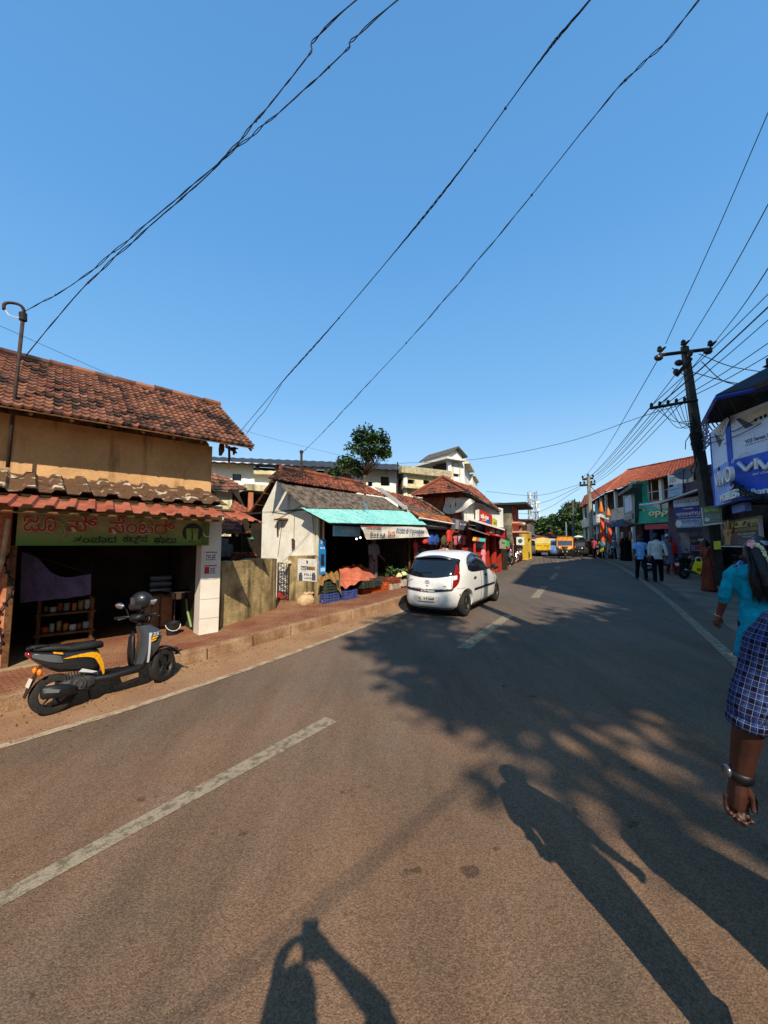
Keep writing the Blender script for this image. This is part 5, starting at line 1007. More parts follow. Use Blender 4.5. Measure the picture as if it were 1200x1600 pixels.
b = MB(); Ew = Plane(Y(857, 862, 60), Y(880, 862, 61), .5); x = rpx(Ew, 858, 843, 880, 864, 0); b.pbox(Ew, x[0], x[1], -.2, x[3], -.2, 0); b.pbox(Ew, x[0] - .1, x[1] + .1, x[3] + .003, x[3] + .1, -.3, .1); tag(b.build('white_wall', mat('clean_white', 'dedcd8', 'd0ccc6', ns=1, rough=.9)), 'plain white wall beyond the yellow truck at the far end', 'wall')
tree('dark dense tree left of the bigger one at the street end', Y(848, 862, 86), 8, 2.5, (3.2, 2.5, 2.1, 5.2), 40, 90, .42, 81, 'trees at the street end', clump=1.1); tree('low dark tree crown just right of the lattice tower', Y(862, 862, 90), 8, 2.5, (3.4, 2.5, 2.2, 5.4), 40, 90, .42, 82, 'trees at the street end', clump=1.1)
tree('tall light green tree by the far concrete pole', Y(897, 862, 70), 9, 3, (3.9, 3, 3.5, 5.2), 70, 130, .34, 83, 'trees at the street end', clump=1.0, mats=[mat('leaf_mid2', (.05, .10, .03), (.075, .13, .04), ns=.5, rough=.6), M_leaf_l]); tree('light tree leaning over the curved building corner', Y(915, 862, 66), 9, 3, (2.6, 2.4, 3.2, 4.4), 50, 120, .34, 84, 'trees at the street end', clump=.9, mats=[M_leaf_d, M_leaf_l])
tree('bushy tree in front of the red roofed house', Y(883, 862, 80), 6, 2, (3.4, 2.5, 2.2, 4.4), 40, 100, .38, 85, 'trees at the street end', clump=1.0)
# lattice tower
lt = thing('cell_tower', 'tall thin steel lattice tower with antennas behind the far houses', 'tower', Y(836, 860, 100)); c0 = Y(836, 862, 100); top_z = Y(834, 768, 100).z
legs = []; hw0, hw1 = 1.1, .85
for sx, sy in ((-1, -1), (1, -1), (1, 1), (-1, 1)): b = MB(); p0, p1 = c0 + Vector((sx * hw0, sy * hw0, -1)), Vector((c0.x - .25 + sx * hw1, c0.y + sy * hw1, top_z)); legs.append((p0, p1)); b.tube([p0, p1], .09, 4); b.build('leg', mat('galvanised', '9aa0a6', rough=.5, metal=.3), lt)
b = MB(); nl = 12
for k in range(nl):
    for i in range(4):
        a, a2 = legs[i]; c_, c2_ = legs[(i + 1) % 4]; b.tube([a.lerp(a2, k / nl), c_.lerp(c2_, (k + 1) / nl)], .05, 3); b.tube([c_.lerp(c2_, k / nl), a.lerp(a2, (k + 1) / nl)], .05, 3); b.tube([a.lerp(a2, k / nl), c_.lerp(c2_, k / nl)], .05, 3)
b.build('bracing', _mats['galvanised'], lt)
q = random.Random(3)
for k in range(9): b = MB(); p = legs[k % 4][0].lerp(legs[k % 4][1], .55 + .047 * k); b.box(p + Vector((q.uniform(-.5, .5), -.4, 0)), (.35, .25, 1.6)); b.build('antenna', M_plastw, lt)
for k, f_ in enumerate((.68, .42, .8)): b = MB(); p = c0.lerp(Vector((c0.x - .25, c0.y, top_z)), f_) + Vector((.9, -1.2, 0)); b.lathe([(.1, .25), (.45, .1), (.5, 0)], p, (0, -1, 0), 12); b.build('dish', M_plastw, lt)
# ------------------------------------------------------------------ right side: blue corner shop
M_vb = mat('shop_blue', '1c4cb4', '2458c4', ns=1, rough=.5, spec=.3); M_vb2 = mat('shop_blue_pale', '5f86d6', '6f94dc', ns=1, rough=.5, spec=.3)
M_pale = mat('panel_pale', 'c4d4ea', 'b4c8e2', ns=1, rough=.45, spec=.3); M_letter = mat('raised_letter', 'dcdcd8', rough=.4)
vC = Y(1148, 850, 11.0); vL = Y(1112, 850, 13.2); vR = Y(1205, 850, 9.9)
VL = Plane(vC, vL, 0); VR = Plane(vC, vR, 0)
vs = thing('blue_corner_shop', 'blue and white cornered phone shop with dark overhanging roof behind the leaning pole', 'shop', vC + Vector((1, 1, -1.5)))
zb = VL.at(1160, 784)[1]; zb = 2.82; zm = VL.at(1150, 712)[1]; zt = 5.28
lw = VL.at(1113, 720)[0]
b = MB(); b.pbox(VL, 0.02, lw, zb, zm, -.2, 0); b.build('lower_panel', M_vb2, vs)
b = MB(); b.pbox(VL, 0.1, lw, zm + .005, zt, -.2, -.005); b.build('upper_panel', M_pale, vs)
for x_ in ((lw, lw + .06, zb, .02), (.0, .09, zm, .0)): b = MB(); b.pbox(VL, x_[0], x_[1], x_[2], zt, -.2, x_[3]); b.build('edge_trim', M_vb, vs)
b = MB(); b.pbox(VR, .0, 2.6, zb, zm - .02, -.2, .0); b.build('lower_panel', M_vb, vs)
b = MB(); b.pbox(VR, .16, 2.6, zm - .015, zt, -.2, -.006); b.build('upper_panel', M_pale, vs)
b = MB(); b.pbox(VR, .0, .158, zm - .018, zt, -.2, .015); b.build('corner_post', M_vb, vs)
# phone pictures
def quadpic(name, pl, pts, off, m, par): b = MB(); b.slab([P(pl, *p, off) for p in pts], pl.n * .004); return b.build(name, m, par)
M_ph = mat('phone_cream', 'b8b4a4', 'a8a08e', ns=2, rough=.5); M_phd = mat('phone_dark', '3a3e44', rough=.5)
quadpic('phone_picture', VL, [(1117, 674), (1136, 652), (1140, 655), (1128, 686)], .004, M_ph, vs); quadpic('phone_picture', VL, [(1116, 676), (1128, 688), (1124, 699), (1118, 684)], .004, M_phd, vs)
for k, (u, v) in enumerate(((1126, 674), (1128.5, 669), (1131, 664))): quadpic('phone_lens', VL, [(u - .6, v), (u, v - 2), (u + .8, v - 1), (u, v + 1.6)], .008, M_ink, vs)
quadpic('phone_picture', VR, [(1155, 652), (1200, 632), (1206, 646), (1180, 664)], .004, M_ph, vs); quadpic('phone_picture', VR, [(1150, 655), (1155, 653), (1178, 664), (1165, 670)], .004, M_phd, vs)
for k, (u, v) in enumerate(((1181, 656), (1189, 652.5), (1196, 649.5))): b = MB(); b.lathe([(.05, 0), (.05, .006)], P(VR, u, v, .008), VR.n, 10); b.build('phone_lens', M_ink, vs)
ptext('lettering', VR, 'V23 Series 5G', 1164, 681, 1208, 687, .004, M_ink, vs); pscrib('lettering', VR, 1164, 689, 1206, 691, .004, mat('print_grey', '4a505c'), vs, 14, 2); pscrib('lettering', VL, 1131, 688, 1141, 693, .004, mat('print_grey', '4a505c'), vs, 5, 3)
ptext('lettering', VR, 'ವಿವೊ', 1152, 706, 1172, 713, .01, M_letter, vs, .01)
def polyletters(par, pl, strokes, off, r, m):
    b = MB()
    for st in strokes: b.tube([P(pl, *p, off) for p in st], [(r, .05)] * len(st), 6)
    return b.build('raised_letter', m, par)
polyletters(vs, VR, [[(1154, 723), (1166, 735)], [(1166, 735), (1178, 722)]], .05, .05, M_letter); polyletters(vs, VR, [[(1182, 720), (1182, 733)]], .05, .05, M_letter); polyletters(vs, VR, [[(1186, 720), (1196, 732)], [(1196, 732), (1208, 718)]], .05, .05, M_letter); b = MB(); b.box(P(VR, 1182, 718, .05), (.08, .08, .06)); b.build('raised_letter', M_letter, vs)
ptext('lettering', VR, 'ಈಶ ಮೊಬೈ', 1176, 736, 1208, 742, .01, M_letter, vs, .01)
ptext('raised_letter', VR, 'Eshan', 1162, 763, 1206, 773, .01, M_letter, vs, .02, .08)
ptext('raised_letter', VL, 'VIVO', 1122, 733, 1149, 757, .01, M_letter, vs, .0, .1); ptext('raised_letter', VL, 'MOBILES', 1130, 768, 1156, 781, .01, M_letter, vs, .02, .08); ptext('lettering', VL, 'ಈಶ', 1136, 758, 1147, 765, .01, M_letter, vs, .01); ptext('lettering', VL, 'ವಿ', 1143, 716, 1148, 723, .01, M_letter, vs)
# roof overhang
inn = (VL.n + VR.n).normalized()
pA, pB, pC = P(VL, 1094, 662, .9), P(VL, 1118, 622, 1.1), P(VR, 1206, 603, 1.0)
def atz(u, v, z): r = ray(u, v); return Vector((0, 0, HC)) + r * ((z - HC) / r.z)
pA = atz(1097, 663, zt + .03); pB = atz(1119, 622, zt + .05); pC = atz(1212, 602, zt + .1)
b = MB(); bkA, bkB, bkC = VL.pt(lw + .25, zt + .35, -2.5), vC - inn * 2.6 + Vector((0, 0, zt + .5)), VR.pt(2.6, zt + .4, -2.5)
b.slab([pA, pB, bkB, bkA], (0, 0, .09)); b.slab([pB, pC, bkC, bkB], (0, 0, .09)); b.build('roof', mat('navy_roof', '1a2030', '141824', ns=2, rough=.7), vs)
b = MB(); b.tube([pA, pB], .05, 4); b.tube([pB, pC], .05, 4); b.build('roof_edge', mat('blue_edge', '24449a', rough=.6), vs)
b = MB()
for k in range(5): b.tube([pA.lerp(pB, .2 + .18 * k), VL.pt(lw * (.85 - .19 * k), zt + .02, .0)], .02, 4)
for k in range(3): b.tube([pB.lerp(pC, .2 + .3 * k), VR.pt(.4 + .8 * k, zt + .02, 0)], .02, 4)
b.build('rafter', M_iron, vs)
b = MB(); bx_ = P(VR, 1188, 607, .7); b.box(bx_ + Vector((0, 0, .02)), (.3, .7, .14)); b.build('roof_box', M_iron, vs)
q = random.Random(9); b = MB()
for k in range(9):
    p = pA.lerp(pB, .03 + .05 * k); n_ = 8
    for i in range(n_): b.box(p - Vector((0, 0, .06 + i * .11)) + Vector((q.uniform(-.02, .02), 0, 0)), (.03, .03, .05))
tag(b.build('string_lights', mat('bulb_purple', '5c5a78', rough=.5), vs))
b = MB(); b.pbox(VL, 0, lw + .6, 0, zb, -3, -2.9); b.pbox(VR, 0, 2.7, 0, zb, -3.2, -3.1); b.slab([VL.pt(lw, zb + .002, -.2), vC + Vector((0, 0, zb + .002)) - inn * .25, VR.pt(2.6, zb + .002, -.2), VR.pt(2.6, zb + .002, -3), VL.pt(lw, zb + .002, -3)], (0, 0, .05)); b.pbox(VL, -5, 11, 0, 4.3, -1.6, -1.5); b.build('room_wall', M_dark, vs)
b = MB(); b.pbox(VL, .3, lw - .2, zb - .26, zb - .01, -.5, -.35); b.build('inner_sign', M_vb2, vs)
# palmist hoarding below
ph = thing('palmist_board', 'black astrologer hoarding with a big tan palm under the blue shop', 'sign', P(VL, 1155, 853, -.9)); o_ = -.95
b = MB(); x = rpx(VL, 1127, 811, 1187, 852, o_); xx0 = VL.at(1187, 830, o_)[0]; xx1 = VL.at(1126, 830, o_)[0]; zz0 = VL.at(1150, 853, o_)[1]; zz1 = VL.at(1150, 812, o_)[1]
b.pbox(VL, xx0, xx1, zz0, zz1, o_ - .06, o_); b.build('board', mat('hoarding_black', '15161a', rough=.5), ph)
b = MB(); b.pbox(VL, xx0 - .03, xx0 - .002, zz0, zz1, o_ - .08, o_ + .02); b.pbox(VL, xx0, xx1, zz0 - .04, zz0 - .002, o_ - .08, o_ + .02); b.build('frame', M_plastw, ph)
M_tan = mat('palm_tan', 'b08a5a', 'a07a4c', ns=3, rough=.7); M_gold = mat('hoarding_gold', 'b09a48', rough=.6)
b = MB()
palm = [(1132, 838), (1143, 838), (1145.5, 832), (1144.5, 827), (1131, 827), (1130, 833)]
b.slab([P(VL, *p, o_ + .004) for p in palm], VL.n * .006); b.slab([P(VL, *p, o_ + .004) for p in ((1132.5, 851.5), (1142, 851.5), (1142, 838.2), (1133, 838.2))], VL.n * .006)
for st in (((1131.2, 828), (1128.6, 820)), ((1134.4, 827), (1133, 815)), ((1137.8, 827), (1137.4, 813.5)), ((1141.2, 827), (1142.3, 815.5)), ((1143.5, 834), (1146.5, 829), (1147.2, 823))): b.tube([P(VL, *p, o_ + .008) for p in st], [(.05, .008)] * len(st), 6)
b.build('palm_picture', M_tan, ph)
b = MB(); b.lathe([(.075, 0), (.075, .002), (.06, .002), (.06, 0)], P(VL, 1137.5, 834, o_ + .012), VL.n, 16); b.build('palm_mark', M_wood, ph)
def vtext(body, u0, v0, u1, v1, m, par, pl=VL, off=o_ + .004, bold=.01): return ptext('lettering', pl, body, u0, v0, u1, v1, off, m, par, bold)
b = MB(); zq0 = VL.at(1163, 823, o_)[1]; zq1 = VL.at(1163, 813, o_)[1]; b.pbox(VL, VL.at(1185, 818, o_)[0], VL.at(1143, 818, o_)[0], zq0, zq1, o_, o_ + .003); b.build('band', M_gold, ph)
for body, u0, v0, u1, v1 in (("ಜೊ", 1145, 814, 1153, 822), ("ತಿ", 1160, 814, 1166, 822), ("ಷ", 1167, 815, 1172, 822), ("ರು", 1176, 815, 1184, 822)): vtext(body, u0, v0, u1, v1, M_ink, ph)
vtext('ASTROLOGER', 1148, 825, 1184, 829, M_gold, ph, bold=.03); vtext('Mob: 9880106420', 1153, 832.5, 1180, 835.5, M_plastw, ph); vtext('7349528912', 1159, 837, 1178, 840, M_plastw, ph)
for k in range(3): pscrib('lettering', VL, 1153, 842 + k * 3, 1183, 844 + k * 3, o_ + .004, mat('print_pale', '9aa0b0', rough=.7), ph, 12, k)
pscrib('lettering', VL, 1127, 812, 1141, 814, o_ + .013, M_sred, ph, 6, 9)
# ------------------------------------------------------------------ leaning pole
pole = thing('utility_pole', 'leaning grey concrete pole with two cross arms beside the blue shop', 'pole', G(1122, 914))
pb = G(1122, 914); ptop = Y(1069.5, 541, 13.0); d_ = (ptop - pb)
M_conc = mat('pole_concrete', '504f4a', '3e3d39', ns=3, rough=.9, bump=.4, streak=('2c2b28', 6, .6))
def pp(v): t = (914 - v) / (914 - 541); return pb + d_ * t
b = MB(); r0, r1 = .21, .105; dn = d_.normalized(); ax1 = Vector((1, 0, 0)); ax2 = dn.cross(ax1).normalized()
b.rings([[c + ax1 * sx * r + ax2 * sy * r * .75 for sx, sy in ((-1, -1), (1, -1), (1, 1), (-1, 1))] for c, r in ((pb - dn * .3, r0), (ptop, r1))]); bevel(b.build('shaft', M_conc, pole), .03)
def arm(u0, v0, u1, v1, y, r=.05, par=pole): b = MB(); A_, B2 = Y(u0, v0, y), Y(u1, v1, y); b.tube([A_, B2], [(r, r * 1.3)] * 2, 4); b.build('cross_arm', M_iron, par); return A_, B2
def insulator(p, par, s=1.0, ax=(0, 0, 1)): b = MB(); b.lathe([(.02 * s, 0), (.02 * s, .05 * s), (.06 * s, .06 * s), (.075 * s, .1 * s), (.05 * s, .13 * s), (.065 * s, .16 * s), (.03 * s, .21 * s), (.01 * s, .22 * s)], p, ax, 10); return b.build('insulator', mat('porcelain', '2c2220', rough=.3), par)
ypole = 12.9
arm(1030, 555, 1112, 545, ypole); arm(1057, 587, 1080, 560, ypole - .1); 
A2, B2 = arm(1016, 638, 1090, 625, ypole - .05, .04)
b = MB(); b.tube([pp(590), Y(1050, 575, ypole)], .02, 4); b.build('brace', M_iron, pole)
for u, v in ((1031, 549), (1068, 539), (1110, 540)): insulator(Y(u, v + 3, ypole), pole, 1.2); b = MB(); b.tube([Y(u + 1, v, ypole), Y(u + 9, v - 7, ypole - .2)], [.06, .03], 6); b.build('strain_insulator', mat('porcelain', '2c2220'), pole)
for u, v in ((1029, 559), (1106, 549), (1061, 567), (1056, 581), (1078, 553)): b = MB(); p = Y(u, v, ypole - .15); b.ell(p, (.15 if u != 1078 and u != 1056 else .08, .1, .11), 12, 8); b.build('disc_insulator', mat('porcelain', '2c2220'), pole, smooth=True)
for k in range(5): insulator(Y(1018 + k * 13, 637 - k * 2.3, ypole), pole, .8)
b = MB()
for k, v in enumerate(range(678, 705, 3)): c = pp(v); r = .19; b.tube([c + ax1 * r * math.cos(t) * 1.0 + ax2 * r * math.sin(t) for t in [i * math.pi / 8 for i in range(17)]], .025, 4)
b.build('wire_coil', M_ink, pole)
b = MB(); q = random.Random(21)
for k in range(14):
    p0 = pp(640 + q.uniform(0, 60)) + Vector((-.25, -.2, 0)); pts_ = [p0]
    for i in range(6): pts_.append(pts_[-1] + Vector((q.uniform(-.12, .1), q.uniform(-.05, .03), -q.uniform(.1, .3))))
    b.tube(pts_, .016, 4)
for k in range(7):
    A_, B3 = Y(1022 + k * 8, 636 - k, ypole), pp(660 + k * 2) + Vector((-.2, -.15, 0)); m = A_.lerp(B3, .5) - Vector((0, 0, q.uniform(.2, .6))); b.tube(catmull([A_, m, B3], 8), .012, 4)
b.build('cable_tangle', M_ink, pole)
ps = thing('pole_poster', 'green and white notice with yellow heading tied to the leaning pole', 'poster', pp(822) + Vector((0, -.4, 0)))
Pp = Plane(Y(1094, 850, 13.0), Y(1130, 850, 12.6), 0)
b = MB(); b.slab([P(Pp, *p, 0) for p in ((1095, 793), (1127, 788), (1129, 818), (1098, 822))], -Pp.n * .02); b.build('board', mat('notice_green', '5a7058', '6a8066', ns=3, rough=.6), ps)
b = MB(); b.slab([P(Pp, *p, .004) for p in ((1095, 793), (1097, 792.6), (1100, 821.7), (1098, 822))], Pp.n * .002); b.slab([P(Pp, *p, .005) for p in ((1098, 822), (1098, 819.5), (1129, 816), (1129, 818))], Pp.n * .003); b.build('border', M_plastw, ps)
for body, u0, v0, u1, v1 in (("ಜೊ", 1100, 794.5, 1108, 800), ("ತಿಷ", 1109, 794, 1117, 799.5), ("ರು", 1118, 793.5, 1123, 799)): ptext('lettering', Pp, body, u0, v0, u1, v1, .004, mat('notice_yellow', 'c8c83a', rough=.6), ps, .02)
for k in range(6): pscrib('lettering', Pp, 1110 if k > 2 else 1102, 803 + k * 2.3, 1126, 804.6 + k * 2.3, .004, M_plastw, ps, 8, k)
b = MB(); b.lathe([(.07, 0), (.07, .006)], P(Pp, 1105, 812, .004), Pp.n, 12); b.build('picture', M_plastw, ps)
yl = MB(); Py = Plane(Y(1110, 850, 13.0), Y(1130, 850, 12.6), 0); yl.slab([P(Py, *p, 0) for p in ((1115, 846), (1126, 845), (1127, 858), (1116, 858.5))], Py.n * .006); tag(yl.build('yellow_notice', mat('notice_bright', 'c4bc34', 'b0a830', ns=3, rough=.7)), 'small yellow paper stuck low on the leaning pole', 'notice')

# ------------------------------------------------------------------ stacked sign boards and purple building
S = Plane(Y(1050, 850, 17.2), Y(1100, 850, 15.8), 0)
sd = thing('sign_stack', 'stack of blue and white shop boards left of the leaning pole', 'sign', P(S, 1075, 830, 0))
for nm, u0, v0, u1, v1, m in (('top_board', 1052, 777, 1094, 791, mat('board_pale', 'a4b8d0', '94aac6', ns=2, rough=.6)), ('middle_board', 1054, 791.5, 1098, 810, mat('board_blue', '23307e', '1c2868', ns=2, rough=.6)), ('lower_board', 1057, 810.5, 1098, 824, mat('board_pale2', '8ea4b8', '6e86a0', ns=5, rough=.6)), ('bottom_board', 1057, 824.5, 1098, 832, mat('board_dark', '26303c', '1c242e', ns=3, rough=.7))): panel(nm, S, u0, v0, u1, v1, .0, .08, m, sd)
ptext('lettering', S, 'NOOHSTYLE', 1057.5, 800, 1096, 805, .004, M_plastw, sd, .02); ptext('lettering', S, 'Family', 1068, 793, 1083, 796.5, .004, M_letter, sd); pscrib('lettering', S, 1060, 806.5, 1096, 808.5, .004, M_letter, sd, 14, 2); pscrib('lettering', S, 1054, 780, 1092, 786, .004, mat('print_slate', '52647e', rough=.7), sd, 9, 4); pscrib('lettering', S, 1065, 812, 1092, 815, .004, M_ink, sd, 8, 5); pscrib('lettering', S, 1066, 817, 1094, 822, .004, M_plastw, sd, 8, 6)
b = MB(); b.lathe([(.15, 0), (.15, .005)], P(S, 1060.5, 818.5, .004), S.n, 14); b.build('picture', M_plastw, sd)
pbg = thing('purple_building', 'low purple plastered shop building behind the stacked boards', 'building', P(S, 1085, 860, -1.5)); Q = Plane(Y(1040, 850, 20.5), Y(1122, 850, 16.2), 0)
b = MB(); b.slab([P(Q, *p, 0) for p in ((1044, 858), (1122, 862), (1122, 742), (1090, 750), (1064, 757), (1044, 764))], -Q.n * .25); b.build('wall', mat('purple_wall', '4a3c4c', '5a4858', ns=1.5, rough=.9, bump=.2, streak=('2e2630', 2, .6)), pbg)
b = MB(); b.tube([P(Q, 1000, 789, 1.2) , P(Q, 1032, 786, 1.4), P(Q, 1096, 764, 1.4)], .05, 6); b.tube([P(Q, 1032, 787, 1.4), P(Q, 1034, 800, 1.0)], .03, 5); b.build('awning_rod', M_steel, pbg)
b = MB(); b.slab([P(Q, 1030, 789, 1.35), P(Q, 1096, 767, 1.35), P(Q, 1098, 768, .0), P(Q, 1034, 788, .0)], (0, 0, .02)); b.build('awning', mat('awning_dark', '3e3c3c', rough=.9), pbg)
b = MB(); c0 = P(Q, 1100, 779, 1.3); b.rings([[c0 + Q.d * (.16 * f * math.cos(t)) + Q.n * (.14 * f * math.sin(t)) + Vector((0, 0, h)) for t in [k * math.pi / 6 for k in range(12)]] for h, f in ((-.42, .55), (-.36, .95), (-.1, 1.15), (.2, 1.1), (.34, .7), (.4, .3))]); tag(b.build('rolled_awning', mat('roll_brown', '7c5a34', '5c4026', ns=5, rough=.9), smooth=True), 'rolled brown awning end hanging above the pole notice', 'awning roll')
b = MB(); x = rpx(Q, 1068, 838, 1122, 880, .02); b.pbox(Q, x[0], x[1], 0, x[3], .01, .03); b.build('shop_opening', M_dark, pbg)
sign_thing('pale blue peeling board on the purple building corner', Q, [(1043.5, 763), (1066, 755), (1066, 772), (1043.5, 778)], .12, mat('peeling_blue', '7e98b4', '9ab0c4', ns=5, rough=.7), [('~6', 1046, 762, 1062, 766, mat('print_slate', '52647e'))], th=.06)
wt = sign_thing('white board with grey letters below the satellite dish', Q, [(1043, 741.5), (1072, 747), (1072, 754.5), (1044, 758)], .0, M_plastw, [('HT', 1047, 745, 1057, 754, mat('letter_lt', 'a0a0a0', rough=.6))], th=.06)
di = thing('satellite_dish', 'grey satellite dish above the purple building', 'dish', P(Q, 1067, 750, .1)); dc = P(Q, 1067, 743, .3); b = MB(); b.lathe([(.01, .0), (.18, .02), (.3, .08), (.36, .15), (.355, .16), (.17, .035), (.01, .015)], dc, Vector((-.45, -.75, .5)), 22); b.build('reflector', mat('dish_grey', '6a6c6c', '565858', ns=3, rough=.6), di, smooth=True)
b = MB(); ad = Vector((-.45, -.75, .5)).normalized(); b.tube([dc - Vector((0, 0, .3)), dc + ad * .35], .015, 4); b.box(dc + ad * .38, (.07, .07, .07)); b.build('feed_arm', M_iron, di); b = MB(); b.tube([dc, dc - Vector((0, 0, .6))], .025, 5); b.build('mast', M_iron, di)
sign_thing('black board with white Kannada words low behind the sari woman', Q, [(1079, 838), (1112, 838), (1112, 850.5), (1079, 850.5)], .6, mat('board_night', '1a1c30', rough=.6), [('ಈಶ', 1082, 842, 1088, 847, M_plastw), ('ಮೊಬೈಲ್ಸ', 1090, 841, 1107, 847, M_plastw)], th=.05)
sign_thing('red and blue lower board under the black Kannada board', Q, [(1079, 851.5), (1114, 851.5), (1114, 861), (1079, 861)], .6, M_vb2, [], th=.05)
b = MB(); x = rpx(Q, 1086, 852.5, 1105, 859.5, .604); b.pbox(Q, x[0], x[1], x[2], x[3], .602, .608); tag(b.build('poster', M_red), 'red printed panel on the blue lower board', 'poster')
b = MB(); x = rpx(Q, 1063, 832, 1078, 864, .9); cloth(b, [Q.pt(x[0], x[2], .9), Q.pt(x[1], x[2], .9), Q.pt(x[1], x[3], .9), Q.pt(x[0], x[3], .9)], 10, 8, .03, 5, Q.n); tag(b.build('hung_sheet', mat('sheet_grey', '7c7678', '686266', ns=3, rough=.9), smooth=True), 'grey cloth sheet hung beside the red scarf woman', 'cloth')

# ------------------------------------------------------------------ green phone shop
M_gr = mat('shop_green', '14a386', '109478', ns=1, rough=.45, spec=.35); M_grd = mat('shop_green_dark', '274844', '20403c', ns=2, rough=.5)
O = Plane(Y(992, 850, 23.5), Y(1056, 850, 20.8), 0); Os = Plane(Y(992, 850, 23.5), Y(970, 850, 27.5), 0)
gs = thing('green_phone_shop', 'green phone shop with tall curved sign frame beside the navy awning', 'shop', P(O, 1020, 880, 0))
b = MB(); x = rpx(O, 992, 796, 1054, 817, 0); b.pbox(O, 0, x[1], x[2], x[3], -.6, 0); b.build('front_board', M_gr, gs)
b = MB(); pr_ = [(986, 752), (994, 752), (996, 776), (998.5, 784), (1004, 790), (1014, 795.5), (992, 795.5), (985, 770)]; b.slab([P(O, *p, .05) for p in pr_], -O.n * .7); b.build('sign_fin', M_gr, gs)
b = MB(); b.slab([P(O, *p, .1) for p in ((978, 757), (994, 751.5), (994, 757.5), (985, 759))], -O.n * .8); b.build('fin_top', M_gr, gs)
b = MB(); b.slab([P(Os, *p, 0) for p in ((991, 758), (973, 775), (976, 824), (992, 817))], -Os.n * .4); b.build('side_board', M_grd, gs)
b = MB(); b.slab([P(Os, *p, .6) for p in ((988, 756), (964.5, 772), (966, 775), (987, 762))], -Os.n * .5); b.build('canopy', mat('canopy_grey', '56605f', '444c4c', ns=2, rough=.7), gs)
quadpic('poster_picture', Os, [(986.5, 771), (976, 780), (977, 802), (988, 797)], .006, mat('poster_sky', '7c9cc0', '9cb4cc', ns=2, rough=.5), gs)
ptext('lettering', O, 'oppo', 1015, 797.5, 1056, 807.5, .006, mat('cream_letter', 'd8cfa0', rough=.5), gs, .03, .08); ptext('lettering', Os, 'oppo', 977, 803, 989, 816, .006, mat('letter_lt', 'a0a0a0'), gs, .02, .06)
tag(panel('pink_sign', O, 1007, 818.5, 1056, 826.5, .25, .12, mat('sign_pinkred', 'b04450', 'a03c48', ns=2, rough=.5)), 'long pink red sign under the green shop front', 'sign'); 
ptext('pink_sign_lettering', O, 'airtel', 1015, 820, 1030, 825, .255, M_letter, None, .02) if False else None
b = MB(); b.pbox(O, .1, x[1] + .2, 0, x[2], -3, -2.9); b.pbox(O, -.1, 0, 0, x[2], -3, -.6); b.pbox(O, -.2, x[1] + .4, x[2] + .0, x[2] + .05, -3, -.61); b.build('room_wall', mat('room_blue', '1f2c40', '182230', ns=1, rough=.8), gs)
for u in (1007, 1030, 1049): b = MB(); a = O.at(u, 850)[0]; b.pbox(O, a - .12, a + .12, 0, x[2], -.7, -.5); b.build('shop_pier', mat('pier_blue', '24406e', rough=.6), gs)
for k, u in enumerate((1013, 1020, 1036, 1043)): b = MB(); xx = rpx(O, u - 2.5, 836, u + 2.5, 856, -1.2); b.pbox(O, xx[0], xx[1], xx[2], xx[3], -1.3, -1.2); b.build('display_panel', mat('display_%d' % (k % 2), ['6a86b0', '9aa4b0'][k % 2], rough=.4), gs)
na = thing('navy_awning', 'dark navy cloth awning left of the green shop', 'awning', Y(963, 830, 30)); N_ = Plane(Y(950, 850, 31), Y(976, 850, 27), 0)
b = MB(); sheet(b, P(N_, 952, 824, 1.2), P(N_, 978, 823, 1.2), P(N_, 976, 811, 0), P(N_, 951, 815, 0), .8, .06, .02, False, 4); b.build('cloth', mat('navy_cloth', '222c48', '1a223a', ns=2, rough=.8), na, smooth=True)
# ------------------------------------------------------------------ curved tiled building
cbg = thing('curved_building', 'long two storey building with sweeping red tile roof and white balcony band', 'building', Y(965, 862, 33))
cp = [(905, 797, 50), (924, 780, 42), (946, 765, 35), (995, 757, 29.5), (1042, 748, 26.5), (1092, 744, 24.5)]
rd_ = [(914, 780, 52), (936, 762, 45), (981, 735, 38.5), (1018, 728, 34), (1052, 721, 31.5), (1088, 714, 29)]
ev = [Y(*p) for p in cp]; rg = [Y(*p) for p in rd_]
for p in ev: p.z = 6.35
for p in rg: p.z = max(p.z, 8.2)
base = [Y(u, 850, y) for u, v, y in cp]; pc = Vector((sum(p.x for p in base) / 6, sum(p.y for p in base) / 6, 0)); cdir = Vector((.80, .6, 0))
b = MB()
for i in range(5): tiles(b, ev[i], ev[i + 1], rg[i + 1], rg[i], .3, .3, .025, .03, .012, 90 + i, 4)
rfc = b.build('roof', M_tile_f if False else tile_mat('orange_clay_tiles', ['a4583c', '96503a', 'b0664a', '8c4a34'], '5a4438', .5, .7), cbg)
b = MB(); ridge_caps(b, rg[2] + Vector((0, 0, .05)), rg[5] + Vector((0, 0, .05)), .5, .1); ridge_caps(b, ev[2] + Vector((0, 0, .05)), rg[2] + Vector((0, 0, .05)), .5, .09); b.build('ridge_cap', _mats['orange_clay_tiles'], rfc)
def inset(p, k): return p + cdir * k
b = MB(); bw = MB(); dk = MB(); cols2 = []
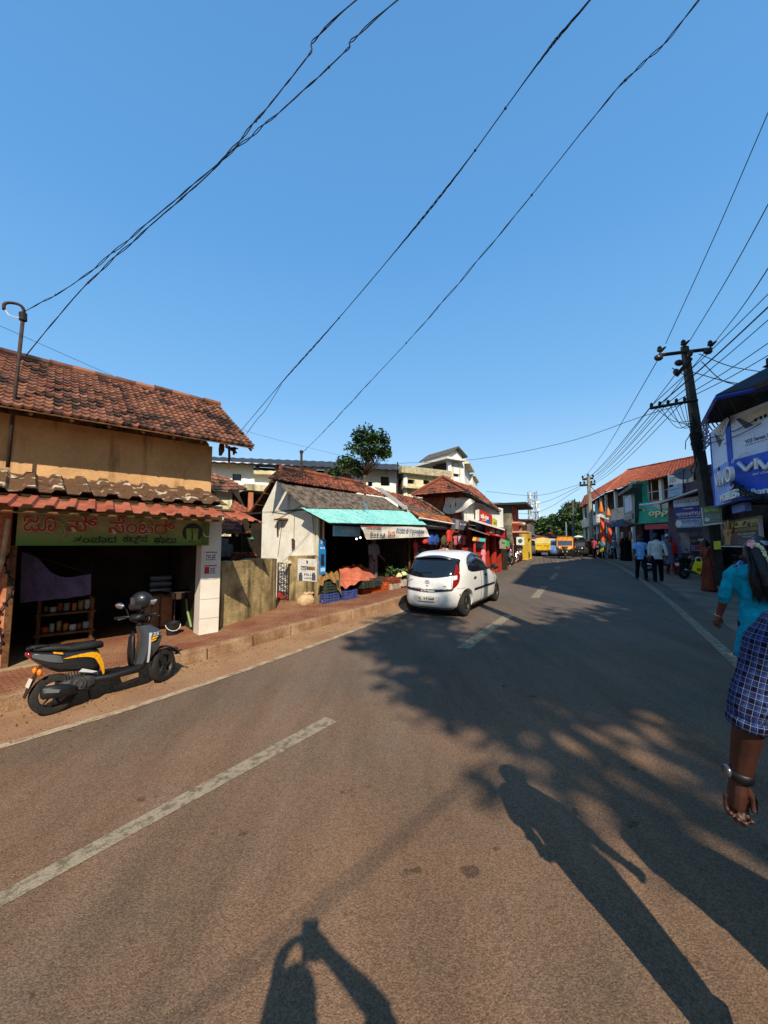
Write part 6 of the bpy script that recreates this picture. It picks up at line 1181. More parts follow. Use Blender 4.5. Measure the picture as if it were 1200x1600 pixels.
for i in range(5):
    A_, B2 = inset(base[i], .9), inset(base[i + 1], .9); pl = Plane(A_, B2, 0)
    bw.pbox(pl, 0, pl.len - .01, 3.7, 4.75, -.15, 0); dk.pbox(pl, 0, pl.len - .01, 0, 7.0, -1.8, -1.6); dk.pbox(pl, 0, pl.len - .01, 3.5, 3.69, -1.7, 0.05)
    n_ = max(2, round(pl.len / 2.6))
    for k in range(n_): a = pl.len * (k + .5) / n_; cols2.append((pl, a))
    b.slab([ev[i] - Vector((0, 0, .1)), ev[i + 1] - Vector((0, 0, .1)), inset(ev[i + 1], 2.5) + Vector((0, 0, .2)), inset(ev[i], 2.5) + Vector((0, 0, .2))], (0, 0, .03))
b.build('soffit', M_wood, cbg); bw.build('balcony', mat('balcony_white', 'c8c2b6', 'b0a898', ns=1, rough=.9, streak=('7c7464', 1.5, .58)), cbg); dk.build('inner_wall', mat('inner_brown', '4c4038', '3a302a', ns=1, rough=.9), cbg)
for pl, a in cols2: b = MB(); b.pbox(pl, a - .14, a + .14, 0, 3.5, -.2, .0); b.pbox(pl, a - .13, a + .13, 4.76, 6.5, -.2, .0); b.build('column', M_white, cbg)
pl = Plane(inset(base[3], .9), inset(base[5], .9), 0)
b = MB(); b.pbox(pl, .6, pl.len, 3.6, 4.9, .02, .08); b.build('stained_panel', mat('stained_tan', '8c744c', '6c5838', ns=3, rough=.95), cbg)
b = MB()
for k in range(10): a = .4 + k * .75; b.pbox(pl, a, a + .05, 4.8, 6.3, -.1, -.05)
b.pbox(pl, .3, 7.6, 5.5, 5.55, -.1, -.05); b.build('grille', M_plastw, cbg)
# shop clutter under the curved building: hanging goods
q = random.Random(31); Cw = Plane(inset(base[1], .3), inset(base[2], .3), 0); Cw2 = Plane(inset(base[2], .3), inset(base[3], .3), 0)
gm = [mat('goods_%d' % i, c, rough=.8) for i, c in enumerate(('8a5a52', 'a89a8c', '4a5470', '6a2e2e', 'b8b4aa', '5a5040', '9a3c34'))]; gn = ['dusty rose', 'beige', 'slate blue', 'maroon', 'white', 'olive brown', 'brick red']
spots = ['by the saffron banners', 'below the navy awning', 'beside the burqa woman', 'above the parked bike', 'near the far pole', 'at the dark shop door']
for k in range(24):
    pl_ = Cw2 if k % 2 else Cw; a = pl_.len * ((k // 2 + .5) / 12); c = pl_.pt(a, 2.6 - (k % 3) * .55, .1 + .1 * (k % 2)); b = MB(); w_ = q.uniform(.3, .5); h_ = q.uniform(.5, .9)
    b.rings([[c + pl_.d * (w_ / 2 * f * math.cos(t)) + pl_.n * (.09 * f * math.sin(t)) - Vector((0, 0, hh * h_)) for t in [i * math.pi / 4 for i in range(8)]] for hh, f in ((0, .2), (.08, .8), (.3, .85), (.95, 1.05), (1, .9))])
    tag(b.build('hanging_garment', gm[k % 7], smooth=True), '%s garment hung in the row of shops %s, %s row' % (gn[k % 7], spots[k % 6], ['top', 'middle', 'bottom'][k % 3]), 'garment', 'garments hung under the curved building')
# saffron banners and flags
M_saf = mat('saffron', 'cc4a2c', 'bc4228', ns=1, rough=.7); M_saf2 = mat('flag_orange', 'c8721e', 'b86818', ns=1, rough=.7)
B_ = Plane(Y(930, 850, 30.5), Y(960, 850, 29.5), 0)
def banner(label, pts, m=M_saf):
    t = thing('street_banner', label, 'banner', P(B_, *pts[-1], 0)); T0, T1, b1, b0 = [P(B_, *p, 0) for p in pts]; b = MB(); b.grid(lambda u, v: b0.lerp(b1, u).lerp(T0.lerp(T1, u), v) + B_.n * .05 * math.sin(u * 5 + v * 8), 6, 14); b.build('cloth', m, t, smooth=True); b = MB(); b.tube([T0, b0], .03, 4); b.build('pole', M_wood, t); return t
banner('tall saffron banner hanging in front of the curved building', [(936.5, 806), (943, 806), (946, 846), (939, 846)]); banner('short saffron banner nearer the navy awning', [(950, 826), (955.5, 824), (956.5, 850), (951, 850)]); banner('narrow saffron strip above the shorter banner', [(948.5, 813), (951.5, 813), (951, 824), (949, 824)])
b = MB(); b.slab([P(B_, *p, .1) for p in ((935.5, 801), (951, 808.5), (951, 812), (935.5, 806.5))], B_.n * .03); tag(b.build('white_banner', M_plastw), 'slanting white strip banner joining the two saffron flags', 'banner')
for lb_, u, v0, v1 in (('larger orange cone shaped flag above the tall saffron banner', 939, 783, 801), ('smaller orange cone shaped flag right of the larger one', 950.3, 793, 807)):
    p0, p1 = P(B_, u, v1, .05), P(B_, u, v0, .05); b = MB(); b.lathe([(.16, 0), (.19, .1), (.12, (p1 - p0).length * .5), (.02, (p1 - p0).length)], p0, p1 - p0, 10); tag(b.build('folded_flag', M_saf2, smooth=True), lb_, 'flag', 'saffron flags at the curved building')
sign_thing('small white board with red marks left of the saffron banner', B_, [(932, 804), (937, 804), (937, 816), (932, 816)], .15, M_plastw, [('~3', 933, 806, 936, 810, M_red), ('~3', 933, 812, 936, 814, M_red)], th=.05)
# far pole with arms
fp = thing('utility_pole', 'straight pale concrete pole with two arms at the far curve', 'pole', G(926, 868)); fb = G(926, 868); ft_ = Y(919, 744, fb.y)
b = MB(); b.tube([fb, ft_], [.24, .15], 8); b.build('shaft', mat('pole_pale', '9a9484', '8a8474', ns=2, rough=.9), fp); arm(910, 749, 927, 747, fb.y, .09, fp); arm(906, 758.5, 930, 756.5, fb.y, .09, fp)
for u, v in ((910.5, 747), (919, 744), (926.5, 745), (907, 756.5), (913, 756), (924, 755), (929, 754)): insulator(Y(u, v + 1, fb.y), fp, 1.5)
b = MB(); p = fb.lerp(ft_, .14); b.box(p + Vector((0, -.3, 0)), (.75, .05, .55)); tag(b.build('white_notice', M_plastw), 'white paper notice on the far concrete pole', 'notice'); b = MB(); b.box(fb.lerp(ft_, .09) + Vector((0, -.32, 0)), (.5, .05, .6)); tag(b.build('yellow_notice', _mats['notice_bright']), 'yellow paper notice on the far concrete pole', 'notice')
f2 = thing('utility_pole', 'dark slim pole with double H arms beside the light tree', 'pole', Y(894, 868, 52)); b = MB(); b.tube([Y(896, 866, 52), Y(895, 784, 52)], [.16, .1], 6); b.build('shaft', mat('pole_dark', '55565a', rough=.8), f2)
for v in (786, 793): arm(885, v + 1, 907, v - 1, 52, .06, f2)
for k in range(4): b = MB(); b.tube([Y(887 + k * 6, 794, 52), Y(887 + k * 6, 785, 52)], .04, 4); b.build('arm_link', M_iron, f2)
b = MB(); b.box(Y(885, 833, 60), (.12, .12, 3.5)); 
tag(b.build('grey_post', M_steel), 'thin grey post behind the auto rickshaw roof', 'post')

# ------------------------------------------------------------------ wires
def wire(label, pts, r=.012, sag=0.0, grp='overhead wires', n=24, name='overhead_wire', knots=0, twist=0, m=None, tw=.007):
    pts = [Vector(p) for p in pts]
    if len(pts) == 2: A_, B2 = pts; path = [A_.lerp(B2, t) - Vector((0, 0, sag * 4 * t * (1 - t))) for t in [k / n for k in range(n + 1)]]
    else: path = catmull(pts, n)
    b = MB()
    if twist:
        for s_ in range(twist): b.tube([p + Vector((tw * math.cos(i * .9 + s_ * 2.1), tw * math.sin(i * .7 + s_ * 2.1), tw * math.sin(i * 1.1 + s_ * 2.1))) for i, p in enumerate(path)], r, 4)
    else: b.tube(path, r, 5)
    q = random.Random(len(label))
    for k in range(knots): p = path[q.randrange(2, len(path) - 2)]; b.ell(p, (r * 2.6, r * 2.6, r * 2.6), 6, 4)
    return tag(b.build(name, m or M_ink), label, 'wire', grp)
PB = Vector((3.9, 1.85, 8.0))
def thru(pix, ys): return [Y(u, v, y) for (u, v), y in zip(pix, ys)]
rodtop = P(J, 36, 488, -.2)
def on_way(pix, A_, B2):             # where the pixel rays meet the upright plane the wire hangs in
    pl_ = Plane(A_, B2, 0); return [P(pl_, u, v) for u, v, f in pix]
L1 = [rodtop] + on_way([(120, 440, .22), (235, 345, .42), (345, 252, .56), (440, 172, .66), (535, 85, .745), (622, 0, .81)], rodtop, PB); wire('twisted pair of cables from the bent iron rod crossing the sky', L1 + [PB], .005, knots=4, twist=2, n=110)
wa = P(J, 40, 556, -1.2); L2 = [wa] + on_way([(130, 450, .25), (238, 350, .44), (330, 268, .56), (420, 165, .67), (480, 90, .74), (557, 0, .8)], wa, PB); wire('bunched cables from behind the tiled ridge crossing above the bent rod', L2 + [PB + Vector((0, -.05, .2))], .006, knots=5, twist=2, n=110)
wb = P(Fp, 374, 676, -2.4); L3 = [wb] + on_way([(440, 598, .22), (520, 508, .42), (625, 384, .6), (720, 265, .71), (840, 100, .81), (922, 0, .86)], wb, PB); wire('bunched black cables crossing the middle of the sky', L3 + [PB + Vector((.1, .0, .1))], .007, knots=6, twist=3, n=110)
wc = P(Fp, 472, 708, -1.4); L4 = [wc] + on_way([(508, 672, .14), (575, 600, .34), (660, 508, .5), (790, 355, .67), (955, 150, .8), (1092, 0, .87)], wc, PB); wire('long thin double cable from the pipe mast to the upper right of the sky', L4 + [PB + Vector((.15, .0, .05))], .006, knots=5, twist=2, n=110)
wire('loose service line hanging from the cables behind the tiled roof', [P(Fp, 385, 678, -2.4), P(Fp, 402, 655, -2.3), P(Fp, 415, 640, -2.2), P(Fp, 440, 600, -2.0)], .008)
wire('thin long line crossing low behind the tiled ridge', [Y(-5, 507, 9), Y(190, 593, 12), Y(380, 672, 17), Y(550, 716, 24)], .006)
wire('sagging line from the cream block pole to the leaning pole', [Y(622, 724, 26), Y(740, 718, 24), Y(880, 692, 20), Y(1000, 652, 16), Y(1066, 632, 13)], .013, n=40)
PR = [Vector((16.5, 1.5 + .3 * k, 13.5)) for k in range(3)]
for k, ((u, v), (eu, ev_)) in enumerate((((1040, 537), (1200, 185)), ((1078, 532), (1200, 315)), ((1119, 532), (1200, 400)))): a = Y(u, v, ypole - .2); e = Y(eu + 60, ev_ - (150, 107, 75)[k], ypole - 5 - k); wire(['steepest', 'middle', 'lowest'][k] + ' of the three power lines rising from the top arm insulators', [a, a.lerp(e, .5) - Vector((0, 0, .12)), e], .012, grp='power lines from the leaning pole')
for k in range(3): u, v = ((1028, 562), (1057, 583), (1100, 552))[k]; e = Y((911, 919, 927)[k], 745, fb.y); a = Y(u, v, ypole); wire(['left', 'middle', 'right'][k] + ' high line strung from the leaning pole to the far pale pole', [a, a.lerp(e, .4) - Vector((0, 0, .45)), a.lerp(e, .75) - Vector((0, 0, .4)), e], .014, grp='lines between the two poles')
for k in range(5):
    a = Y(1018 + k * 13, 634 - k * 2.3, ypole); e = Y(907 + k * 5.5, 755, fb.y); wire(['first', 'second', 'third', 'fourth', 'fifth'][k] + ' low line from the left on the lower arm, sagging to the far pale pole', [a, a.lerp(e, .35) - Vector((0, 0, .3)), a.lerp(e, .7) - Vector((0, 0, .3)), e], .014, grp='lines between the two poles')
    e2 = Y(1230, 430 + k * 22 + (k > 2) * 20, ypole - 3); wire(['first', 'second', 'third', 'fourth', 'fifth'][k] + ' low line from the top on the right of the leaning pole', [a, a.lerp(e2, .5) - Vector((0, 0, .06)), e2], .013 if k != 1 else .022, grp='lines right of the leaning pole')
PP2 = Vector((13.6, 12.2, 6.6))
wire('upper service line from the pole top to the right edge insulator', [Y(1092, 553, ypole), Y(1140, 572, 12.4), Y(1195, 582, 12)], .014); wire('sagging service line from the pole to the dark box on the blue roof', [Y(1096, 565, ypole), Y(1130, 595, 12), Y(1180, 605, 11)], .014); wire('lower sagging service line across the blue shop roof', [Y(1080, 581, ypole), Y(1145, 598, 12), Y(1205, 599, 11)], .014)
iq = thing('line_insulator', 'dark insulator assembly at the right edge above the blue roof', 'insulator', Y(1201, 590, 12)); b = MB(); 
for k in range(4): b.lathe([(.05, -.04), (.12, 0), (.05, .04)], Y(1199, 572 + k * 8, 12), (0, 0, 1), 10)
b.tube([Y(1199, 560, 12), Y(1200, 604, 12)], .04, 6); b.build('stack', _mats['porcelain'], iq)
# thick black bundle looping from the pole to the blue shop
for k in range(4): wire(['thickest', 'second', 'third', 'thinnest'][k] + ' cable of the bundle drooping from the pole over the blue shop', [pp(706 + k * 4) + Vector((.2, -.25, 0)), Y(1130, 738 + k * 3, 11.6), Y(1163, 765 + k * 4, 10.3), Y(1200, 776 + k * 3, 9.8), Y(1230, 772, 9.4)], .03 - k * .006, grp='cable bundle on the blue shop', knots=2)
for k in range(2): wire(['upper', 'lower'][k] + ' thin line passing in front of the phone pictures', [pp(690 + k * 7), Y(1150, 672 + k * 9, 10.6), Y(1205, 640 + k * 12, 9.7)], .012)
for k in range(3): wire(['upper', 'middle', 'lower'][k] + ' faint line across the street near the lattice tower', [Y(760, 768 + k * 16, 40), Y(840, 774 + k * 13, 40), Y(906, 757 + k * 3, 39)], .018, grp='faint far lines')
for k in range(4): wire(['first', 'second', 'third', 'fourth'][k] + ' stay line fanning from the far pole to the curved building', [Y(922, 757 + k, fb.y), Y(950 + k * 9, 795 + k * 3, 33)], .016, .1, 'stay lines at the curved building')

# ------------------------------------------------------------------ beyond the frame: what shades the road
bg = thing('shade_building', 'tall unseen concrete block added out of frame on the right to cast shade', 'building', (22, 2, 0))
fpz = [Vector(p) for p in ((8.2, -4.2, 0), (12.9, 6.4, 0), (29, 21.2, 0), (40, 10, 0), (22, -16, 0))]  # added unseen block, outline worked back from the shade it must throw
b = MB(); b.slab([p + Vector((0, 0, -.4)) for p in fpz], (0, 0, 17.0)); b.build('wall', M_cream, bg)
for i in range(2):
    pl = Plane(fpz[i], fpz[i + 1], 0); b = MB(); n_ = int(pl.len // 3)
    for k in range(n_):
        for f in range(4): b = MB(); b.pbox(pl, k * 3 + .8, k * 3 + 2.2, 2.4 + f * 3.6, 4 + f * 3.6, -.05, .03); b.build('window', M_glassd, bg)
tree('wide street tree with open crown standing out of frame right of the viewer', (7.2, -9.3, gz(7.2, -9.3)), 16, 6.2, (2.6, 1.9, 2.2, 12.4), 44, 150, .17, 101, tr=.3, clump=.8, lean=(-2.3, 1.0))
tree('second street tree with layered crown out of frame on the right', (10.2, -6.3, gz(10.2, -6.3)), 14, 5, (2.9, 2.1, 2.0, 10.6), 38, 140, .17, 102, tr=.28, clump=.85, lean=(-2.0, .6))
tree('third street tree with lacy crown out of frame behind the viewer', (7.0, -8.9, gz(7.0, -8.9)), 13, 5, (2.0, .8, 1.4, 10.8), 10, 110, .15, 103, tr=.16, clump=.55, lean=(-1.6, 1.6))
for x_, y_, lb_ in ((3.9, 1.85, 'grey concrete pole out of frame where the sky cables end'), (6.9, .1, 'slim concrete pole out of frame on the right pavement'), (-5.5, -13, 'slim concrete pole far behind the viewer on the left')):
    t = thing('utility_pole', lb_, 'pole', (x_, y_, gz(x_, y_))); b = MB(); b.tube([(x_, y_, gz(x_, y_) - .2), (x_, y_, 8.1 if x_ == 3.9 else 7.3)], [.17, .11], 8); b.build('shaft', M_conc, t)
wire('thick cable bundle behind the viewer that shades a strip of road', [(6.9, .1, 7.1), (-5.5, -13, 7.1)], .014, .25, None, 20, twist=2)
# ------------------------------------------------------------------ vehicles
def paint(name, c, c2=None): return mat(name, c, c2, ns=1.5, rough=.28, spec=.5, coat=.6, fine=.03)
M_tyre = mat('tyre_rubber', '1b1a19', '2a2723', ns=6, rough=.92, bump=.3); M_rim = mat('black_rim', '232323', rough=.5); M_glass = mat('tinted_glass', '14171a', rough=.06, spec=.6, coat=.5); M_trim = mat('black_trim', '17181a', rough=.5); M_lamp = mat('red_lens', '7c0d11', rough=.15, spec=.6, coat=.6); M_clear = mat('clear_lens', 'c8cacc', rough=.12, spec=.6); M_amber = mat('amber_lens', 'd8761a', rough=.2); M_chrome = mat('chrome', 'c8c8c8', rough=.15, metal=1); M_plate = mat('plate_white', 'c9c3b2', rough=.6)
def herm(tab, z):
    for i in range(len(tab) - 1):
        if z <= tab[i + 1][0] or i == len(tab) - 2:
            a, b = tab[i], tab[i + 1]; t = max(0, min(1, (z - a[0]) / (b[0] - a[0]))); p = tab[max(i - 1, 0)]; n = tab[min(i + 2, len(tab) - 1)]; out = []
            for k in range(1, len(a)):
                m0 = (b[k] - p[k]) / max(b[0] - p[0], 1e-6); m1 = (n[k] - a[k]) / max(n[0] - a[0], 1e-6); h = b[0] - a[0]
                out.append((2 * t**3 - 3 * t**2 + 1) * a[k] + (t**3 - 2 * t**2 + t) * h * m0 + (-2 * t**3 + 3 * t**2) * b[k] + (t**3 - t**2) * h * m1)
            return out
def wheel(par, c, r, wd, side, name='wheel', spokes=7, rim=None, tyre=None):
    w_ = bpy.data.objects.new(name, None); w_.empty_display_size = .05; put(w_, Matrix.Translation(c), par)
    b = MB(); h = wd / 2; b.lathe([(r * .66, -h * .9), (r * .9, -h), (r * .985, -h * .75), (r, 0), (r * .985, h * .75), (r * .9, h), (r * .66, h * .9), (r * .66, -h * .9)], (0, 0, 0), (1, 0, 0), 28, False); b.build('tyre', tyre or M_tyre, w_, smooth=True, world=False, auto=50)
    b = MB(); b.lathe([(r * .67, h * .8), (r * .62, h * .55), (r * .6, -h * .6), (r * .67, -h * .8), (r * .67, h * .8)], (0, 0, 0), (1, 0, 0), 24, False); b.lathe([(r * .16, -h * .5), (r * .16, h * .62), (r * .08, h * .7)], (0, 0, 0), (1, 0, 0), 12)
    for k in range(spokes): a = 2 * math.pi * k / spokes; b.tube([(side * h * .35, r * .12 * math.cos(a), r * .12 * math.sin(a)), (side * h * .45, r * .64 * math.cos(a + .12), r * .64 * math.sin(a + .12))], [(r * .07, r * .05)] * 2, 5)
    b.build('rim', rim or M_rim, w_, world=False, smooth=True, auto=40); return w_
def make_car(name, label, M, body, detail=True, plate='KL 14 P 6449', group=None):
    t = bpy.data.objects.new(name, None); put(t, M); tag(t, label, 'car', group)
    T = [(.17, -1.56, 1.58, .68), (.24, -1.69, 1.68, .745), (.36, -1.745, 1.735, .775), (.5, -1.75, 1.745, .787), (.62, -1.735, 1.725, .79), (.72, -1.71, 1.64, .79), (.80, -1.695, 1.47, .785), (.88, -1.67, 1.2, .775), (.95, -1.645, .98, .762), (1.05, -1.595, .80, .735), (1.2, -1.475, .53, .68), (1.32, -1.355, .29, .625), (1.41, -1.19, .03, .56), (1.46, -1.0, -.2, .46), (1.485, -.8, -.45, .28)]
    def S(z): yr, yf, W = herm(T, z); return (yr + yf) / 2, (yf - yr) / 2, W
    n_ = 4.2
    def surf(phi, z, off=0.0):
        yc, L_, W = S(z); c_, s_ = math.cos(phi), math.sin(phi); x = W * math.copysign(abs(c_) ** (2 / n_), c_); y = yc + L_ * math.copysign(abs(s_) ** (2 / n_), s_)
        nx = math.copysign(abs(x / W) ** (n_ - 1) / W, x); ny = math.copysign(abs((y - yc) / L_) ** (n_ - 1) / L_, y - yc); q_ = math.hypot(nx, ny) or 1; return Vector((x + nx / q_ * off, y + ny / q_ * off, z + off * (.35 if z > 1 else 0)))
    def side(y, z, sg, off=.004):
        yc, L_, W = S(z); r_ = min(abs((y - yc) / L_), .999); return Vector((sg * (W * (1 - r_ ** n_) ** (1 / n_) + off), y, z + (off * .4 if z > 1 else 0)))
    def end(x, z, off=.004, sg=-1):
        yc, L_, W = S(z); r_ = min(abs(x / W), .999); return Vector((x, yc + sg * (L_ * (1 - r_ ** n_) ** (1 / n_) + off), z + (off * .5 if z > .9 else 0)))
    zs_ = [.17, .19, .22, .26, .31, .36, .43, .5, .57, .63, .68, .73, .77, .81, .85, .89, .93, .97, 1.01, 1.06, 1.11, 1.16, 1.21, 1.26, 1.31, 1.35, 1.39, 1.42, 1.44, 1.46, 1.474, 1.485]
    b = MB(); b.rings([[surf(2 * math.pi * (k + .5) / 72, z) for k in range(72)] for z in zs_]); o = b.build('body', body, t, smooth=True, world=False)
    cut = MB()
    for y in (-1.16, 1.22): cut.tube([(-1.2, y, .3), (1.2, y, .3)], .335, 28)
    co = cut.build('cutter', M_trim, t, world=False); bm_ = o.modifiers.new('arch', 'BOOLEAN'); bm_.object = co; bm_.operation = 'DIFFERENCE'; bm_.solver = 'EXACT'; baked(o); me = co.data; bpy.data.objects.remove(co); bpy.data.meshes.remove(me)
    bm = bmesh.new(); bm.from_mesh(o.data)
    for e in bm.edges:
        if len(e.link_faces) == 2 and e.calc_face_angle(0) > R(38): e.smooth = False
    for f in bm.faces: f.smooth = True
    bm.to_mesh(o.data); bm.free()
    def patch(nm, bot, top, fn, m, nc=14, nr=6, par=t):
        Bt = catmull([(p[0], p[1], 0) for p in bot], nc); Tt = catmull([(p[0], p[1], 0) for p in top], nc); b = MB()
        b.grid(lambda u, v: (lambda q_: fn(q_.x, q_.y))(Bt[round(u * nc)].lerp(Tt[round(u * nc)], v)), nc, nr); return b.build(nm, m, par, smooth=True, world=False)
    for sg in (-1, 1):
        fn = lambda y, z, sg=sg: side(y, z, sg, .005)
        patch('window', [(-1.02, 1.04), (-.8, .985), (-.3, .965), (.3, .955), (.86, .955)], [(-.98, 1.2), (-.78, 1.335), (-.3, 1.40), (.12, 1.345), (.82, .985)], fn, M_glass)
        fn2 = lambda y, z, sg=sg: side(y, z, sg, .009)
        patch('door_pillar', [(-.27, .965), (-.21, .965)], [(-.31, 1.395), (-.25, 1.395)], fn2, M_trim, 2, 6)
        patch('rain_visor', [(-.95, 1.23), (-.7, 1.31), (-.3, 1.345), (.1, 1.29), (.6, 1.09)], [(-.9, 1.28), (-.7, 1.37), (-.3, 1.41), (.14, 1.36), (.66, 1.10)], lambda y, z, sg=sg: side(y, z, sg, .022), mat('smoke_visor', '20242e', rough=.2))
        patch('side_moulding', [(-.78, .545), (.85, .535)], [(-.78, .60), (.85, .585)], lambda y, z, sg=sg: side(y, z, sg, .012), M_trim, 8, 2)
        patch('sill', [(-.8, .19), (.86, .19)], [(-.8, .235), (.86, .235)], lambda y, z, sg=sg: side(y, z, sg, .008), M_trim, 8, 2)
        for y in (-.72, .1): b = MB(); p = side(y, .845, sg, .02); b.ell(p, (.022, .075, .026), 10, 6); b.build('door_handle', M_trim, t, smooth=True, world=False)
        for yb in (-.26, .9): b = MB(); b.tube([side(yb + .02 * (z > .9), z, sg, .001) for z in (.26, .4, .55, .7, .85, .95)], .005, 4); b.build('door_seam', M_trim, t, world=False)
        mr = MB(); mr.ell(Vector((sg * .84, .74, 1.0)), (.1, .055, .075), 12, 8); mr.tube([side(.76, .96, sg, -.02), (sg * .8, .75, .98)], .025, 6); mo = mr.build('mirror', M_trim, t, smooth=True, world=False)
        L0, L1 = (-math.pi / 2 + sg * R(29), -math.pi / 2 + sg * R(56))
        def lamp(bot, top, off, m, nm, par=t): return patch(nm, bot, top, lambda a, z: surf(-math.pi / 2 + sg * R(a), z, off), m, 10, 8, par)
        lo_ = lamp([(29, .66), (36, .69), (45, .80), (50, .95)], [(33, .96), (37, 1.06), (41, 1.17), (46, 1.19)], .006, M_lamp, 'tail_lamp')
        lamp([(31.5, .85), (37, .855), (41, .87)], [(33, .94), (38, .95), (42, .95)], .010, M_clear, 'reverse_lens', lo_)
        patch('headlamp', [(.45, .62), (.62, .66)], [(.48, .72), (.68, .76)], lambda x, z, sg=sg: end(sg * x, z, .006, 1), M_clear, 6, 4)
    if not detail:
        patch('windscreen', [(-.62, .99), (0, .965), (.62, .99)], [(-.5, 1.36), (0, 1.38), (.5, 1.36)], lambda x, z: end(x, z, .006, 1), M_glass)
    patch('windscreen', [(-.62, .99), (0, .965), (.62, .99)], [(-.5, 1.36), (0, 1.38), (.5, 1.36)], lambda x, z: end(x, z, .006, 1), M_glass) if detail else None
    patch('rear_window', [(-.66, 1.03), (-.56, .945), (-.25, .90), (0, .89), (.25, .90), (.56, .945), (.66, 1.03)], [(-.615, 1.2), (-.575, 1.3), (-.3, 1.345), (0, 1.35), (.3, 1.345), (.575, 1.3), (.615, 1.2)], lambda x, z: end(x, z, .007), M_glass, 18, 8)
    b = MB(); b.rings([[end(x, 1.33, .0) + Vector((0, dy, dz - .10 * (abs(x) / .6) ** 2.5)) for dy, dz in ((.12, .06), (-.075, .035), (-.085, .01), (.02, -.005))] for x in [-.58 + 1.16 * k / 12 for k in range(13)]]); b.build('spoiler', mat('spoiler_navy', '1a2030', rough=.3, coat=.4), t, smooth=True, world=False, auto=40)
    if detail:
        patch('trim_band', [(-.56, .615), (0, .575), (.56, .615)], [(-.6, .655), (0, .64), (.6, .655)], lambda x, z: end(x, z, .012), M_trim, 16, 2)
        patch('plate_recess', [(-.30, .375), (.30, .375)], [(-.34, .485), (.34, .485)], lambda x, z: end(x, z, .004), mat('recess_white', 'b0b0ae', rough=.5), 8, 2)
        patch('lower_bumper', [(-.62, .19), (.62, .19)], [(-.6, .235), (.6, .235)], lambda x, z: end(x, z, .008), mat('bumper_dirty', '6a6660', '8c8a84', ns=5, rough=.7), 10, 2)
        b = MB(); y0 = end(0, .43).y - .016; b.box((0, y0, .43), (.42, .012, .1)); pl_ = b.build('number_plate', M_plate, t, world=False)
        fr_ = Matrix(((1, 0, 0, 0), (0, 0, -1, 0), (0, 1, 0, 0), (0, 0, 0, 1)))
        def ctext(body_, x, z, w_, h_, m, par, dy=0.0, sh=0.0, bold=.02): return text('lettering', body_, WM[t.name] @ Matrix.Translation((x, end(x, z).y - .012 + dy, z)) @ fr_, w_, h_, m, par, .003, bold, sh)
        ctext(plate, 0, .43, .39, .068, M_ink, pl_, -.009, 0, .03)
        ctext('Orion', .03, .612, .34, .05, M_plastw, t, -.006, .25); ctext('X', -.2, .612, .07, .035, M_red, t, -.006, .1)
        b = MB(); p = end(0, .80, .012); b.tube([p + Vector((.055 * math.cos(a), 0, .035 * math.sin(a))) for a in [k * math.pi / 10 for k in range(21)]], .006, 6); em = b.build('emblem', M_chrome, t, smooth=True, world=False); ctext('H', 0, .80, .055, .04, M_chrome, em, 0, .35)
        for x, w_ in ((-.44, .12), (.42, .1)): ctext('eon' if x < 0 else 'era', x, .835 if x < 0 else .72, w_ * .8, .022, M_steel, t, 0)
        for sg in (-1, 1): b = MB(); b.tube([surf(-math.pi / 2 + sg * R(28), z, .001) for z in (.66, .74, .82, .9, .98)], .0045, 4); b.tube([surf(-math.pi / 2 + sg * R(a_), .655, .001) for a_ in (2, 10, 20, 30, 42, 52, 60)], .0045, 4); b.build('tailgate_seam', M_trim, t, world=False)
        b = MB(); b.tube([end(0, .715, .012) + Vector((-.02, 0, 0)), end(0, .715, .012) + Vector((.02, 0, 0))], .008, 6); b.build('lock', M_trim, t, world=False)
        b = MB(); p = end(.1, 1.0, .02); b.tube([p, end(-.2, .99, .02)], .006, 5); b.build('wiper', M_trim, t, world=False)
        patch('scuff_mark', [(47, .50), (51, .49)], [(46, .53), (52, .54)], lambda a, z: surf(-math.pi / 2 + R(a), z, .004), mat('scuff', '3a3a3c', '8a8a8a', ns=40, rough=.8), 4, 3)
    b = MB(); b.box((0, 0, .27), (1.2, 3.0, .12)); 
    for y in (-1.16, 1.22): b.tube([(-.56, y, .3), (.56, y, .3)], .32, 16)
    b.build('underbody', M_trim, t, world=False)
    for y in (-1.16, 1.22):
        for sg in (-1, 1): wheel(t, Vector((sg * .655, y, .275)), .275, .165, sg)
    return t
rr = G(732, 963); fr_p = G(776, 940); hd = Vector((fr_p.x - rr.x, fr_p.y - rr.y, 0)).normalized(); az = math.atan2(hd.x, hd.y); CS = .955
cpos = rr - (Matrix.Rotation(-az, 3, 'Z') @ Vector((.76 * CS, -1.16 * CS, 0))); slope = math.atan((gz(cpos.x + hd.x, cpos.y + hd.y) - gz(cpos.x - hd.x, cpos.y - hd.y)) / 2)
Mcar = Matrix.Translation((cpos.x, cpos.y, gz(cpos.x, cpos.y))) @ Matrix.Rotation(-az, 4, 'Z') @ Matrix.Rotation(slope, 4, 'X') @ Matrix.Scale(CS, 4)
make_car('hatchback', 'white hatchback with red tail lamps driving away in the left lane', Mcar, paint('white_paint', 'd6d6d2', 'cfcfcb'))
def onroad(u, v, az, s=1.0, dx=0): p = G(u, v); return Matrix.Translation(p) @ Matrix.Rotation(-az, 4, 'Z') @ Matrix.Scale(s, 4)
make_car('parked_car', 'small white car far up the street behind the parked motorcycles', onroad(832, 867.5, R(24), 1.1), paint('white_paint2', 'c8c8c6'), False)
make_car('parked_car', 'blue grey car half hidden behind the auto rickshaw', onroad(870.5, 868.5, R(205), 1.05), paint('blue_paint', '5a7cae'), False)

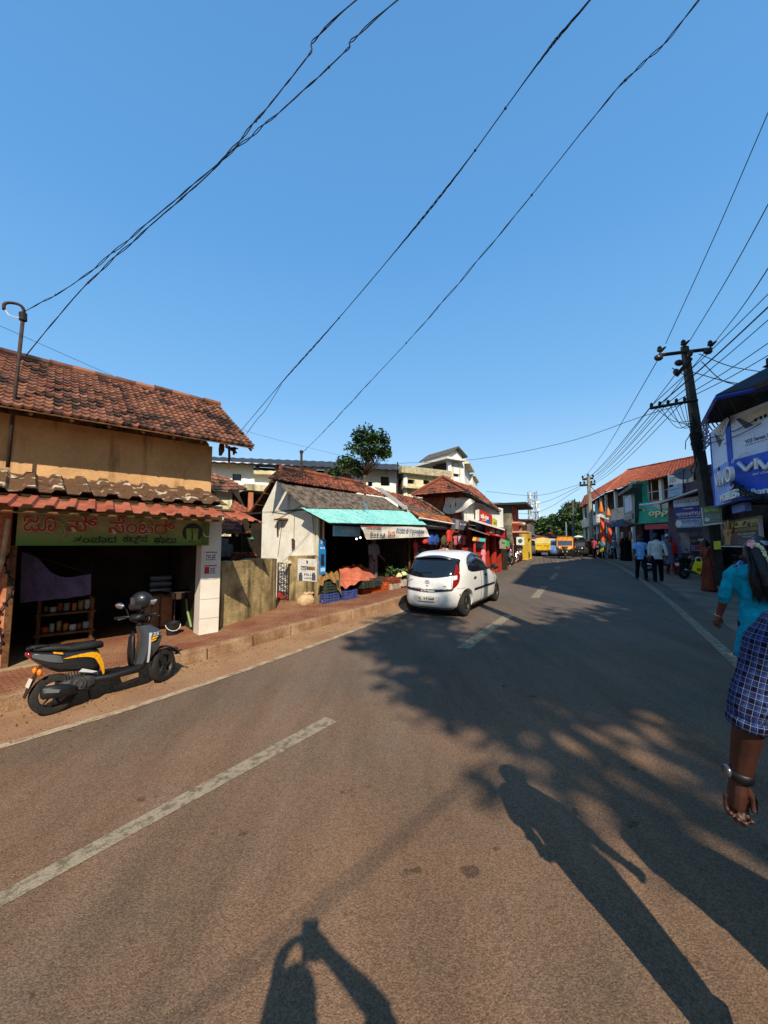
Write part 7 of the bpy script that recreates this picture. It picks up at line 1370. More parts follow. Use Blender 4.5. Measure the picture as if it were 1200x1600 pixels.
def ring(y, zc, hw, hh, n=3.0, k=20, x0=0): return [Vector((x0 + hw * math.copysign(abs(math.cos(a)) ** (2 / n), math.cos(a)), y, zc + hh * math.copysign(abs(math.sin(a)) ** (2 / n), math.sin(a)))) for a in [2 * math.pi * i / k for i in range(k)]]
def loft_y(mb, secs, n=3.0, k=20, x0=0): mb.rings([ring(s[0], s[1], s[2], s[3], s[4] if len(s) > 4 else n, k, x0) for s in secs])
def make_scooter(name, label, M, main, accent, group=None, rich=True):
    t = bpy.data.objects.new(name, None); put(t, M); tag(t, label, 'scooter', group); W_ = dict(world=False)
    wheel(t, Vector((0, 0, .235)), .235, .12, 1, spokes=5); st = R(30); fw = wheel(t, Vector((0, 1.27, .235)), .235, .105, 1, spokes=5); fw.matrix_basis = Matrix.Translation((.0, 1.27, .235)) @ Matrix.Rotation(st, 4, 'Z')
    b = MB(); loft_y(b, [(-.44, .70, .035, .03), (-.36, .675, .085, .055), (-.2, .64, .13, .09), (0, .61, .155, .125), (.2, .59, .16, .14), (.36, .56, .15, .15), (.46, .52, .12, .15)]); b.build('tail_body', main, t, smooth=True, **W_)
    for sg in (-1, 1):
        b = MB(); Bt = catmull([(.14, .636, 0), (.26, .622, 0), (.385, .575, 0), (.45, .45, 0), (.48, .34, 0)], 16); Tt = catmull([(.04, .645, 0), (.2, .662, 0), (.41, .645, 0), (.485, .51, 0), (.50, .36, 0)], 16)
        wx = lambda y: .158 if y < .36 else .158 - (y - .36) * .15
        b.grid(lambda u, v: (lambda p: Vector((sg * (wx(p.x) + .012), p.x, p.y)))(Bt[round(u * 16)].lerp(Tt[round(u * 16)], v)), 16, 3); b.build('side_panel', accent, t, smooth=True, **W_)
        b = MB(); Bt = catmull([(-.40, .665, 0), (-.2, .62, 0), (0, .60, 0), (.05, .60, 0)], 10); Tt = catmull([(-.40, .70, 0), (-.2, .70, 0), (0, .68, 0), (.02, .66, 0)], 10); hw = lambda y: .06 + .105 * min(1, (y + .42) / .35)
        b.grid(lambda u, v: (lambda p: Vector((sg * (hw(p.x) + .008), p.x, p.y)))(Bt[round(u * 10)].lerp(Tt[round(u * 10)], v)), 10, 2); b.build('tail_panel', mat('gunmetal', '4a4c50', rough=.35, coat=.4), t, smooth=True, **W_)
        b = MB(); b.ell((sg * .13, -.30, .53), (.03, .045, .03), 8, 6); b.build('indicator', M_amber, t, smooth=True, **W_)
    b = MB(); loft_y(b, [(-.34, .755, .07, .02, 2.5), (-.2, .765, .12, .04, 2.5), (.05, .77, .145, .045, 2.6), (.16, .745, .15, .045, 2.6), (.36, .735, .14, .055, 2.6), (.5, .72, .09, .05, 2.4), (.53, .71, .03, .03)]); b.build('seat', mat('seat_vinyl', '1c1b1a', '262422', ns=8, rough=.65, bump=.2), t, smooth=True, **W_)
    b = MB(); b.tube(catmull([(-.1, -.15, .80), (-.09, -.36, .79), (-.06, -.44, .765), (.06, -.44, .765), (.09, -.36, .79), (.1, -.15, .80)], 20), .014, 6); b.build('grab_rail', M_trim, t, smooth=True, **W_)
    b = MB(); loft_y(b, [(-.40, .68, .075, .035), (-.455, .70, .06, .03), (-.475, .705, .03, .02)]); b.build('tail_lamp', M_lamp, t, smooth=True, **W_)
    b = MB(); b.rings([[Vector((x * wdt, y, z)) for x in (-1, -.5, .5, 1)] + [Vector((x * wdt, y + .02, z + .012)) for x in (1, .5, -.5, -1)] for y, z, wdt in ((-.26, .56, .09), (-.36, .47, .09), (-.44, .36, .085), (-.5, .27, .07))]); b.build('rear_fender', M_trim, t, smooth=True, auto=40, **W_)
    b = MB(); b.box((0, -.425, .43), (.16, .012, .11), Matrix.Rotation(R(-32), 3, 'X')); b.build('number_plate', M_plate, t, **W_)
    b = MB(); loft_y(b, [(.40, .30, .14, .045), (.55, .285, .175, .045), (.9, .29, .18, .05), (.98, .33, .14, .06)], 4); b.build('floorboard', M_trim, t, smooth=True, auto=50, **W_)
    b = MB(); loft_y(b, [(-.02, .27, .09, .07), (.15, .28, .13, .11), (.32, .29, .13, .11), (.45, .31, .1, .07)]); b.lathe([(.02, .16), (.045, .165), (.06, .15), (.085, .15), (.09, .13), (.095, .1)], (0, .22, .30), (1, 0, 0), 18)
    for k in range(6): b.tube([(.1, .1 + .03 * k, .38), (.1, .1 + .03 * k, .46)], .01, 4)
    b.build('engine', mat('engine_grey', '2a2a2b', '3c3b38', ns=9, rough=.6), t, smooth=True, auto=40, **W_)
    b = MB(); loft_y(b, [(-.30, .30, .035, .05), (-.27, .30, .06, .075), (-.05, .285, .062, .08), (.1, .27, .055, .07), (.2, .25, .03, .035)], 2.6, 16, .165); b.tube([(.16, .2, .25), (.12, .34, .2), (.06, .4, .22)], .018, 6); b.build('exhaust', M_trim, t, smooth=True, **W_)
    b = MB(); b.slab([(.232, y, z) for y, z in ((-.28, .31), (-.05, .27), (-.02, .30), (-.2, .345))], (.006, 0, 0)); b.build('heat_shield', mat('brushed_silver', '8c8e90', rough=.35, metal=.6), t, **W_)
    b = MB(); b.rings([[Vector((sx * w_, y + dy, z)) for sx, dy in ((-1, 0), (-.75, f), (0, f * 1.35), (.75, f), (1, 0), (.7, -.035), (0, -.05), (-.7, -.035))] for y, z, w_, f in ((.93, .27, .12, .05), (.96, .38, .17, .10), (1.0, .52, .20, .17), (1.03, .66, .205, .19), (1.02, .78, .17, .16), (.99, .87, .11, .10))]); b.build('apron', mat('apron_grey', '3e4043', rough=.35, coat=.4) if rich else main, t, smooth=True, auto=45, **W_)
    for sg in (-1, 1):
        b = MB(); b.grid(lambda u, v: Vector((sg * (.172 + .05 * math.sin(math.pi * (.25 + .6 * u))), .985 + .03 * v + .05 * u, .36 + .40 * u + .0 * v)), 8, 1); b.build('apron_stripe', mat('silver_stripe', 'a8aaac', rough=.35), t, **W_)
        b = MB(); b.slab([(sg * .20, y, z) for y, z in ((1.06, .66), (1.14, .68), (1.16, .71), (1.08, .70))], (sg * .006, 0, 0)); b.slab([(sg * .2, y, z) for y, z in ((1.03, .62), (1.11, .64), (1.13, .665), (1.05, .65))], (sg * .006, 0, 0)); b.build('apron_decal', accent, t, **W_)
        b = MB(); b.tube([(sg * .075, 1.10, .72), (sg * .075, 1.27, .26)], .02, 8); b.build('fork', M_trim, t, **W_)
    b = MB(); loft_y(b, [(.90, .62, .06, .2), (.86, .55, .10, .2), (.84, .48, .09, .14)], 3); b.build('inner_box', M_trim, t, smooth=True, **W_)
    b = MB(); b.rings([[Vector((wx_ * math.cos(a), 1.27 + (.265) * math.cos(th), .235 + .265 * math.sin(th)) ) + Vector((0, 0, .02 * math.sin(a))) for a in (math.pi, math.pi * .75, math.pi * .5, math.pi * .25, 0)] for th, wx_ in [(R(d), .075) for d in range(20, 150, 13)]], cap=False, close=False); o = b.build('front_fender', main, t, smooth=True, **W_); so_ = o.modifiers.new('th', 'SOLIDIFY'); so_.thickness = .008
    # steering head: everything here turns with the bars
    hb_ = bpy.data.objects.new('handlebar', None); put(hb_, Matrix.Translation((0, 1.0, .9)) @ Matrix.Rotation(st, 4, 'Z') @ Matrix.Translation((0, -1.0, -.9)), t)
    b = MB(); loft_y(b, [(.86, .99, .05, .02), (.90, 1.0, .10, .05), (.98, .99, .12, .075), (1.06, .965, .09, .07), (1.1, .94, .04, .035)]); b.tube([(0, 1.0, .84), (0, .98, .96)], .05, 8); b.build('cowl', M_trim, hb_, smooth=True, **W_)
    b = MB(); loft_y(b, [(1.07, .955, .08, .045), (1.11, .95, .06, .035), (1.12, .95, .03, .02)]); b.build('headlamp', M_clear, hb_, smooth=True, **W_)
    for sg in (-1, 1):
        b = MB(); b.tube([(sg * .08, .97, 1.0), (sg * .2, .95, 1.02), (sg * .34, .90, 1.02)], [.016, .018, .02], 8); b.build('grip', M_trim, hb_, smooth=True, **W_)
        b = MB(); b.tube([(sg * .14, .98, 1.01), (sg * .22, 1.0, 1.005), (sg * .34, .96, .99)], .008, 5); b.build('lever', M_steel, hb_, **W_)
        b = MB(); b.tube([(sg * .17, .97, 1.03), (sg * .21, .98, 1.12), (sg * .25, .95, 1.17)], .008, 5); mi = b.build('mirror', M_trim, hb_, **W_)
        b = MB(); b.ell((sg * .27, .93, 1.19), (.085, .018, .048), 14, 8, Matrix.Rotation(R(-18 * sg), 3, 'Y')); b.build('mirror_shell', M_trim, mi, smooth=True, **W_); b = MB(); b.ell((sg * .27, .917, 1.192), (.075, .01, .04), 14, 8, Matrix.Rotation(R(-18 * sg), 3, 'Y')); b.build('mirror_glass', M_chrome, mi, smooth=True, **W_)
    for sg in (-1, 1): b = MB(); b.tube(catmull([(sg * .16, 1.0, 1.0), (sg * .12, 1.1, 1.03), (sg * .06, 1.13, .95), (sg * .05, 1.08, .86)], 12), .006, 5); b.build('cable', M_ink, hb_, **W_)
    b = MB(); b.box((.03, .905, 1.03), (.03, .02, .02)); b.build('starter_switch', M_red, hb_, **W_)
    b = MB(); b.tube([(-.1, .38, .22), (-.17, .42, .0)], .012, 6); b.tube([(-.12, .3, .2), (.12, .3, .2)], .015, 6); b.build('stand', M_iron, t, **W_)
    if rich:
        fr_ = Matrix(((0, 0, 1, 0), (1, 0, 0, 0), (0, 1, 0, 0), (0, 0, 0, 1)))
        text('decal', '125', WM[t.name] @ Matrix.Translation((.222, 1.1, .735)) @ fr_, .11, .045, mat('decal_silver', 'b8babc', rough=.4), t, .003, .02, .2)
        b = MB()
        for k in range(3): b.slab([(.168, y - k * .05, z + k * .004) for y, z in ((.0, .70), (.05, .695), (.035, .72), (-.015, .722))], (.008, 0, 0))
        b.build('tail_decal', accent, t, **W_)
        b = MB(); b.slab([(.166, y, z) for y, z in ((.26, .48), (.42, .40), (.36, .40), (.22, .45))], (.012, 0, 0)); b.build('silver_flash', mat('decal_silver', 'b8babc'), t, **W_)
        for ch in t.children:
            if ch.type == 'MESH':
                for v in ch.data.vertices:
                    if v.co.y < .1:
                        v.co.y = .1 + (v.co.y - .1) * .62
                        if v.co.z > .5: v.co.z += (.1 - v.co.y) * .2 * min(1, (v.co.z - .5) / .12)
    return t
a_, c_ = G(90, 1113), G(250, 1066); hd = Vector((c_.x - a_.x, c_.y - a_.y, 0)); az = math.atan2(hd.x, hd.y); SS = max(hd.length / 1.27, .86)
mid = (a_ + c_) / 2; rpos = a_.lerp(c_, .5) - hd.normalized() * (1.27 * SS / 2)
Msc = Matrix.Translation((rpos.x, rpos.y, gz(rpos.x, rpos.y) + .0)) @ Matrix.Rotation(-az, 4, 'Z') @ Matrix.Rotation(math.atan((c_.z - a_.z) / hd.length), 4, 'X') @ Matrix.Rotation(R(-7), 4, 'Y') @ Matrix.Scale(SS, 4)
scoot = make_scooter('scooter', 'black scooter with yellow side panels parked at the kerb', Msc, mat('scooter_black', '1d1e20', '242527', ns=2, rough=.3, coat=.5, fine=.02), mat('scooter_yellow', 'd89a14', 'c98c10', ns=2, rough=.35, coat=.4))
hp = Y(221, 952, (Msc @ Vector((.2, 1.05, 1.1))).y)
hm = thing('helmet', 'matt black full face helmet hanging on the scooter mirror', 'helmet', hp, R(95), scale=SS * .92)
b = MB(); b.ell((0, 0, .14), (.125, .155, .14), 22, 14); b.rings([[Vector((.118 * k_ * math.sin(a), .02 + .165 * k_ * math.cos(a), z)) for a in [R(-115 + 230 * i / 16) for i in range(17)]] for z, k_ in ((.02, .82), (.0, .9), (.03, 1.0), (.085, 1.0))], cap=False, close=False); b.build('shell', mat('helmet_black', '1e2023', rough=.38, coat=.3), hm, smooth=True, world=False)
b = MB(); b.rings([[Vector((.128 * math.sin(a), .005 + .162 * math.cos(a), z)) for a in [R(-80 + 160 * i / 14) for i in range(15)]] for z in (.09, .13, .17, .195)], cap=False, close=False); b.build('visor', mat('visor', '2c3440', rough=.08, spec=.7, coat=.7), hm, smooth=True, world=False)
b = MB(); b.tube(catmull([(.09, 0, .06), (.03, -.02, -.06), (-.02, -.01, -.1), (-.09, 0, .06)], 12), .008, 5); b.build('chin_strap', M_ink, hm, world=False)

def make_bike(name, label, M, pm, group=None, cat='motorcycle'):
    t = bpy.data.objects.new(name, None); put(t, M); tag(t, label, cat, group); W_ = dict(world=False)
    wheel(t, Vector((0, -.62, .3)), .3, .11, 1, spokes=6); wheel(t, Vector((0, .66, .3)), .3, .095, 1, spokes=6)
    b = MB(); loft_y(b, [(-.05, .78, .06, .06), (.05, .82, .13, .11), (.22, .86, .15, .13), (.36, .85, .12, .11), (.42, .83, .06, .06)], 2.6); b.build('fuel_tank', pm, t, smooth=True, **W_)
    b = MB(); loft_y(b, [(-.72, .83, .06, .03), (-.5, .82, .12, .05), (-.2, .79, .13, .05), (.02, .79, .10, .045)], 2.6); b.build('seat', mat('seat_vinyl', '1c1b1a'), t, smooth=True, **W_)
    b = MB(); loft_y(b, [(-.86, .78, .03, .02), (-.7, .74, .08, .06), (-.4, .68, .11, .09), (-.15, .66, .1, .08)], 2.6); b.build('side_cover', pm, t, smooth=True, **W_)
    b = MB(); b.tube([(0, .45, .82), (0, .2, .55), (0, .12, .32), (0, -.2, .3), (0, -.25, .7)], .028, 6); b.tube([(0, .45, .78), (0, -.25, .72), (0, -.75, .74)], .024, 6)
    for sg in (-1, 1): b.tube([(sg * .09, -.3, .35), (sg * .09, -.62, .3)], .025, 6); b.tube([(sg * .1, -.6, .32), (sg * .1, -.5, .68)], .022, 6)
    b.build('frame', M_trim, t, **W_)
    b = MB(); loft_y(b, [(-.12, .38, .1, .1), (.05, .4, .13, .14), (.2, .42, .1, .12)], 4); b.tube([(0, .08, .5), (0, .16, .68)], [.09, .08], 8); b.build('engine', mat('engine_alloy', '5a5a58', '3a3a38', ns=8, rough=.5, metal=.5), t, smooth=True, auto=40, **W_)
    b = MB(); b.tube([(.1, .2, .45), (.14, .15, .22), (.15, -.2, .25), (.16, -.75, .36)], [.02, .02, .035, .045], 8); b.build('exhaust', M_chrome, t, smooth=True, **W_)
    b = MB()
    for sg in (-1, 1): b.tube([(sg * .08, .46, .88), (sg * .08, .66, .3)], .022, 6)
    b.build('fork', M_steel, t, **W_)
    b = MB(); b.tube(catmull([(-.36, .30, 1.03), (-.22, .38, 1.06), (-.05, .44, .97), (.05, .44, .97), (.22, .38, 1.06), (.36, .30, 1.03)], 16), .014, 6); b.build('handlebar', M_trim, t, **W_)
    b = MB(); b.lathe([(.03, -.08), (.09, -.03), (.1, .03), (.095, .05)], (0, .56, .9), (0, 1, 0), 14); h_ = b.build('headlamp_shell', M_trim, t, smooth=True, **W_); b = MB(); b.lathe([(.092, .052), (.06, .07), (.01, .075)], (0, .56, .9), (0, 1, 0), 14); b.build('headlamp', M_clear, h_, smooth=True, **W_)
    for sg in (-1, 1): b = MB(); b.tube([(sg * .24, .38, 1.06), (sg * .3, .37, 1.2)], .008, 4); b.ell((sg * .32, .36, 1.22), (.06, .015, .04), 10, 6); b.build('mirror', M_trim, t, smooth=True, **W_)
    for c_y, d0, d1 in ((.66, 40, 150), (-.62, 30, 150)):
        b = MB(); b.rings([[Vector((x, c_y + .33 * math.cos(R(d)), .3 + .33 * math.sin(R(d)) - abs(x) * .2)) for x in (-.06, 0, .06)] for d in range(d0, d1, 12)], cap=False, close=False); o = b.build('mudguard', pm, t, smooth=True, **W_); so_ = o.modifiers.new('th', 'SOLIDIFY'); so_.thickness = .006
    b = MB(); b.box((0, -.87, .74), (.12, .04, .06)); b.build('tail_lamp', M_lamp, t, **W_); b = MB(); b.box((0, -.9, .6), (.16, .01, .1)); b.build('number_plate', M_plate, t, **W_)
    b = MB(); b.tube([(-.1, -.05, .3), (-.22, .02, .0)], .012, 5); b.build('stand', M_iron, t, **W_)
    return t
def bike_at(u, v, az, s, label, c, kind='m', g=None, lean=-8):
    p = G(u, v); M = Matrix.Translation(p) @ Matrix.Rotation(-az, 4, 'Z') @ Matrix.Rotation(R(lean), 4, 'Y') @ Matrix.Scale(s, 4)
    pm = paint('bike_' + c[0], c[1])
    return make_bike('motorcycle', label, M, pm, g) if kind == 'm' else make_scooter('parked_scooter', label, M, pm, mat('scooter_silver', '9a9a98', rough=.35), g, False)
GL = 'two wheelers parked along the left shops'
bike_at(768, 889, R(-20), 1.0, 'white and black scooter with red lamp parked just beyond the white hatchback', ('white', 'c4c4c0'), 's', GL)
for k, (u, v, az, c, kd, lb) in enumerate(((772, 884, 195, ('black', '1c1c1e'), 'm', 'black motorcycle facing the road between the scooter and the white trousered man'), (785, 882.5, 150, ('dark', '2a2a30'), 'm', 'dark motorcycle parked between the two walking men'), (798, 878, 160, ('silver', '8a8c90'), 'm', 'silver motorcycle parked right of the pink backpack'), (803, 876.5, 165, ('maroon', '5a1c1c'), 'm', 'maroon motorcycle second right of the pink backpack'), (809, 875, 200, ('white', 'c4c4c0'), 's', 'pale scooter parked before the yellow shop front'), (814, 873.5, 160, ('black', '1c1c1e'), 'm', 'black motorcycle below the round green sign'), (820, 872, 190, ('blue', '24427e'), 'm', 'blue motorcycle parked furthest up the left side'))): bike_at(u, v, R(az), 1.05, lb, c, kd, GL)
GR = 'two wheelers parked along the right shops'
bike_at(1086, 904, R(70), 1.0, 'black motorcycle parked behind the sari woman', ('black', '1c1c1e'), 'm', GR); bike_at(1150, 912, R(215), 1.0, 'blue scooter parked right of the leaning pole', ('blue2', '3c64a8'), 's', GR); bike_at(953, 873, R(205), 1.05, 'dark motorcycle parked between the backpack woman and the blue shirted back', ('dark', '2a2a30'), 'm', GR); bike_at(1037, 893, R(120), 1.0, 'grey motorcycle half hidden behind the white shirted man', ('grey', '55585c'), 'm', GR); bike_at(934, 871, R(220), 1.05, 'maroon motorcycle beside the pink shirted person', ('maroon', '5a1c1c'), 'm', GR)

def make_auto(label, M, group=None, can=None):
    t = bpy.data.objects.new('auto_rickshaw', None); put(t, M); tag(t, label, 'auto rickshaw', group); W_ = dict(world=False); My = can or mat('auto_yellow', 'd08420', 'c0781c', ns=1, rough=.4); Mk = mat('auto_black', '1a1a18', '24231f', ns=2, rough=.5)
    for p in ((0, .95, .2), (-.52, -.75, .2), (.52, -.75, .2)): wheel(t, Vector(p), .2, .1, 1, spokes=5)
    b = MB(); b.rings([ring(y, z, hw, hh, 4) for y, z, hw, hh in ((-1.25, .55, .55, .2), (-1.1, .55, .64, .3), (-.4, .52, .65, .32), (.1, .45, .62, .24), (.6, .5, .5, .26), (.95, .62, .34, .32), (1.12, .62, .22, .28), (1.2, .6, .1, .2))]); b.build('lower_body', Mk, t, smooth=True, **W_)
    b = MB(); b.rings([[Vector((sx * w_, y, z)) for sx, y, z in ((-1, .82 - .0, .85), (-1, .62, 1.5), (-.9, .55, 1.66), (.9, .55, 1.66), (1, .62, 1.5), (1, .82, .85))] for w_ in (.58, .50)], cap=False); b.build('front_frame', My, t, **W_)
    b = MB(); b.slab([(-.5, .79, .98), (.5, .79, .98), (.46, .66, 1.4), (-.46, .66, 1.4)], (0, -.015, .0)); b.build('windscreen', mat('sky_glass', '3c4a58', rough=.08, spec=.6), t, **W_)
    b = MB(); b.hexa([(-.52, .64, 1.38), (.52, .64, 1.38), (.52, .67, 1.38), (-.52, .67, 1.38), (-.5, .53, 1.7), (.5, .53, 1.7), (.5, .57, 1.7), (-.5, .57, 1.7)]); b.hexa([(-.56, .80, .74), (.56, .80, .74), (.5, .92, .74), (-.5, .92, .74), (-.55, .77, 1.0), (.55, .77, 1.0), (.5, .80, 1.0), (-.5, .80, 1.0)]); b.build('front_panel', My, t, **W_)
    b = MB(); loft_y(b, [(.88, .84, .56, .07), (.98, .80, .46, .12), (1.1, .74, .3, .12), (1.16, .7, .15, .08)], 3.5); b.build('front_cowl', My, t, smooth=True, **W_)
    b = MB(); b.rings([[Vector((sx * .66, y, z)) for sx, z in ((-1, 1.45), (-.9, 1.64), (-.5, 1.73), (0, 1.75), (.5, 1.73), (.9, 1.64), (1, 1.45))] for y in (.62, 0, -.7, -1.2)], cap=False, close=False); o = b.build('canopy', can or My, t, smooth=True, **W_); so_ = o.modifiers.new('th', 'SOLIDIFY'); so_.thickness = .02
    b = MB(); b.box((0, -1.2, 1.15), (1.26, .03, .72))
    b.build('rear_panel', Mk, t, **W_)
    b = MB()
    for sx in (-1, 1):
        for y in (.6, -.3, -1.18): b.tube([(sx * .62, y, .7), (sx * .64, y, 1.5)], .022, 5)
    b.build('door_post', Mk, t, **W_)
    b = MB(); b.box((0, -.7, .75), (1.1, .5, .2)); b.box((0, .25, .72), (.9, .3, .16)); b.build('seat', M_dark, t, **W_)
    for sx in (-1, 1): b = MB(); b.lathe([(.02, .06), (.075, .045), (.085, 0), (.03, -.05)], (sx * .36, 1.0, .82), (0, 1, 0), 12); b.build('headlamp', M_clear, t, smooth=True, **W_)
    b = MB(); b.rings([[Vector((x, .95 + .27 * math.cos(R(d)), .2 + .27 * math.sin(R(d)))) for x in (-.1, 0, .1)] for d in range(10, 170, 16)], cap=False, close=False); o = b.build('mudguard', Mk, t, smooth=True, **W_); so_ = o.modifiers.new('th', 'SOLIDIFY'); so_.thickness = .01
    b = MB(); b.box((0, 1.18, .55), (.34, .012, .1)); b.build('number_plate', M_plate, t, **W_)
    for sx in (-1, 1): b = MB(); b.tube([(sx * .6, .75, 1.15), (sx * .74, .8, 1.2)], .012, 4); b.ell((sx * .78, .8, 1.2), (.06, .02, .09), 8, 6); b.build('mirror', Mk, t, smooth=True, **W_)
    return t
make_auto('black and yellow auto rickshaw driving towards the viewer in the right lane', onroad(884, 872.5, R(207), 1.08), 'auto rickshaws')
make_auto('dark auto rickshaw parked sideways beyond the driving one', onroad(914, 870, R(240), .95), 'auto rickshaws', mat('canopy_black', '22211e'))
tr_ = bpy.data.objects.new('yellow_truck', None); put(tr_, onroad(849, 869, R(24), .8)); tag(tr_, 'yellow covered truck seen from behind at the far end of the street', 'truck'); W_ = dict(world=False)
My = mat('truck_yellow', 'd8b024', 'c8a020', ns=1, rough=.5); Myp = mat('truck_pale', 'd8c878', 'c8b868', ns=1, rough=.6)
b = MB(); b.box((0, .9, 1.1), (1.7, 3.2, .8)); bevel(b.build('cargo_box', My, tr_, **W_), .04); b = MB(); b.rings([[Vector((sx * .86, y, z)) for sx, z in ((-1, 1.51), (-1, 1.95), (-.8, 2.15), (0, 2.25), (.8, 2.15), (1, 1.95), (1, 1.51))] for y in (-.72, 2.5)]); b.build('cover', Myp, tr_, **W_); b = MB(); b.box((0, 3.2, 1.15), (1.6, 1.3, 1.5)); bevel(b.build('cab', M_white, tr_, **W_), .12, 3); b = MB(); b.box((0, .9, .55), (1.2, 4.6, .16)); b.box((0, -.72, .58), (1.6, .08, .12)); b.build('chassis', M_trim, tr_, **W_)
for sx in (-1, 1):
    for y in (.1, 3.2): wheel(tr_, Vector((sx * .72, y, .34)), .34, .2, sx)
    b = MB(); b.box((sx * .7, -.74, .75), (.16, .03, .1)); b.build('tail_lamp', M_lamp, tr_, **W_)
fr_ = Matrix(((1, 0, 0, 0), (0, 0, -1, 0), (0, 1, 0, 0), (0, 0, 0, 1)))
for k in range(3): text('lettering', 'ಶ್ರೀ ಗಣೇಶ'[: 5 + k] if k else 'KA 19', WM[tr_.name] @ Matrix.Translation((-.4 + .4 * k, -.705 if k else -.725, (1.3, 1.85, 1.25)[k])) @ fr_, .5, .18, mat('truck_ink', '8a5a1c', rough=.7), tr_, .01, .01)
# vendor cart with umbrella
vc = thing('vendor_cart', 'vendor handcart with a white umbrella beyond the auto rickshaw', 'cart', G(905, 870)); p = G(905, 870)
b = MB(); b.box(p + Vector((0, 0, .75)), (1.2, .8, .2)); b.build('tray', M_wood, vc)
for sx in (-1, 1): b = MB(); b.lathe([(.02, -.02), (.3, -.03), (.34, 0), (.3, .03), (.02, .02)], p + Vector((sx * .5, -.3, .34)), (1, .1, 0), 16); b.build('wheel', M_iron, vc)
b = MB(); b.tube([p + Vector((0, 0, .8)), p + Vector((0, 0, 2.0))], .025, 5); b.build('umbrella_pole', M_steel, vc); b = MB(); b.lathe([(.42, 0), (.3, .09), (.15, .14), (.02, .17), (.02, .16), (.3, .075), (.41, -.01)], p + Vector((0, 0, 1.8)), (0, 0, 1), 14); b.build('umbrella', M_plastw, vc)
b = MB(); heap(b, p + Vector((0, 0, .85)), .5, .3, .18, 30, .08, 77); b.build('fruit_load', fr[0], vc, smooth=True)
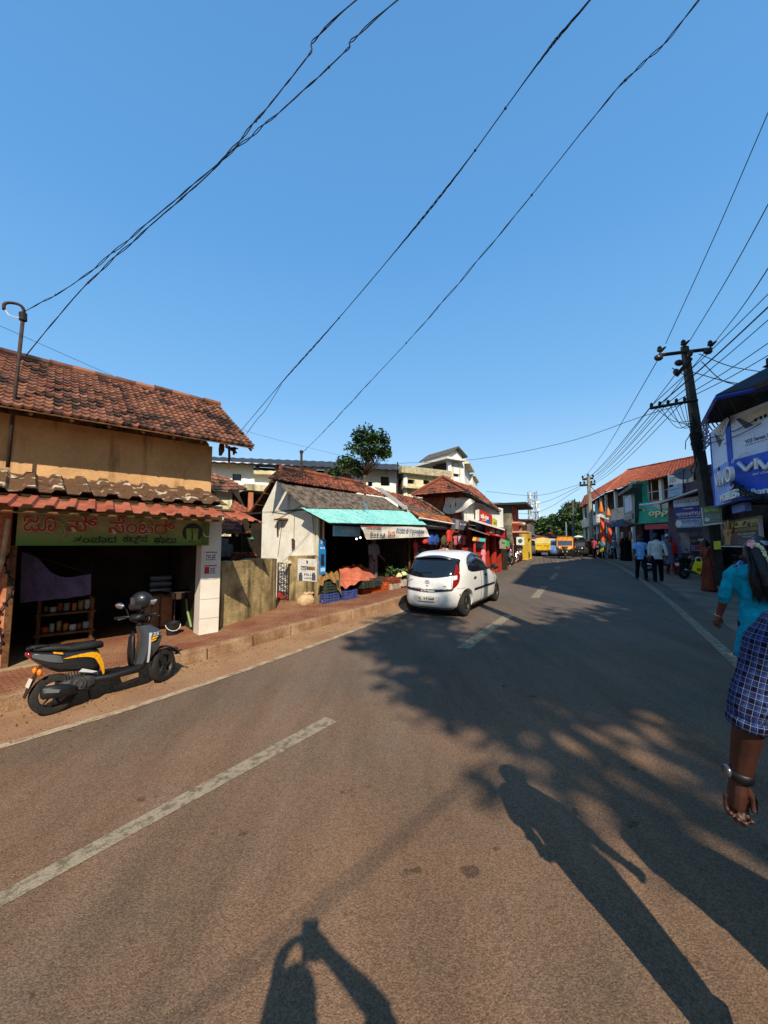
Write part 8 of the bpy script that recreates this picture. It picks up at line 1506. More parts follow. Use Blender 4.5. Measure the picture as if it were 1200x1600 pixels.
# ------------------------------------------------------------------ people
M_skin = mat('skin_brown', '6b4030', '5c3628', ns=6, rough=.55, spec=.3, fine=.08); M_skin2 = mat('skin_deep', '40241a', '341c14', ns=6, rough=.5, spec=.35, fine=.1); M_hair = mat('black_hair', '0b0a0a', '151212', ns=30, rough=.45, spec=.4)
def cl(name, c, c2=None, ns=6, bump=.5): return mat(name, c, c2 or c, ns=ns, rough=.9, bump=bump, bs=14, spec=.1)
def rotx(a): return Matrix.Rotation(a, 3, 'X')
def limb_dir(fwd, out, sg):         # direction of a limb hanging down, swung forward by fwd and outward by out
    return Vector((sg * math.sin(out), math.cos(out) * math.sin(fwd), -math.cos(out) * math.cos(fwd)))
def person(label, loc, az, H, legs=((0, 0), (0, 0)), arms=((5, 8, 15), (5, 8, 15)), lean=0, head=(0, 0), top=None, bottom=None, sleeve=.5, skin=None, hair='short', detail=False, shirt_len=.80, extra=None, cat='person', group=None, shoes='4a3a30', vox=None, build_w=1.0, sleeve_end=None, bare_feet=False, seated=False, skirt=None, skirt_r=(.15, .2), dz=0.0):
    """legs: (thigh fwd, knee bend) L, R; arms: (fwd, out, elbow bend[, elbow inward]) L, R - all degrees; local +y is the facing direction"""
    s = H / 1.7; t = thing('person', label, cat, Vector(loc) + Vector((0, 0, dz)), -az, group, s); W_ = dict(world=False); skin = skin or M_skin; vox = vox or (.005 if detail else .012)
    ln = rotx(-R(lean)); piv = Vector((0, 0, .9)); U = lambda p: piv + ln @ (Vector(p) - piv)
    J = {}
    hipz = .9
    for i, sg in ((0, -1), (1, 1)):
        th, kb = R(legs[i][0]), R(legs[i][1]); h = Vector((sg * .085, 0, hipz)); k = h + limb_dir(th, R(3), sg) * .43; a = k + limb_dir(th - kb, R(1), sg) * .41
        J['hip', i], J['knee', i], J['ank', i] = h, k, a
        f = Vector((sg * .02, math.cos(min(0, th - kb) * .5), math.sin(min(0, th - kb) * .8))).normalized(); J['toe', i] = a + f * .15 + Vector((0, 0, -.045))
    drop = min(J['ank', 0].z, J['ank', 1].z) - .07 if not seated else 0
    for i in (0, 1):
        sg = -1 if i == 0 else 1; A = arms[i]; sh = U((sg * .175 * build_w, 0, 1.40)); fw, ou, eb = R(A[0]), R(A[1]), R(A[2]); el = sh + ln @ limb_dir(fw, ou, sg) * .285
        d2 = limb_dir(fw + eb, ou * (.6 if len(A) < 4 else 0), sg); 
        if len(A) > 3: d2 = Matrix.Rotation(R(A[3]) * sg, 3, 'Z') @ d2
        wr = el + ln @ d2 * .25; J['sh', i], J['el', i], J['wr', i], J['hd', i] = sh, el, wr, (ln @ d2).normalized()
    sh_ = Vector((0, 0, -drop))
    for k_ in J:
        if k_[0] not in ('hd',): J[k_] = J[k_] + sh_
    O = lambda p: U(p) + sh_
    neck, chin = O((0, .0, 1.46)), O((0, .015, 1.5)); hc = O((0, .02, 1.585)); HR = Matrix.Rotation(R(head[0]), 3, 'Z') @ rotx(R(head[1]))
    hp_ = lambda x, y, z: hc + HR @ Vector((x, y, z))
    b = MB()
    b.loft([(O((0, 0, .86)), .135, .10), (O((0, 0, .95)), .14, .105), (O((0, 0, 1.08)), .125, .095), (O((0, .0, 1.22)), .145, .105), (O((0, 0, 1.34)), .165, .105), (O((0, 0, 1.41)), .14, .085), (O((0, 0, 1.45)), .07, .06)], 18)
    b.tube([O((0, -.005, 1.40)), O((0, .005, 1.47)), hp_(0, -.01, -.05)], [.065, .055, .055], 12)
    b.ell(hp_(0, -.005, .02), (.078, .098, .105), 18, 12, HR); b.ell(hp_(0, .035, -.055), (.055, .055, .062), 14, 10, HR); b.ell(hp_(0, .098, -.02), (.015, .022, .028), 8, 6, HR); b.ell(hp_(0, .085, -.062), (.028, .015, .014), 8, 6, HR)
    for sg in (-1, 1): b.ell(hp_(sg * .08, -.01, -.015), (.012, .022, .034), 8, 6, HR)
    for i, sg in ((0, -1), (1, 1)):
        b.tube([J['sh', i] - Vector((sg * .03, 0, 0)), J['sh', i].lerp(J['el', i], .35), J['el', i]], [.052, .047, .040], 12); b.tube([J['el', i], J['el', i].lerp(J['wr', i], .35), J['wr', i]], [.040, .041, .028], 12)
        b.tube([J['hip', i], J['hip', i].lerp(J['knee', i], .4), J['knee', i]], [.082, .078, .055], 12); b.tube([J['knee', i], J['knee', i].lerp(J['ank', i], .35), J['ank', i]], [.055, .056, .036], 12)
        b.tube([J['ank', i] - Vector((0, .04, .03)), J['ank', i].lerp(J['toe', i], .5), J['toe', i]], [(.03, .035), (.036, .03), (.035, .02)], 10)
        # hand: palm, four curled fingers of unequal length, thumb off the side
        w, d = J['wr', i], J['hd', i]; fwd = Vector((0, 1, 0)); fwd = (fwd - d * fwd.dot(d)).normalized(); lat = d.cross(fwd).normalized() * (-sg)  # lat points to the body side
        if lat.x * sg > 0: lat = -lat
        if detail and i == 0: fwd = Vector((.95, .3, 0)); fwd = (fwd - d * fwd.dot(d)).normalized(); lat = Vector((.3, -.95, 0)); lat = (lat - d * lat.dot(d) - fwd * lat.dot(fwd)).normalized()
        b.tube([w - d * .01, w + d * .03, w + d * .085], [(.028, .024), (.039, .025), (.043, .024)], 10)
        fr_ = .0093 if detail else .0115; fs_ = 1.03 if detail else 1
        for q_, (o_, ln_) in enumerate(((.028, .068), (.0095, .076), (-.0095, .07), (-.027, .055))):
            k0 = w + d * (.083 - (abs(o_ - .0095) * .25 if detail else 0)) + fwd * o_ * fs_; c1 = (d * .75 + lat * .65).normalized(); c2 = (d * -.05 + lat * 1).normalized() if detail else (d * .5 + lat * .8).normalized()
            if detail: p1_ = k0 + (d * .93 + lat * .3) * ln_ * .48; p2_ = p1_ + (lat * .8 + d * .45) * ln_ * .38; b.tube([k0 - d * .02, k0, p1_, p2_, p2_ + (lat * .5 - d * .75) * ln_ * .3], [fr_ * 1.1, fr_ * 1.02, fr_, fr_ * .95, fr_ * .85], 8)
            else: b.tube([k0 - d * .02, k0, k0 + c1 * ln_ * .5, k0 + c1 * ln_ * .5 + c2 * ln_ * .5], [fr_ * 1.1, fr_, fr_ * .95, fr_ * .8], 8)
        b.tube([w + d * .025 + fwd * .024, w + d * .055 + fwd * .042 + lat * .012, w + d * .085 + fwd * .036 + lat * .03], [.013, .0115, .009], 8)
    o = b.build('body', skin, t, **W_); remesh(o, vox if not detail else .0042, 3 if not detail else 1); 
    for sg in (-1, 1): b = MB(); b.ell(hp_(sg * .032, .083, .012), (.012, .008, .007), 8, 6, HR); b.build('eye', M_ink, t, smooth=True, **W_)
    def garment(nm, bb, m, v=.014, sm=4): g_ = bb.build(nm, m, t, **W_); return remesh(g_, v, sm)
    gp = dict(J=J, O=O, hp=hp_, HR=HR, t=t, s=s, garment=garment)
    if hair == 'short':
        b = MB(); b.ell(hp_(0, -.015, .042), (.086, .102, .098), 18, 10, HR); b.ell(hp_(0, -.045, -.01), (.082, .072, .085), 14, 8, HR); garment('hair', b, M_hair, .012, 2)
    elif hair in ('bun', 'long', 'braid'):
        b = MB(); b.ell(hp_(0, -.02, .035), (.09, .104, .1), 18, 10, HR); b.ell(hp_(0, -.06, -.03), (.085, .07, .09), 14, 8, HR)
        if hair == 'bun': b.ell(hp_(0, -.125, -.02), (.055, .05, .055))
        if hair == 'braid': b.tube([hp_(0, -.1, .0), O((0, -.13, 1.42)), O((0, -.135, 1.25)), O((.01, -.14, 1.08))], [.055, .06, .05, .02], 10)
        if hair == 'long': b.tube([hp_(0, -.08, .02), O((0, -.12, 1.45)), O((0, -.15, 1.36)), O((.0, -.155, 1.25)), O((.01, -.15, 1.15))], [(.085, .06), (.10, .06), (.115, .05), (.10, .04), (.04, .02)], 14)
        garment('hair', b, M_hair, .012, 2)
    if top:
        b = MB(); z0 = shirt_len; k_ = build_w
        b.loft([(O((0, 0, z0)), .165 * k_, .125), (O((0, 0, .98)), .158 * k_, .123), (O((0, 0, 1.1)), .15 * k_, .118), (O((0, 0, 1.25)), .168 * k_, .125), (O((0, 0, 1.36)), .183 * k_, .12), (O((0, 0, 1.425)), .15 * k_, .09), (O((0, 0, 1.465)), .075, .07)], 20)
        for i, sg in ((0, -1), (1, 1)):
            e_ = J['sh', i].lerp(J['el', i], min(1, sleeve / .53)); pts_ = [J['sh', i] - Vector((sg * .045, 0, .0)), J['sh', i].lerp(J['el', i], .2), e_]; rr_ = [.07, .066, .062]
            if sleeve > .53: pts_[2] = J['el', i]; pts_.append(J['el', i].lerp(J['wr', i], min(.97, (sleeve - .53) / .47))); rr_ = [.07, .063, .058, .046]
            b.tube(pts_, rr_, 14)
        g_ = garment('shirt', b, top, .012 if not detail else .008, 3)
        if detail: sb_ = g_.modifiers.new('folds', 'DISPLACE'); tx = bpy.data.textures.new('fold_noise', 'CLOUDS'); tx.noise_scale = .13; sb_.texture = tx; sb_.strength = .032; sb_.texture_coords = 'LOCAL'
    if bottom:
        b = MB(); b.loft([(O((0, 0, .8)), .14, .11), (O((0, 0, .9)), .155, .118), (O((0, 0, 1.0)), .148, .112)], 18)
        for i in (0, 1): b.tube([J['hip', i] + Vector((0, 0, .02)), J['hip', i].lerp(J['knee', i], .5), J['knee', i], J['knee', i].lerp(J['ank', i], .5), J['ank', i] + Vector((0, 0, -.02))], [.095, .09, .075, .068, .064], 14)
        garment('trousers', b, bottom, .013, 3)
    if skirt:
        z1, z0 = skirt[1], skirt[2]; b = MB(); n_ = 34; q = random.Random(int(H * 1000)); ph = q.uniform(0, 6)
        b.rings([[Vector((0, 0, z)) + sh_ * (1 if z > .6 else 0) + Vector(((skirt_r[0] + (skirt_r[1] - skirt_r[0]) * f) * math.cos(a) * (1 + .05 * f * math.sin(9 * a + ph) + .03 * f * math.sin(14 * a)), (skirt_r[0] * .8 + (skirt_r[1] * .95 - skirt_r[0] * .8) * f) * math.sin(a) * (1 + .05 * f * math.sin(7 * a + ph)), 0)) for a in [2 * math.pi * k / n_ for k in range(n_)]] for z, f in [(z0 + (z1 - z0) * k / 10, 1 - k / 10) for k in range(11)]]); b.build(skirt[0], skirt[3], t, smooth=True, **W_)
    if shoes and not bare_feet:
        for i in (0, 1): b = MB(); d = (J['toe', i] - J['ank', i]); b.tube([J['ank', i] - Vector((0, .05, .035)), J['ank', i] + d * .4 - Vector((0, 0, .02)), J['toe', i] + Vector((0, .02, 0))], [(.04, .042), (.045, .036), (.038, .022)], 12); b.build('shoe', mat('shoe_' + shoes, shoes, rough=.6), t, smooth=True, **W_)
    if extra: extra(gp)
    return t
def backpack(m):
    def f(g):
        b = MB(); O = g['O']; loft_pts = [(O((0, -.20, .98)), .13, .07), (O((0, -.215, 1.05)), .155, .095), (O((0, -.21, 1.25)), .15, .09), (O((0, -.19, 1.37)), .12, .065), (O((0, -.17, 1.41)), .05, .03)]; b.loft(loft_pts, 16); p_ = b.build('backpack', m, g['t'], smooth=True, world=False)
        b = MB(); b.loft([(O((0, -.31, 1.0)), .09, .03), (O((0, -.32, 1.1)), .1, .035), (O((0, -.3, 1.18)), .08, .02)], 12); b.build('pocket', m, p_, smooth=True, world=False)
        for sg in (-1, 1): b = MB(); b.tube([O((sg * .09, -.14, 1.38)), O((sg * .1, -.02, 1.46)), O((sg * .1, .12, 1.34)), O((sg * .12, .1, 1.1)), O((sg * .13, -.1, 1.02))], .018, 6); b.build('strap', M_ink, p_, world=False)
    return f
g_ = lambda u, v: G(u, v)
AZR = R(36)
# --- right side
def collar(m):
    def f(g):
        O = g['O']; b = MB(); b.rings([[O((r * math.cos(a), r * .85 * math.sin(a) - .005, z + .02 * math.sin(a) * -1)) for a in [2 * math.pi * k / 16 for k in range(16)]] for r, z in ((.085, 1.44), (.072, 1.475), (.078, 1.45))], cap=False); b.build('collar', m, g['t'], smooth=True, world=False)
        b = MB(); b.tube([O((0, .128, 1.40)), O((0, .13, 1.2)), O((0, .128, .84))], .006, 4); b.build('placket', m, g['t'], world=False)
    return f
Cb = cl('shirt_skyblue', '6fa8dc', '7ab0e0'); Cw = cl('shirt_offwhite', 'c4c8c4', 'b8bcba'); Ck = cl('trousers_black', '14151a', '191a20')
person('man in sky blue short sleeved shirt walking towards the viewer', g_(1003, 906), R(205), 1.76, ((16, 4), (-12, 14)), ((-12, 14, 14), (14, 12, 16)), 0, (0, 0), Cb, Ck, .42, extra=collar(Cb), shoes='1c1a18')
person('man in off white full sleeved shirt and wide black trousers walking away', g_(1029, 909), R(28), 1.82, ((-8, 8), (12, 3)), ((4, 6, 8), (-8, 14, 6)), 0, (-20, 0), Cw, cl('trousers_night', '0f1014', '14151a'), .9, extra=collar(Cw), build_w=1.08, shoes='1c1a18')
def cap_white(g): b = MB(); b.ell(g['hp'](0, -.015, .06), (.092, .108, .085), 18, 10, g['HR']); b.lathe([(.093, -.02), (.096, .01), (.09, .02)], g['hp'](0, -.015, .03), (0, 0, 1), 18, False); b.build('skull_cap', M_plastw, g['t'], smooth=True, world=False)
person('old man in white skull cap and grey blue shirt walking away', g_(1046, 891), R(30), 1.84, ((6, 4), (-8, 8)), ((4, 12, 20), (4, 12, 20)), 4, (0, 0), cl('shirt_slate', '54708e', '5c7896'), cl('trousers_pale', '8a93a0', '7e8794'), .9, extra=cap_white, build_w=1.12, shoes='6a5a4a')
def dupatta(g):
    O = g['O']; b = MB(); pts_ = [(-.1, .145, .95), (-.11, .15, 1.15), (-.1, .145, 1.35), (-.06, .08, 1.47), (.06, -.05, 1.47), (.1, -.14, 1.36), (.1, -.15, 1.15)]; Pq = catmull([O(p) for p in pts_], 26)
    b.grid(lambda u, v: Pq[round(v * 26)] + Vector((.17 * (u - .5), .012 * math.sin(u * 18), 0)), 8, 26); o = b.build('scarf', cl('scarf_red', 'c42c24', 'b82820'), g['t'], smooth=True, world=False); so_ = o.modifiers.new('th', 'SOLIDIFY'); so_.thickness = .008
Cg = cl('dress_grey', '5a6478', '525c70')
person('woman in grey dress with red scarf and red leggings facing the viewer', g_(1050, 898), R(200), 1.68, ((8, 4), (-6, 6)), ((10, 8, 30), (4, 10, 15)), 0, (0, 0), Cg, cl('leggings_red', '8e1c20', '84181c'), .6, hair='long', skirt=('dress_skirt', 1.0, .48, Cg), skirt_r=(.15, .2), extra=dupatta, shoes='3a2a20')
def saree(g):
    O = g['O']; b = MB(); Pq = catmull([O(p) for p in ((.16, .02, .95), (.02, .15, 1.1), (-.12, .1, 1.36), (-.14, -.03, 1.44), (-.12, -.14, 1.3), (-.10, -.17, 1.0), (-.1, -.18, .72))], 30)
    b.grid(lambda u, v: Pq[round(v * 30)] + Vector((.13 * (u - .5), .0, .12 * (u - .5) * (1 if v < .4 else 0))) + Vector((0, .012 * math.sin(u * 16 + v * 3), 0)), 8, 30); o = b.build('saree_drape', cl('saree_rust', '743a2a', '8a4a34', 14), g['t'], smooth=True, world=False); so_ = o.modifiers.new('th', 'SOLIDIFY'); so_.thickness = .012
Cs = cl('saree_rust', '743a2a')
sari = person('woman in rust brown sari carrying a yellow bag by the leaning pole', g_(1108, 924), R(-62), 1.57, ((3, 2), (-3, 2)), ((16, 4, 62), (20, 4, 62)), 3, (0, 4), cl('blouse_rust', '8a4632', '7c3e2c'), None, .42, hair='bun', skirt=('saree_skirt', 1.02, .03, Cs), skirt_r=(.15, .225), extra=saree, bare_feet=True)
ybp = Y(1087, 897, g_(1108, 924).y - .12); yb = thing('shopping_bag', 'yellow shopping bag with red print held by the sari woman', 'bag', Y(1085, 898, ybp.y))
Pb = Plane(Y(1078, 880, ybp.y + .1), Y(1098, 880, ybp.y - .1), 0)
b = MB(); b.slab([P(Pb, *p, .05) for p in ((1080.5, 891), (1095, 898), (1098, 878), (1085.5, 877))], -Pb.n * .12); bevel(b.build('body', cl('bag_yellow', 'd2c41e', 'c0b018', 5), yb), .015)
b = MB(); b.lathe([(.055, 0), (.055, .004)], P(Pb, 1092, 890, .052), Pb.n, 14); b.build('print', mat('bag_print', '8a3a1c', rough=.7), yb)
for o_ in (.05, -.07): b = MB(); b.tube(catmull([P(Pb, *p, o_) for p in ((1087, 877.5), (1087.5, 872.5), (1091, 871), (1095.5, 873), (1096, 878.5))], 14), .012, 6); b.build('handle', cl('bag_handle', 'd8d49a'), yb)
def abaya(g):
    O = g['O']; b = MB(); b.ell(g['hp'](0, -.01, .03), (.1, .118, .12), 18, 12, g['HR']); b.loft([(O((0, 0, 1.2)), .23, .16), (O((0, 0, 1.36)), .21, .14), (O((0, 0, 1.45)), .12, .11), (O((0, 0, 1.54)), .09, .1)], 16); g['garment']('veil', b, cl('abaya_black', '0a0a0c', '111114'), .014, 3)
Ca = cl('abaya_black', '0a0a0c', '111114')
person('woman in black burqa standing nearer the green shop', g_(981, 876.5), R(40), 1.72, top=Ca, sleeve=.95, hair='short', skirt=('robe', 1.3, .02, Ca), skirt_r=(.17, .27), extra=abaya, shoes='141414'); person('woman in black burqa standing on the road side of the other one', g_(975, 876), R(60), 1.66, top=Ca, sleeve=.95, hair='short', skirt=('robe', 1.3, .02, Ca), skirt_r=(.17, .27), extra=abaya, shoes='141414')
person('man in slate blue shirt and dark trousers with his back turned', g_(960, 873.5), R(30), 1.75, ((3, 2), (-3, 2)), top=cl('shirt_dusk', '6c86a8', '62799a'), bottom=Ck, sleeve=.9, shoes='1c1a18')
Cy = cl('kurta_olive', '9a9440', '8c8638')
person('woman in olive yellow kurta with a teal blue backpack', g_(941, 873), R(25), 1.66, ((6, 3), (-5, 4)), top=Cy, bottom=Ck, sleeve=.6, hair='braid', skirt=('kurta_skirt', 1.0, .55, Cy), extra=backpack(cl('pack_teal', '1c6a8c', '185c7c')), shoes='2a2420')
person('person in dusty pink shirt standing by the far concrete pole', g_(929, 872.5), R(60), 1.72, ((2, 2), (-2, 2)), top=cl('shirt_pink', 'a84c5c', '983f50'), bottom=Ck, sleeve=.6, shoes='1c1a18')
person('man in dark yellow shirt behind the woman with teal backpack', g_(937, 870.5), R(190), 1.7, top=cl('shirt_mustard', '9a7a28', '8a6c20'), bottom=Ck, sleeve=.5, shoes='1c1a18')
# --- left side
person('man in white trousers with a dark shoulder bag walking away on the left', g_(778.5, 886.5), R(25), 1.72, ((12, 3), (-10, 10)), ((10, 8, 25), (-8, 8, 15)), top=cl('shirt_cream', 'b8ae9c', 'a89e8c'), bottom=cl('trousers_white', 'c8c2b4', 'bab4a6'), sleeve=.5, extra=backpack(cl('pack_dark', '23262e', '1c1f26')), shoes='4a3a30')
person('person with a magenta backpack and grey trousers walking away on the left', g_(794, 884.5), R(22), 1.72, ((10, 3), (-9, 9)), ((8, 10, 25), (-6, 10, 15)), top=cl('shirt_violet', '2e2440', '261e36'), bottom=cl('trousers_grey', '5a5a5c', '4e4e50'), sleeve=.6, extra=backpack(cl('pack_magenta', 'b02860', 'a02254')), shoes='a89a8a')
person('vendor in loose grey shirt standing inside the dark fruit stall', P(Fp, 583, 925, -.35) * Vector((1, 1, 0)) if False else Vector((P(Fp, 583, 905, -.3).x, P(Fp, 583, 905, -.3).y, Fp.O.z + .05)), R(130), 1.62, top=cl('shirt_ash', '7c7c82', '707076'), bottom=cl('lungi_grey', '6c6a6c', '605e60'), sleeve=.6, arms=((10, 6, 40), (10, 6, 30)), shoes='2a2420')
person('shopper in orange top standing before the red shop', g_(772, 884), R(300), 1.6, top=cl('shirt_orange', 'c05a2c', 'b05024'), bottom=Ck, sleeve=.5, shoes='2a2420')
person('person in checked brown shirt among the bikes near the yellow shop', g_(806, 875), R(120), 1.7, top=cl('shirt_brown', '8a5a44', '7a4e3a'), bottom=Ck, sleeve=.5, shoes='2a2420')
# --- helmeted rider behind the turquoise woman
rp = Vector((8.1, 8.35, gz(8.1, 8.35))); raz = R(215)
make_bike('motorcycle', 'dark motorcycle under the helmeted rider behind the turquoise woman', Matrix.Translation(rp) @ Matrix.Rotation(-raz, 4, 'Z'), paint('bike_dark', '2a2a30'), GR)
def rider_helmet(g):
    b = MB(); b.ell(g['hp'](0, -.005, .02), (.128, .15, .145), 20, 14, g['HR']); h_ = b.build('helmet', mat('helmet_black', '1e2023'), g['t'], smooth=True, world=False); b = MB(); b.rings([[g['hp'](.132 * math.sin(a), .01 + .152 * math.cos(a), z) for a in [R(-75 + 150 * i / 12) for i in range(13)]] for z in (-.03, .02, .06)], cap=False, close=False); b.build('visor', mat('visor_blue', '8aa8c8', rough=.1, spec=.7, coat=.6), h_, smooth=True, world=False)
person('rider in black helmet with pale visor sitting on a dark motorcycle', rp + Vector((.0, .0, -.06)), raz, 1.7, ((62, 70), (62, 70)), ((45, 12, 30), (45, 12, 30)), 8, (30, 0), cl('jacket_dark', '24222a', '1e1c24'), Ck, .9, seated=True, extra=rider_helmet, shoes='1c1a18')
# --- woman in turquoise, close on the right
def jasmine(g):
    q = random.Random(5); O, hp = g['O'], g['hp']; Pq = catmull([hp(.0, -.125, .085), hp(.045, -.15, .05), O((.045, -.185, 1.46)), O((.055, -.205, 1.38)), O((.06, -.21, 1.28)), O((.07, -.205, 1.19))], 60); b = MB()
    for p in Pq:
        for k in range(4): d = Vector((q.gauss(0, 1), q.gauss(0, 1), q.gauss(0, 1))).normalized() * .014; b.ell(p + d, (.009, .009, .013), 6, 4, Matrix.Rotation(q.uniform(0, 3), 3, 'X'))
    b.build('jasmine_string', mat('jasmine', 'c4cba0', 'dadcc4', ns=60, rough=.8), g['t'], smooth=True, world=False)
    b = MB(); fc = hp(-.02, -.122, .09)
    for k in range(16): a = k * 2.4; r = .006 + .0023 * k; d = Vector((math.cos(a) * r, -.01, math.sin(a) * r * .8)); b.ell(fc + d, (.018, .008, .014), 8, 5, Matrix.Rotation(a, 3, 'Y'))
    b.build('pink_flower', mat('flower_pink', 'd48a94', 'e0a8ae', ns=40, rough=.8), g['t'], smooth=True, world=False)
    b = MB(); q = random.Random(9)
    for k in range(150):
        x = q.uniform(-.1, .1); pts_ = [hp(x * .7, -.1 - .02 * q.random(), .06), O((x, -.135 - .03 * q.random(), 1.44)), O((x * 1.2, -.165 - .03 * q.random(), 1.33)), O((x * 1.1 + .01, -.17 - .02 * q.random(), 1.22)), O((x * .7 + q.uniform(-.03, .03), -.165, 1.11 + q.uniform(-.05, .07)))]; b.tube(catmull(pts_, 10), [.004] * 9 + [.003, .001], 4)
    b.build('hair_strands', M_hair, g['t'], smooth=True, world=False)
    b = MB(); p, d = g['J']['wr', 0], g['J']['hd', 0]; b.lathe([(.033, -.006), (.036, 0), (.033, .006), (.03, 0), (.033, -.006)], p - d * .01, d, 16, False); b.build('bangle', M_chrome, g['t'], smooth=True, world=False)
Ct = cl('kurta_turquoise', '0c8fa2', '0f8296', 3, .8)
wl = Vector(((1178 - 600) / 600 * 3.95, 3.95, 0)); wl.z = gz(wl.x, wl.y)
person('woman in turquoise kurta with long black hair and a jasmine string walking away', wl, R(28), 1.69, ((10, 3), (-10, 12)), ((4, 15, 22), (-6, 12, 20)), 2, (-12, 0), Ct, cl('leggings_black', '121318', '16171c'), .66, hair='long', detail=True, build_w=1.1, skirt=('kurta_skirt', .98, .52, Ct), skirt_r=(.155, .23), extra=jasmine, shoes='1c1a18')
# --- man in the checked shirt at the right edge
def plaid():
    m = bpy.data.materials.new('checked_cotton'); m.use_nodes = True; nt = m.node_tree; N = nt.nodes; L = nt.links; b_ = N['Principled BSDF']; b_.inputs['Roughness'].default_value = .85; b_.inputs['Specular IOR Level'].default_value = .1
    tc = N.new('ShaderNodeTexCoord'); sp = N.new('ShaderNodeSeparateXYZ'); uvo = tc.outputs['UV']; nz = N.new('ShaderNodeTexNoise'); nz.inputs['Scale'].default_value = 7; L.new(tc.outputs['Object'], nz.inputs['Vector'])
    L.new(uvo, sp.inputs[0])
    def op(o, a, b=None, c=None):
        n = N.new('ShaderNodeMath'); n.operation = o
        for i, v in enumerate((a, b, c)):
            if v is None: continue
            if isinstance(v, (int, float)): n.inputs[i].default_value = v
            else: L.new(v, n.inputs[i])
        return n.outputs[0]
    w = sp.outputs[0]
    def stripes(v, per, width, ph=0.0): return op('LESS_THAN', op('FRACT', op('ADD', op('DIVIDE', v, per), ph)), width)
    col = None
    def mixc(fac, a, c, amt):
        n = N.new('ShaderNodeMix'); n.data_type = 'RGBA'; L.new(op('MULTIPLY', fac, amt), n.inputs['Factor'])
        if isinstance(a, tuple): n.inputs[6].default_value = (*a, 1)
        else: L.new(a, n.inputs[6])
        n.inputs[7].default_value = (*c, 1); return n.outputs[2]
    c = mixc(stripes(w, .036, .34), lin('0a1029'), lin('40599a'), .36); c = mixc(stripes(sp.outputs[1], .036, .34), c, lin('40599a'), .36)
    c = mixc(stripes(w, .036, .5, .3), c, lin('0a0f28'), .5); c = mixc(stripes(sp.outputs[1], .036, .5, .3), c, lin('0a0f28'), .4)
    c = mixc(stripes(w, .018, .09, .2), c, lin('a4b0cc'), .36); c = mixc(stripes(sp.outputs[1], .018, .09, .2), c, lin('a4b0cc'), .36)
    L.new(c, b_.inputs['Base Color']); n2 = N.new('ShaderNodeTexNoise'); n2.inputs['Scale'].default_value = 9; n2.inputs['Detail'].default_value = 4; L.new(tc.outputs['Object'], n2.inputs['Vector']); bp = N.new('ShaderNodeBump'); bp.inputs['Strength'].default_value = .7; bp.inputs['Distance'].default_value = .03; L.new(n2.outputs['Fac'], bp.inputs['Height']); L.new(bp.outputs[0], b_.inputs['Normal']); return m
def cloth_uv(o, g):                # weave coordinates that run along the sleeves and round the body
    me = o.data; J = g['J']; ul = me.uv_layers.new(name='UVMap'); S_ = []
    for i in (0, 1): S_ += [(J['sh', i], J['el', i], 0), (J['el', i], J['wr', i], .285)]
    S_.append((Vector((0, 0, .8)), Vector((0, 0, 1.45)), None))
    for p in me.polygons:
        c = p.center; best = None
        for k, (a, e, o_) in enumerate(S_):
            d = e - a; t = max(0, min(1, (c - a).dot(d) / d.length_squared)); dd = (c - a - d * t).length - (.06 if k < 4 else .14)
            if best is None or dd < best[0]: best = (dd, k)
        a, e, o_ = S_[best[1]]; d = (e - a).normalized(); x_ = d.cross(Vector((.25, -1, 0))).normalized(); y_ = d.cross(x_)
        for li in p.loop_indices:
            v = me.vertices[me.loops[li].vertex_index].co; q_ = v - a; ang = math.atan2(q_.dot(x_), q_.dot(y_)); ca = math.atan2((c - a).dot(x_), (c - a).dot(y_))
            if ang - ca > 3: ang -= 6.283
            if ca - ang > 3: ang += 6.283
            ul.data[li].uv = (ang * (.066 if best[1] < 4 else .16), q_.dot(d) + (o_ or 0))
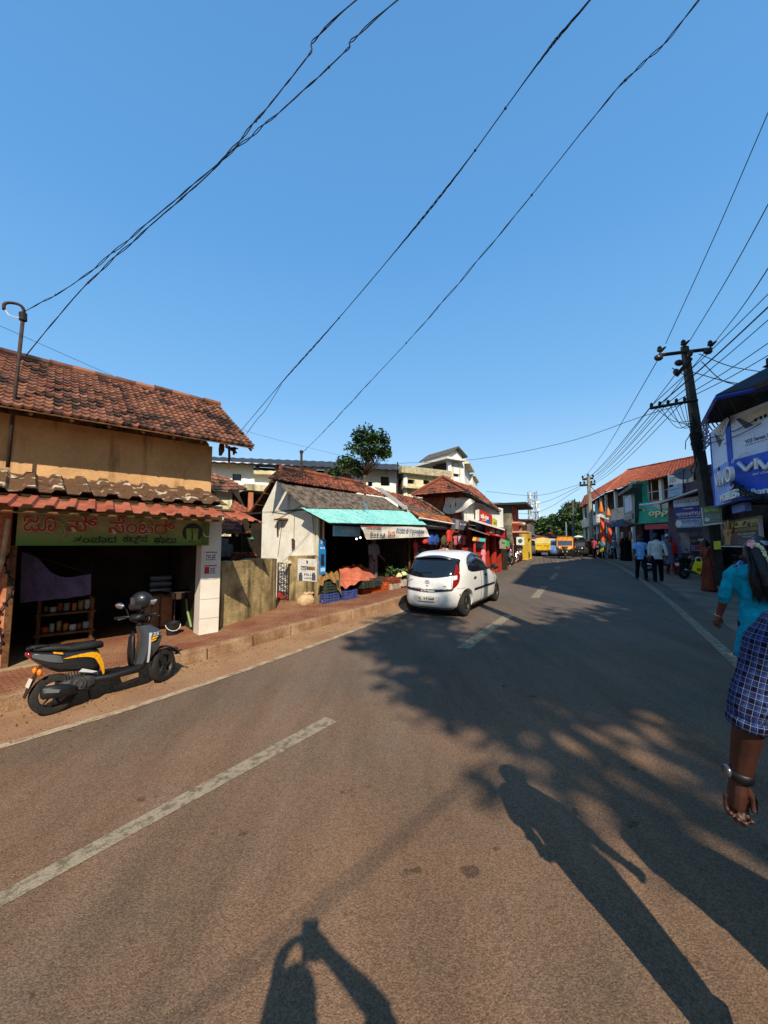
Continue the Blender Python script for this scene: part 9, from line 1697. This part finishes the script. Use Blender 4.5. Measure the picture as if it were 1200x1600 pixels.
def watch(g):
    for ch in g['t'].children:
        if ch.name.startswith('shirt'): cloth_uv(ch, g)
    p, d = g['J']['wr', 0], g['J']['hd', 0]; b = MB(); b.lathe([(.031, -.015), (.036, -.013), (.037, .013), (.031, .015)], p - d * .025, d, 20, False); w_ = b.build('watch_strap', mat('strap_black', '121314', rough=.45), g['t'], smooth=True, world=False)
    out = Vector((-1, -.25, 0)); out = (out - d * out.dot(d)).normalized(); b = MB(); b.lathe([(.019, 0), (.021, .004), (.019, .011), (.016, .012)], p - d * .025 + out * .033, out, 18); b.build('watch_case', mat('watch_steel', '6a6e74', rough=.25, metal=.8), g['t'], smooth=True, world=False)
    b = MB(); e, sh = g['J']['el', 0], g['J']['sh', 0]; w0 = e.lerp(g['J']['wr', 0], .12); dd = (w0 - e).normalized(); b.lathe([(.056, -.02), (.062, -.01), (.061, .012), (.056, .018), (.05, .0)], w0, dd, 22, False); o = b.build('rolled_cuff', _mats['checked_cotton'], g['t'], smooth=True, world=False); cloth_uv(o, g)
_mats['checked_cotton'] = plaid()
ml = Vector((1.315, 1.12, 0)); ml.z = .03
person('man in blue checked shirt with a black wristwatch cut off by the right edge', ml, R(30), 1.6, ((8, 3), (-10, 10)), ((-2, 13, 12), (6, 8, 12)), 0, (0, 0), _mats['checked_cotton'], cl('jeans', '20304e', '1a2840'), .60, skin=M_skin2, detail=True, extra=watch, build_w=.95, shoes='1c1a18')
# --- out of frame: the viewer with a raised phone, and a companion whose shadow crosses the road
vl = Vector((.0, -.46, 0)); vl.z = gz(vl.x, vl.y)
def phone(g): pass
person('viewer holding up a phone behind the camera, out of frame', vl, 0.0, 1.88, ((2, 2), (-2, 2)), ((58, -8, 114), (98, 24, 28, 84)), 10, (0, 0), cl('shirt_plain', '8a8680', '7e7a74'), Ck, .5, shoes='1c1a18')
ph_ = thing('phone', 'dark phone held up above the viewer, out of frame', 'phone', (.0, -.075, 1.44)); b = MB(); b.box((.02, -.07, 1.53), (.078, .01, .165)); bevel(b.build('body', M_ink, ph_), .004)
p2 = Vector((1.92, .88, 0)); p2.z = gz(p2.x, p2.y)
person('companion with one hand on hip beside the checked man, out of frame', p2, R(20), 1.68, ((4, 2), (-6, 4)), ((4, 8, 14), (-10, 42, 70, 60)), 0, (0, 0), cl('shirt_rust', '8a4c3a', '7c4030'), Ck, .5, shoes='1c1a18')
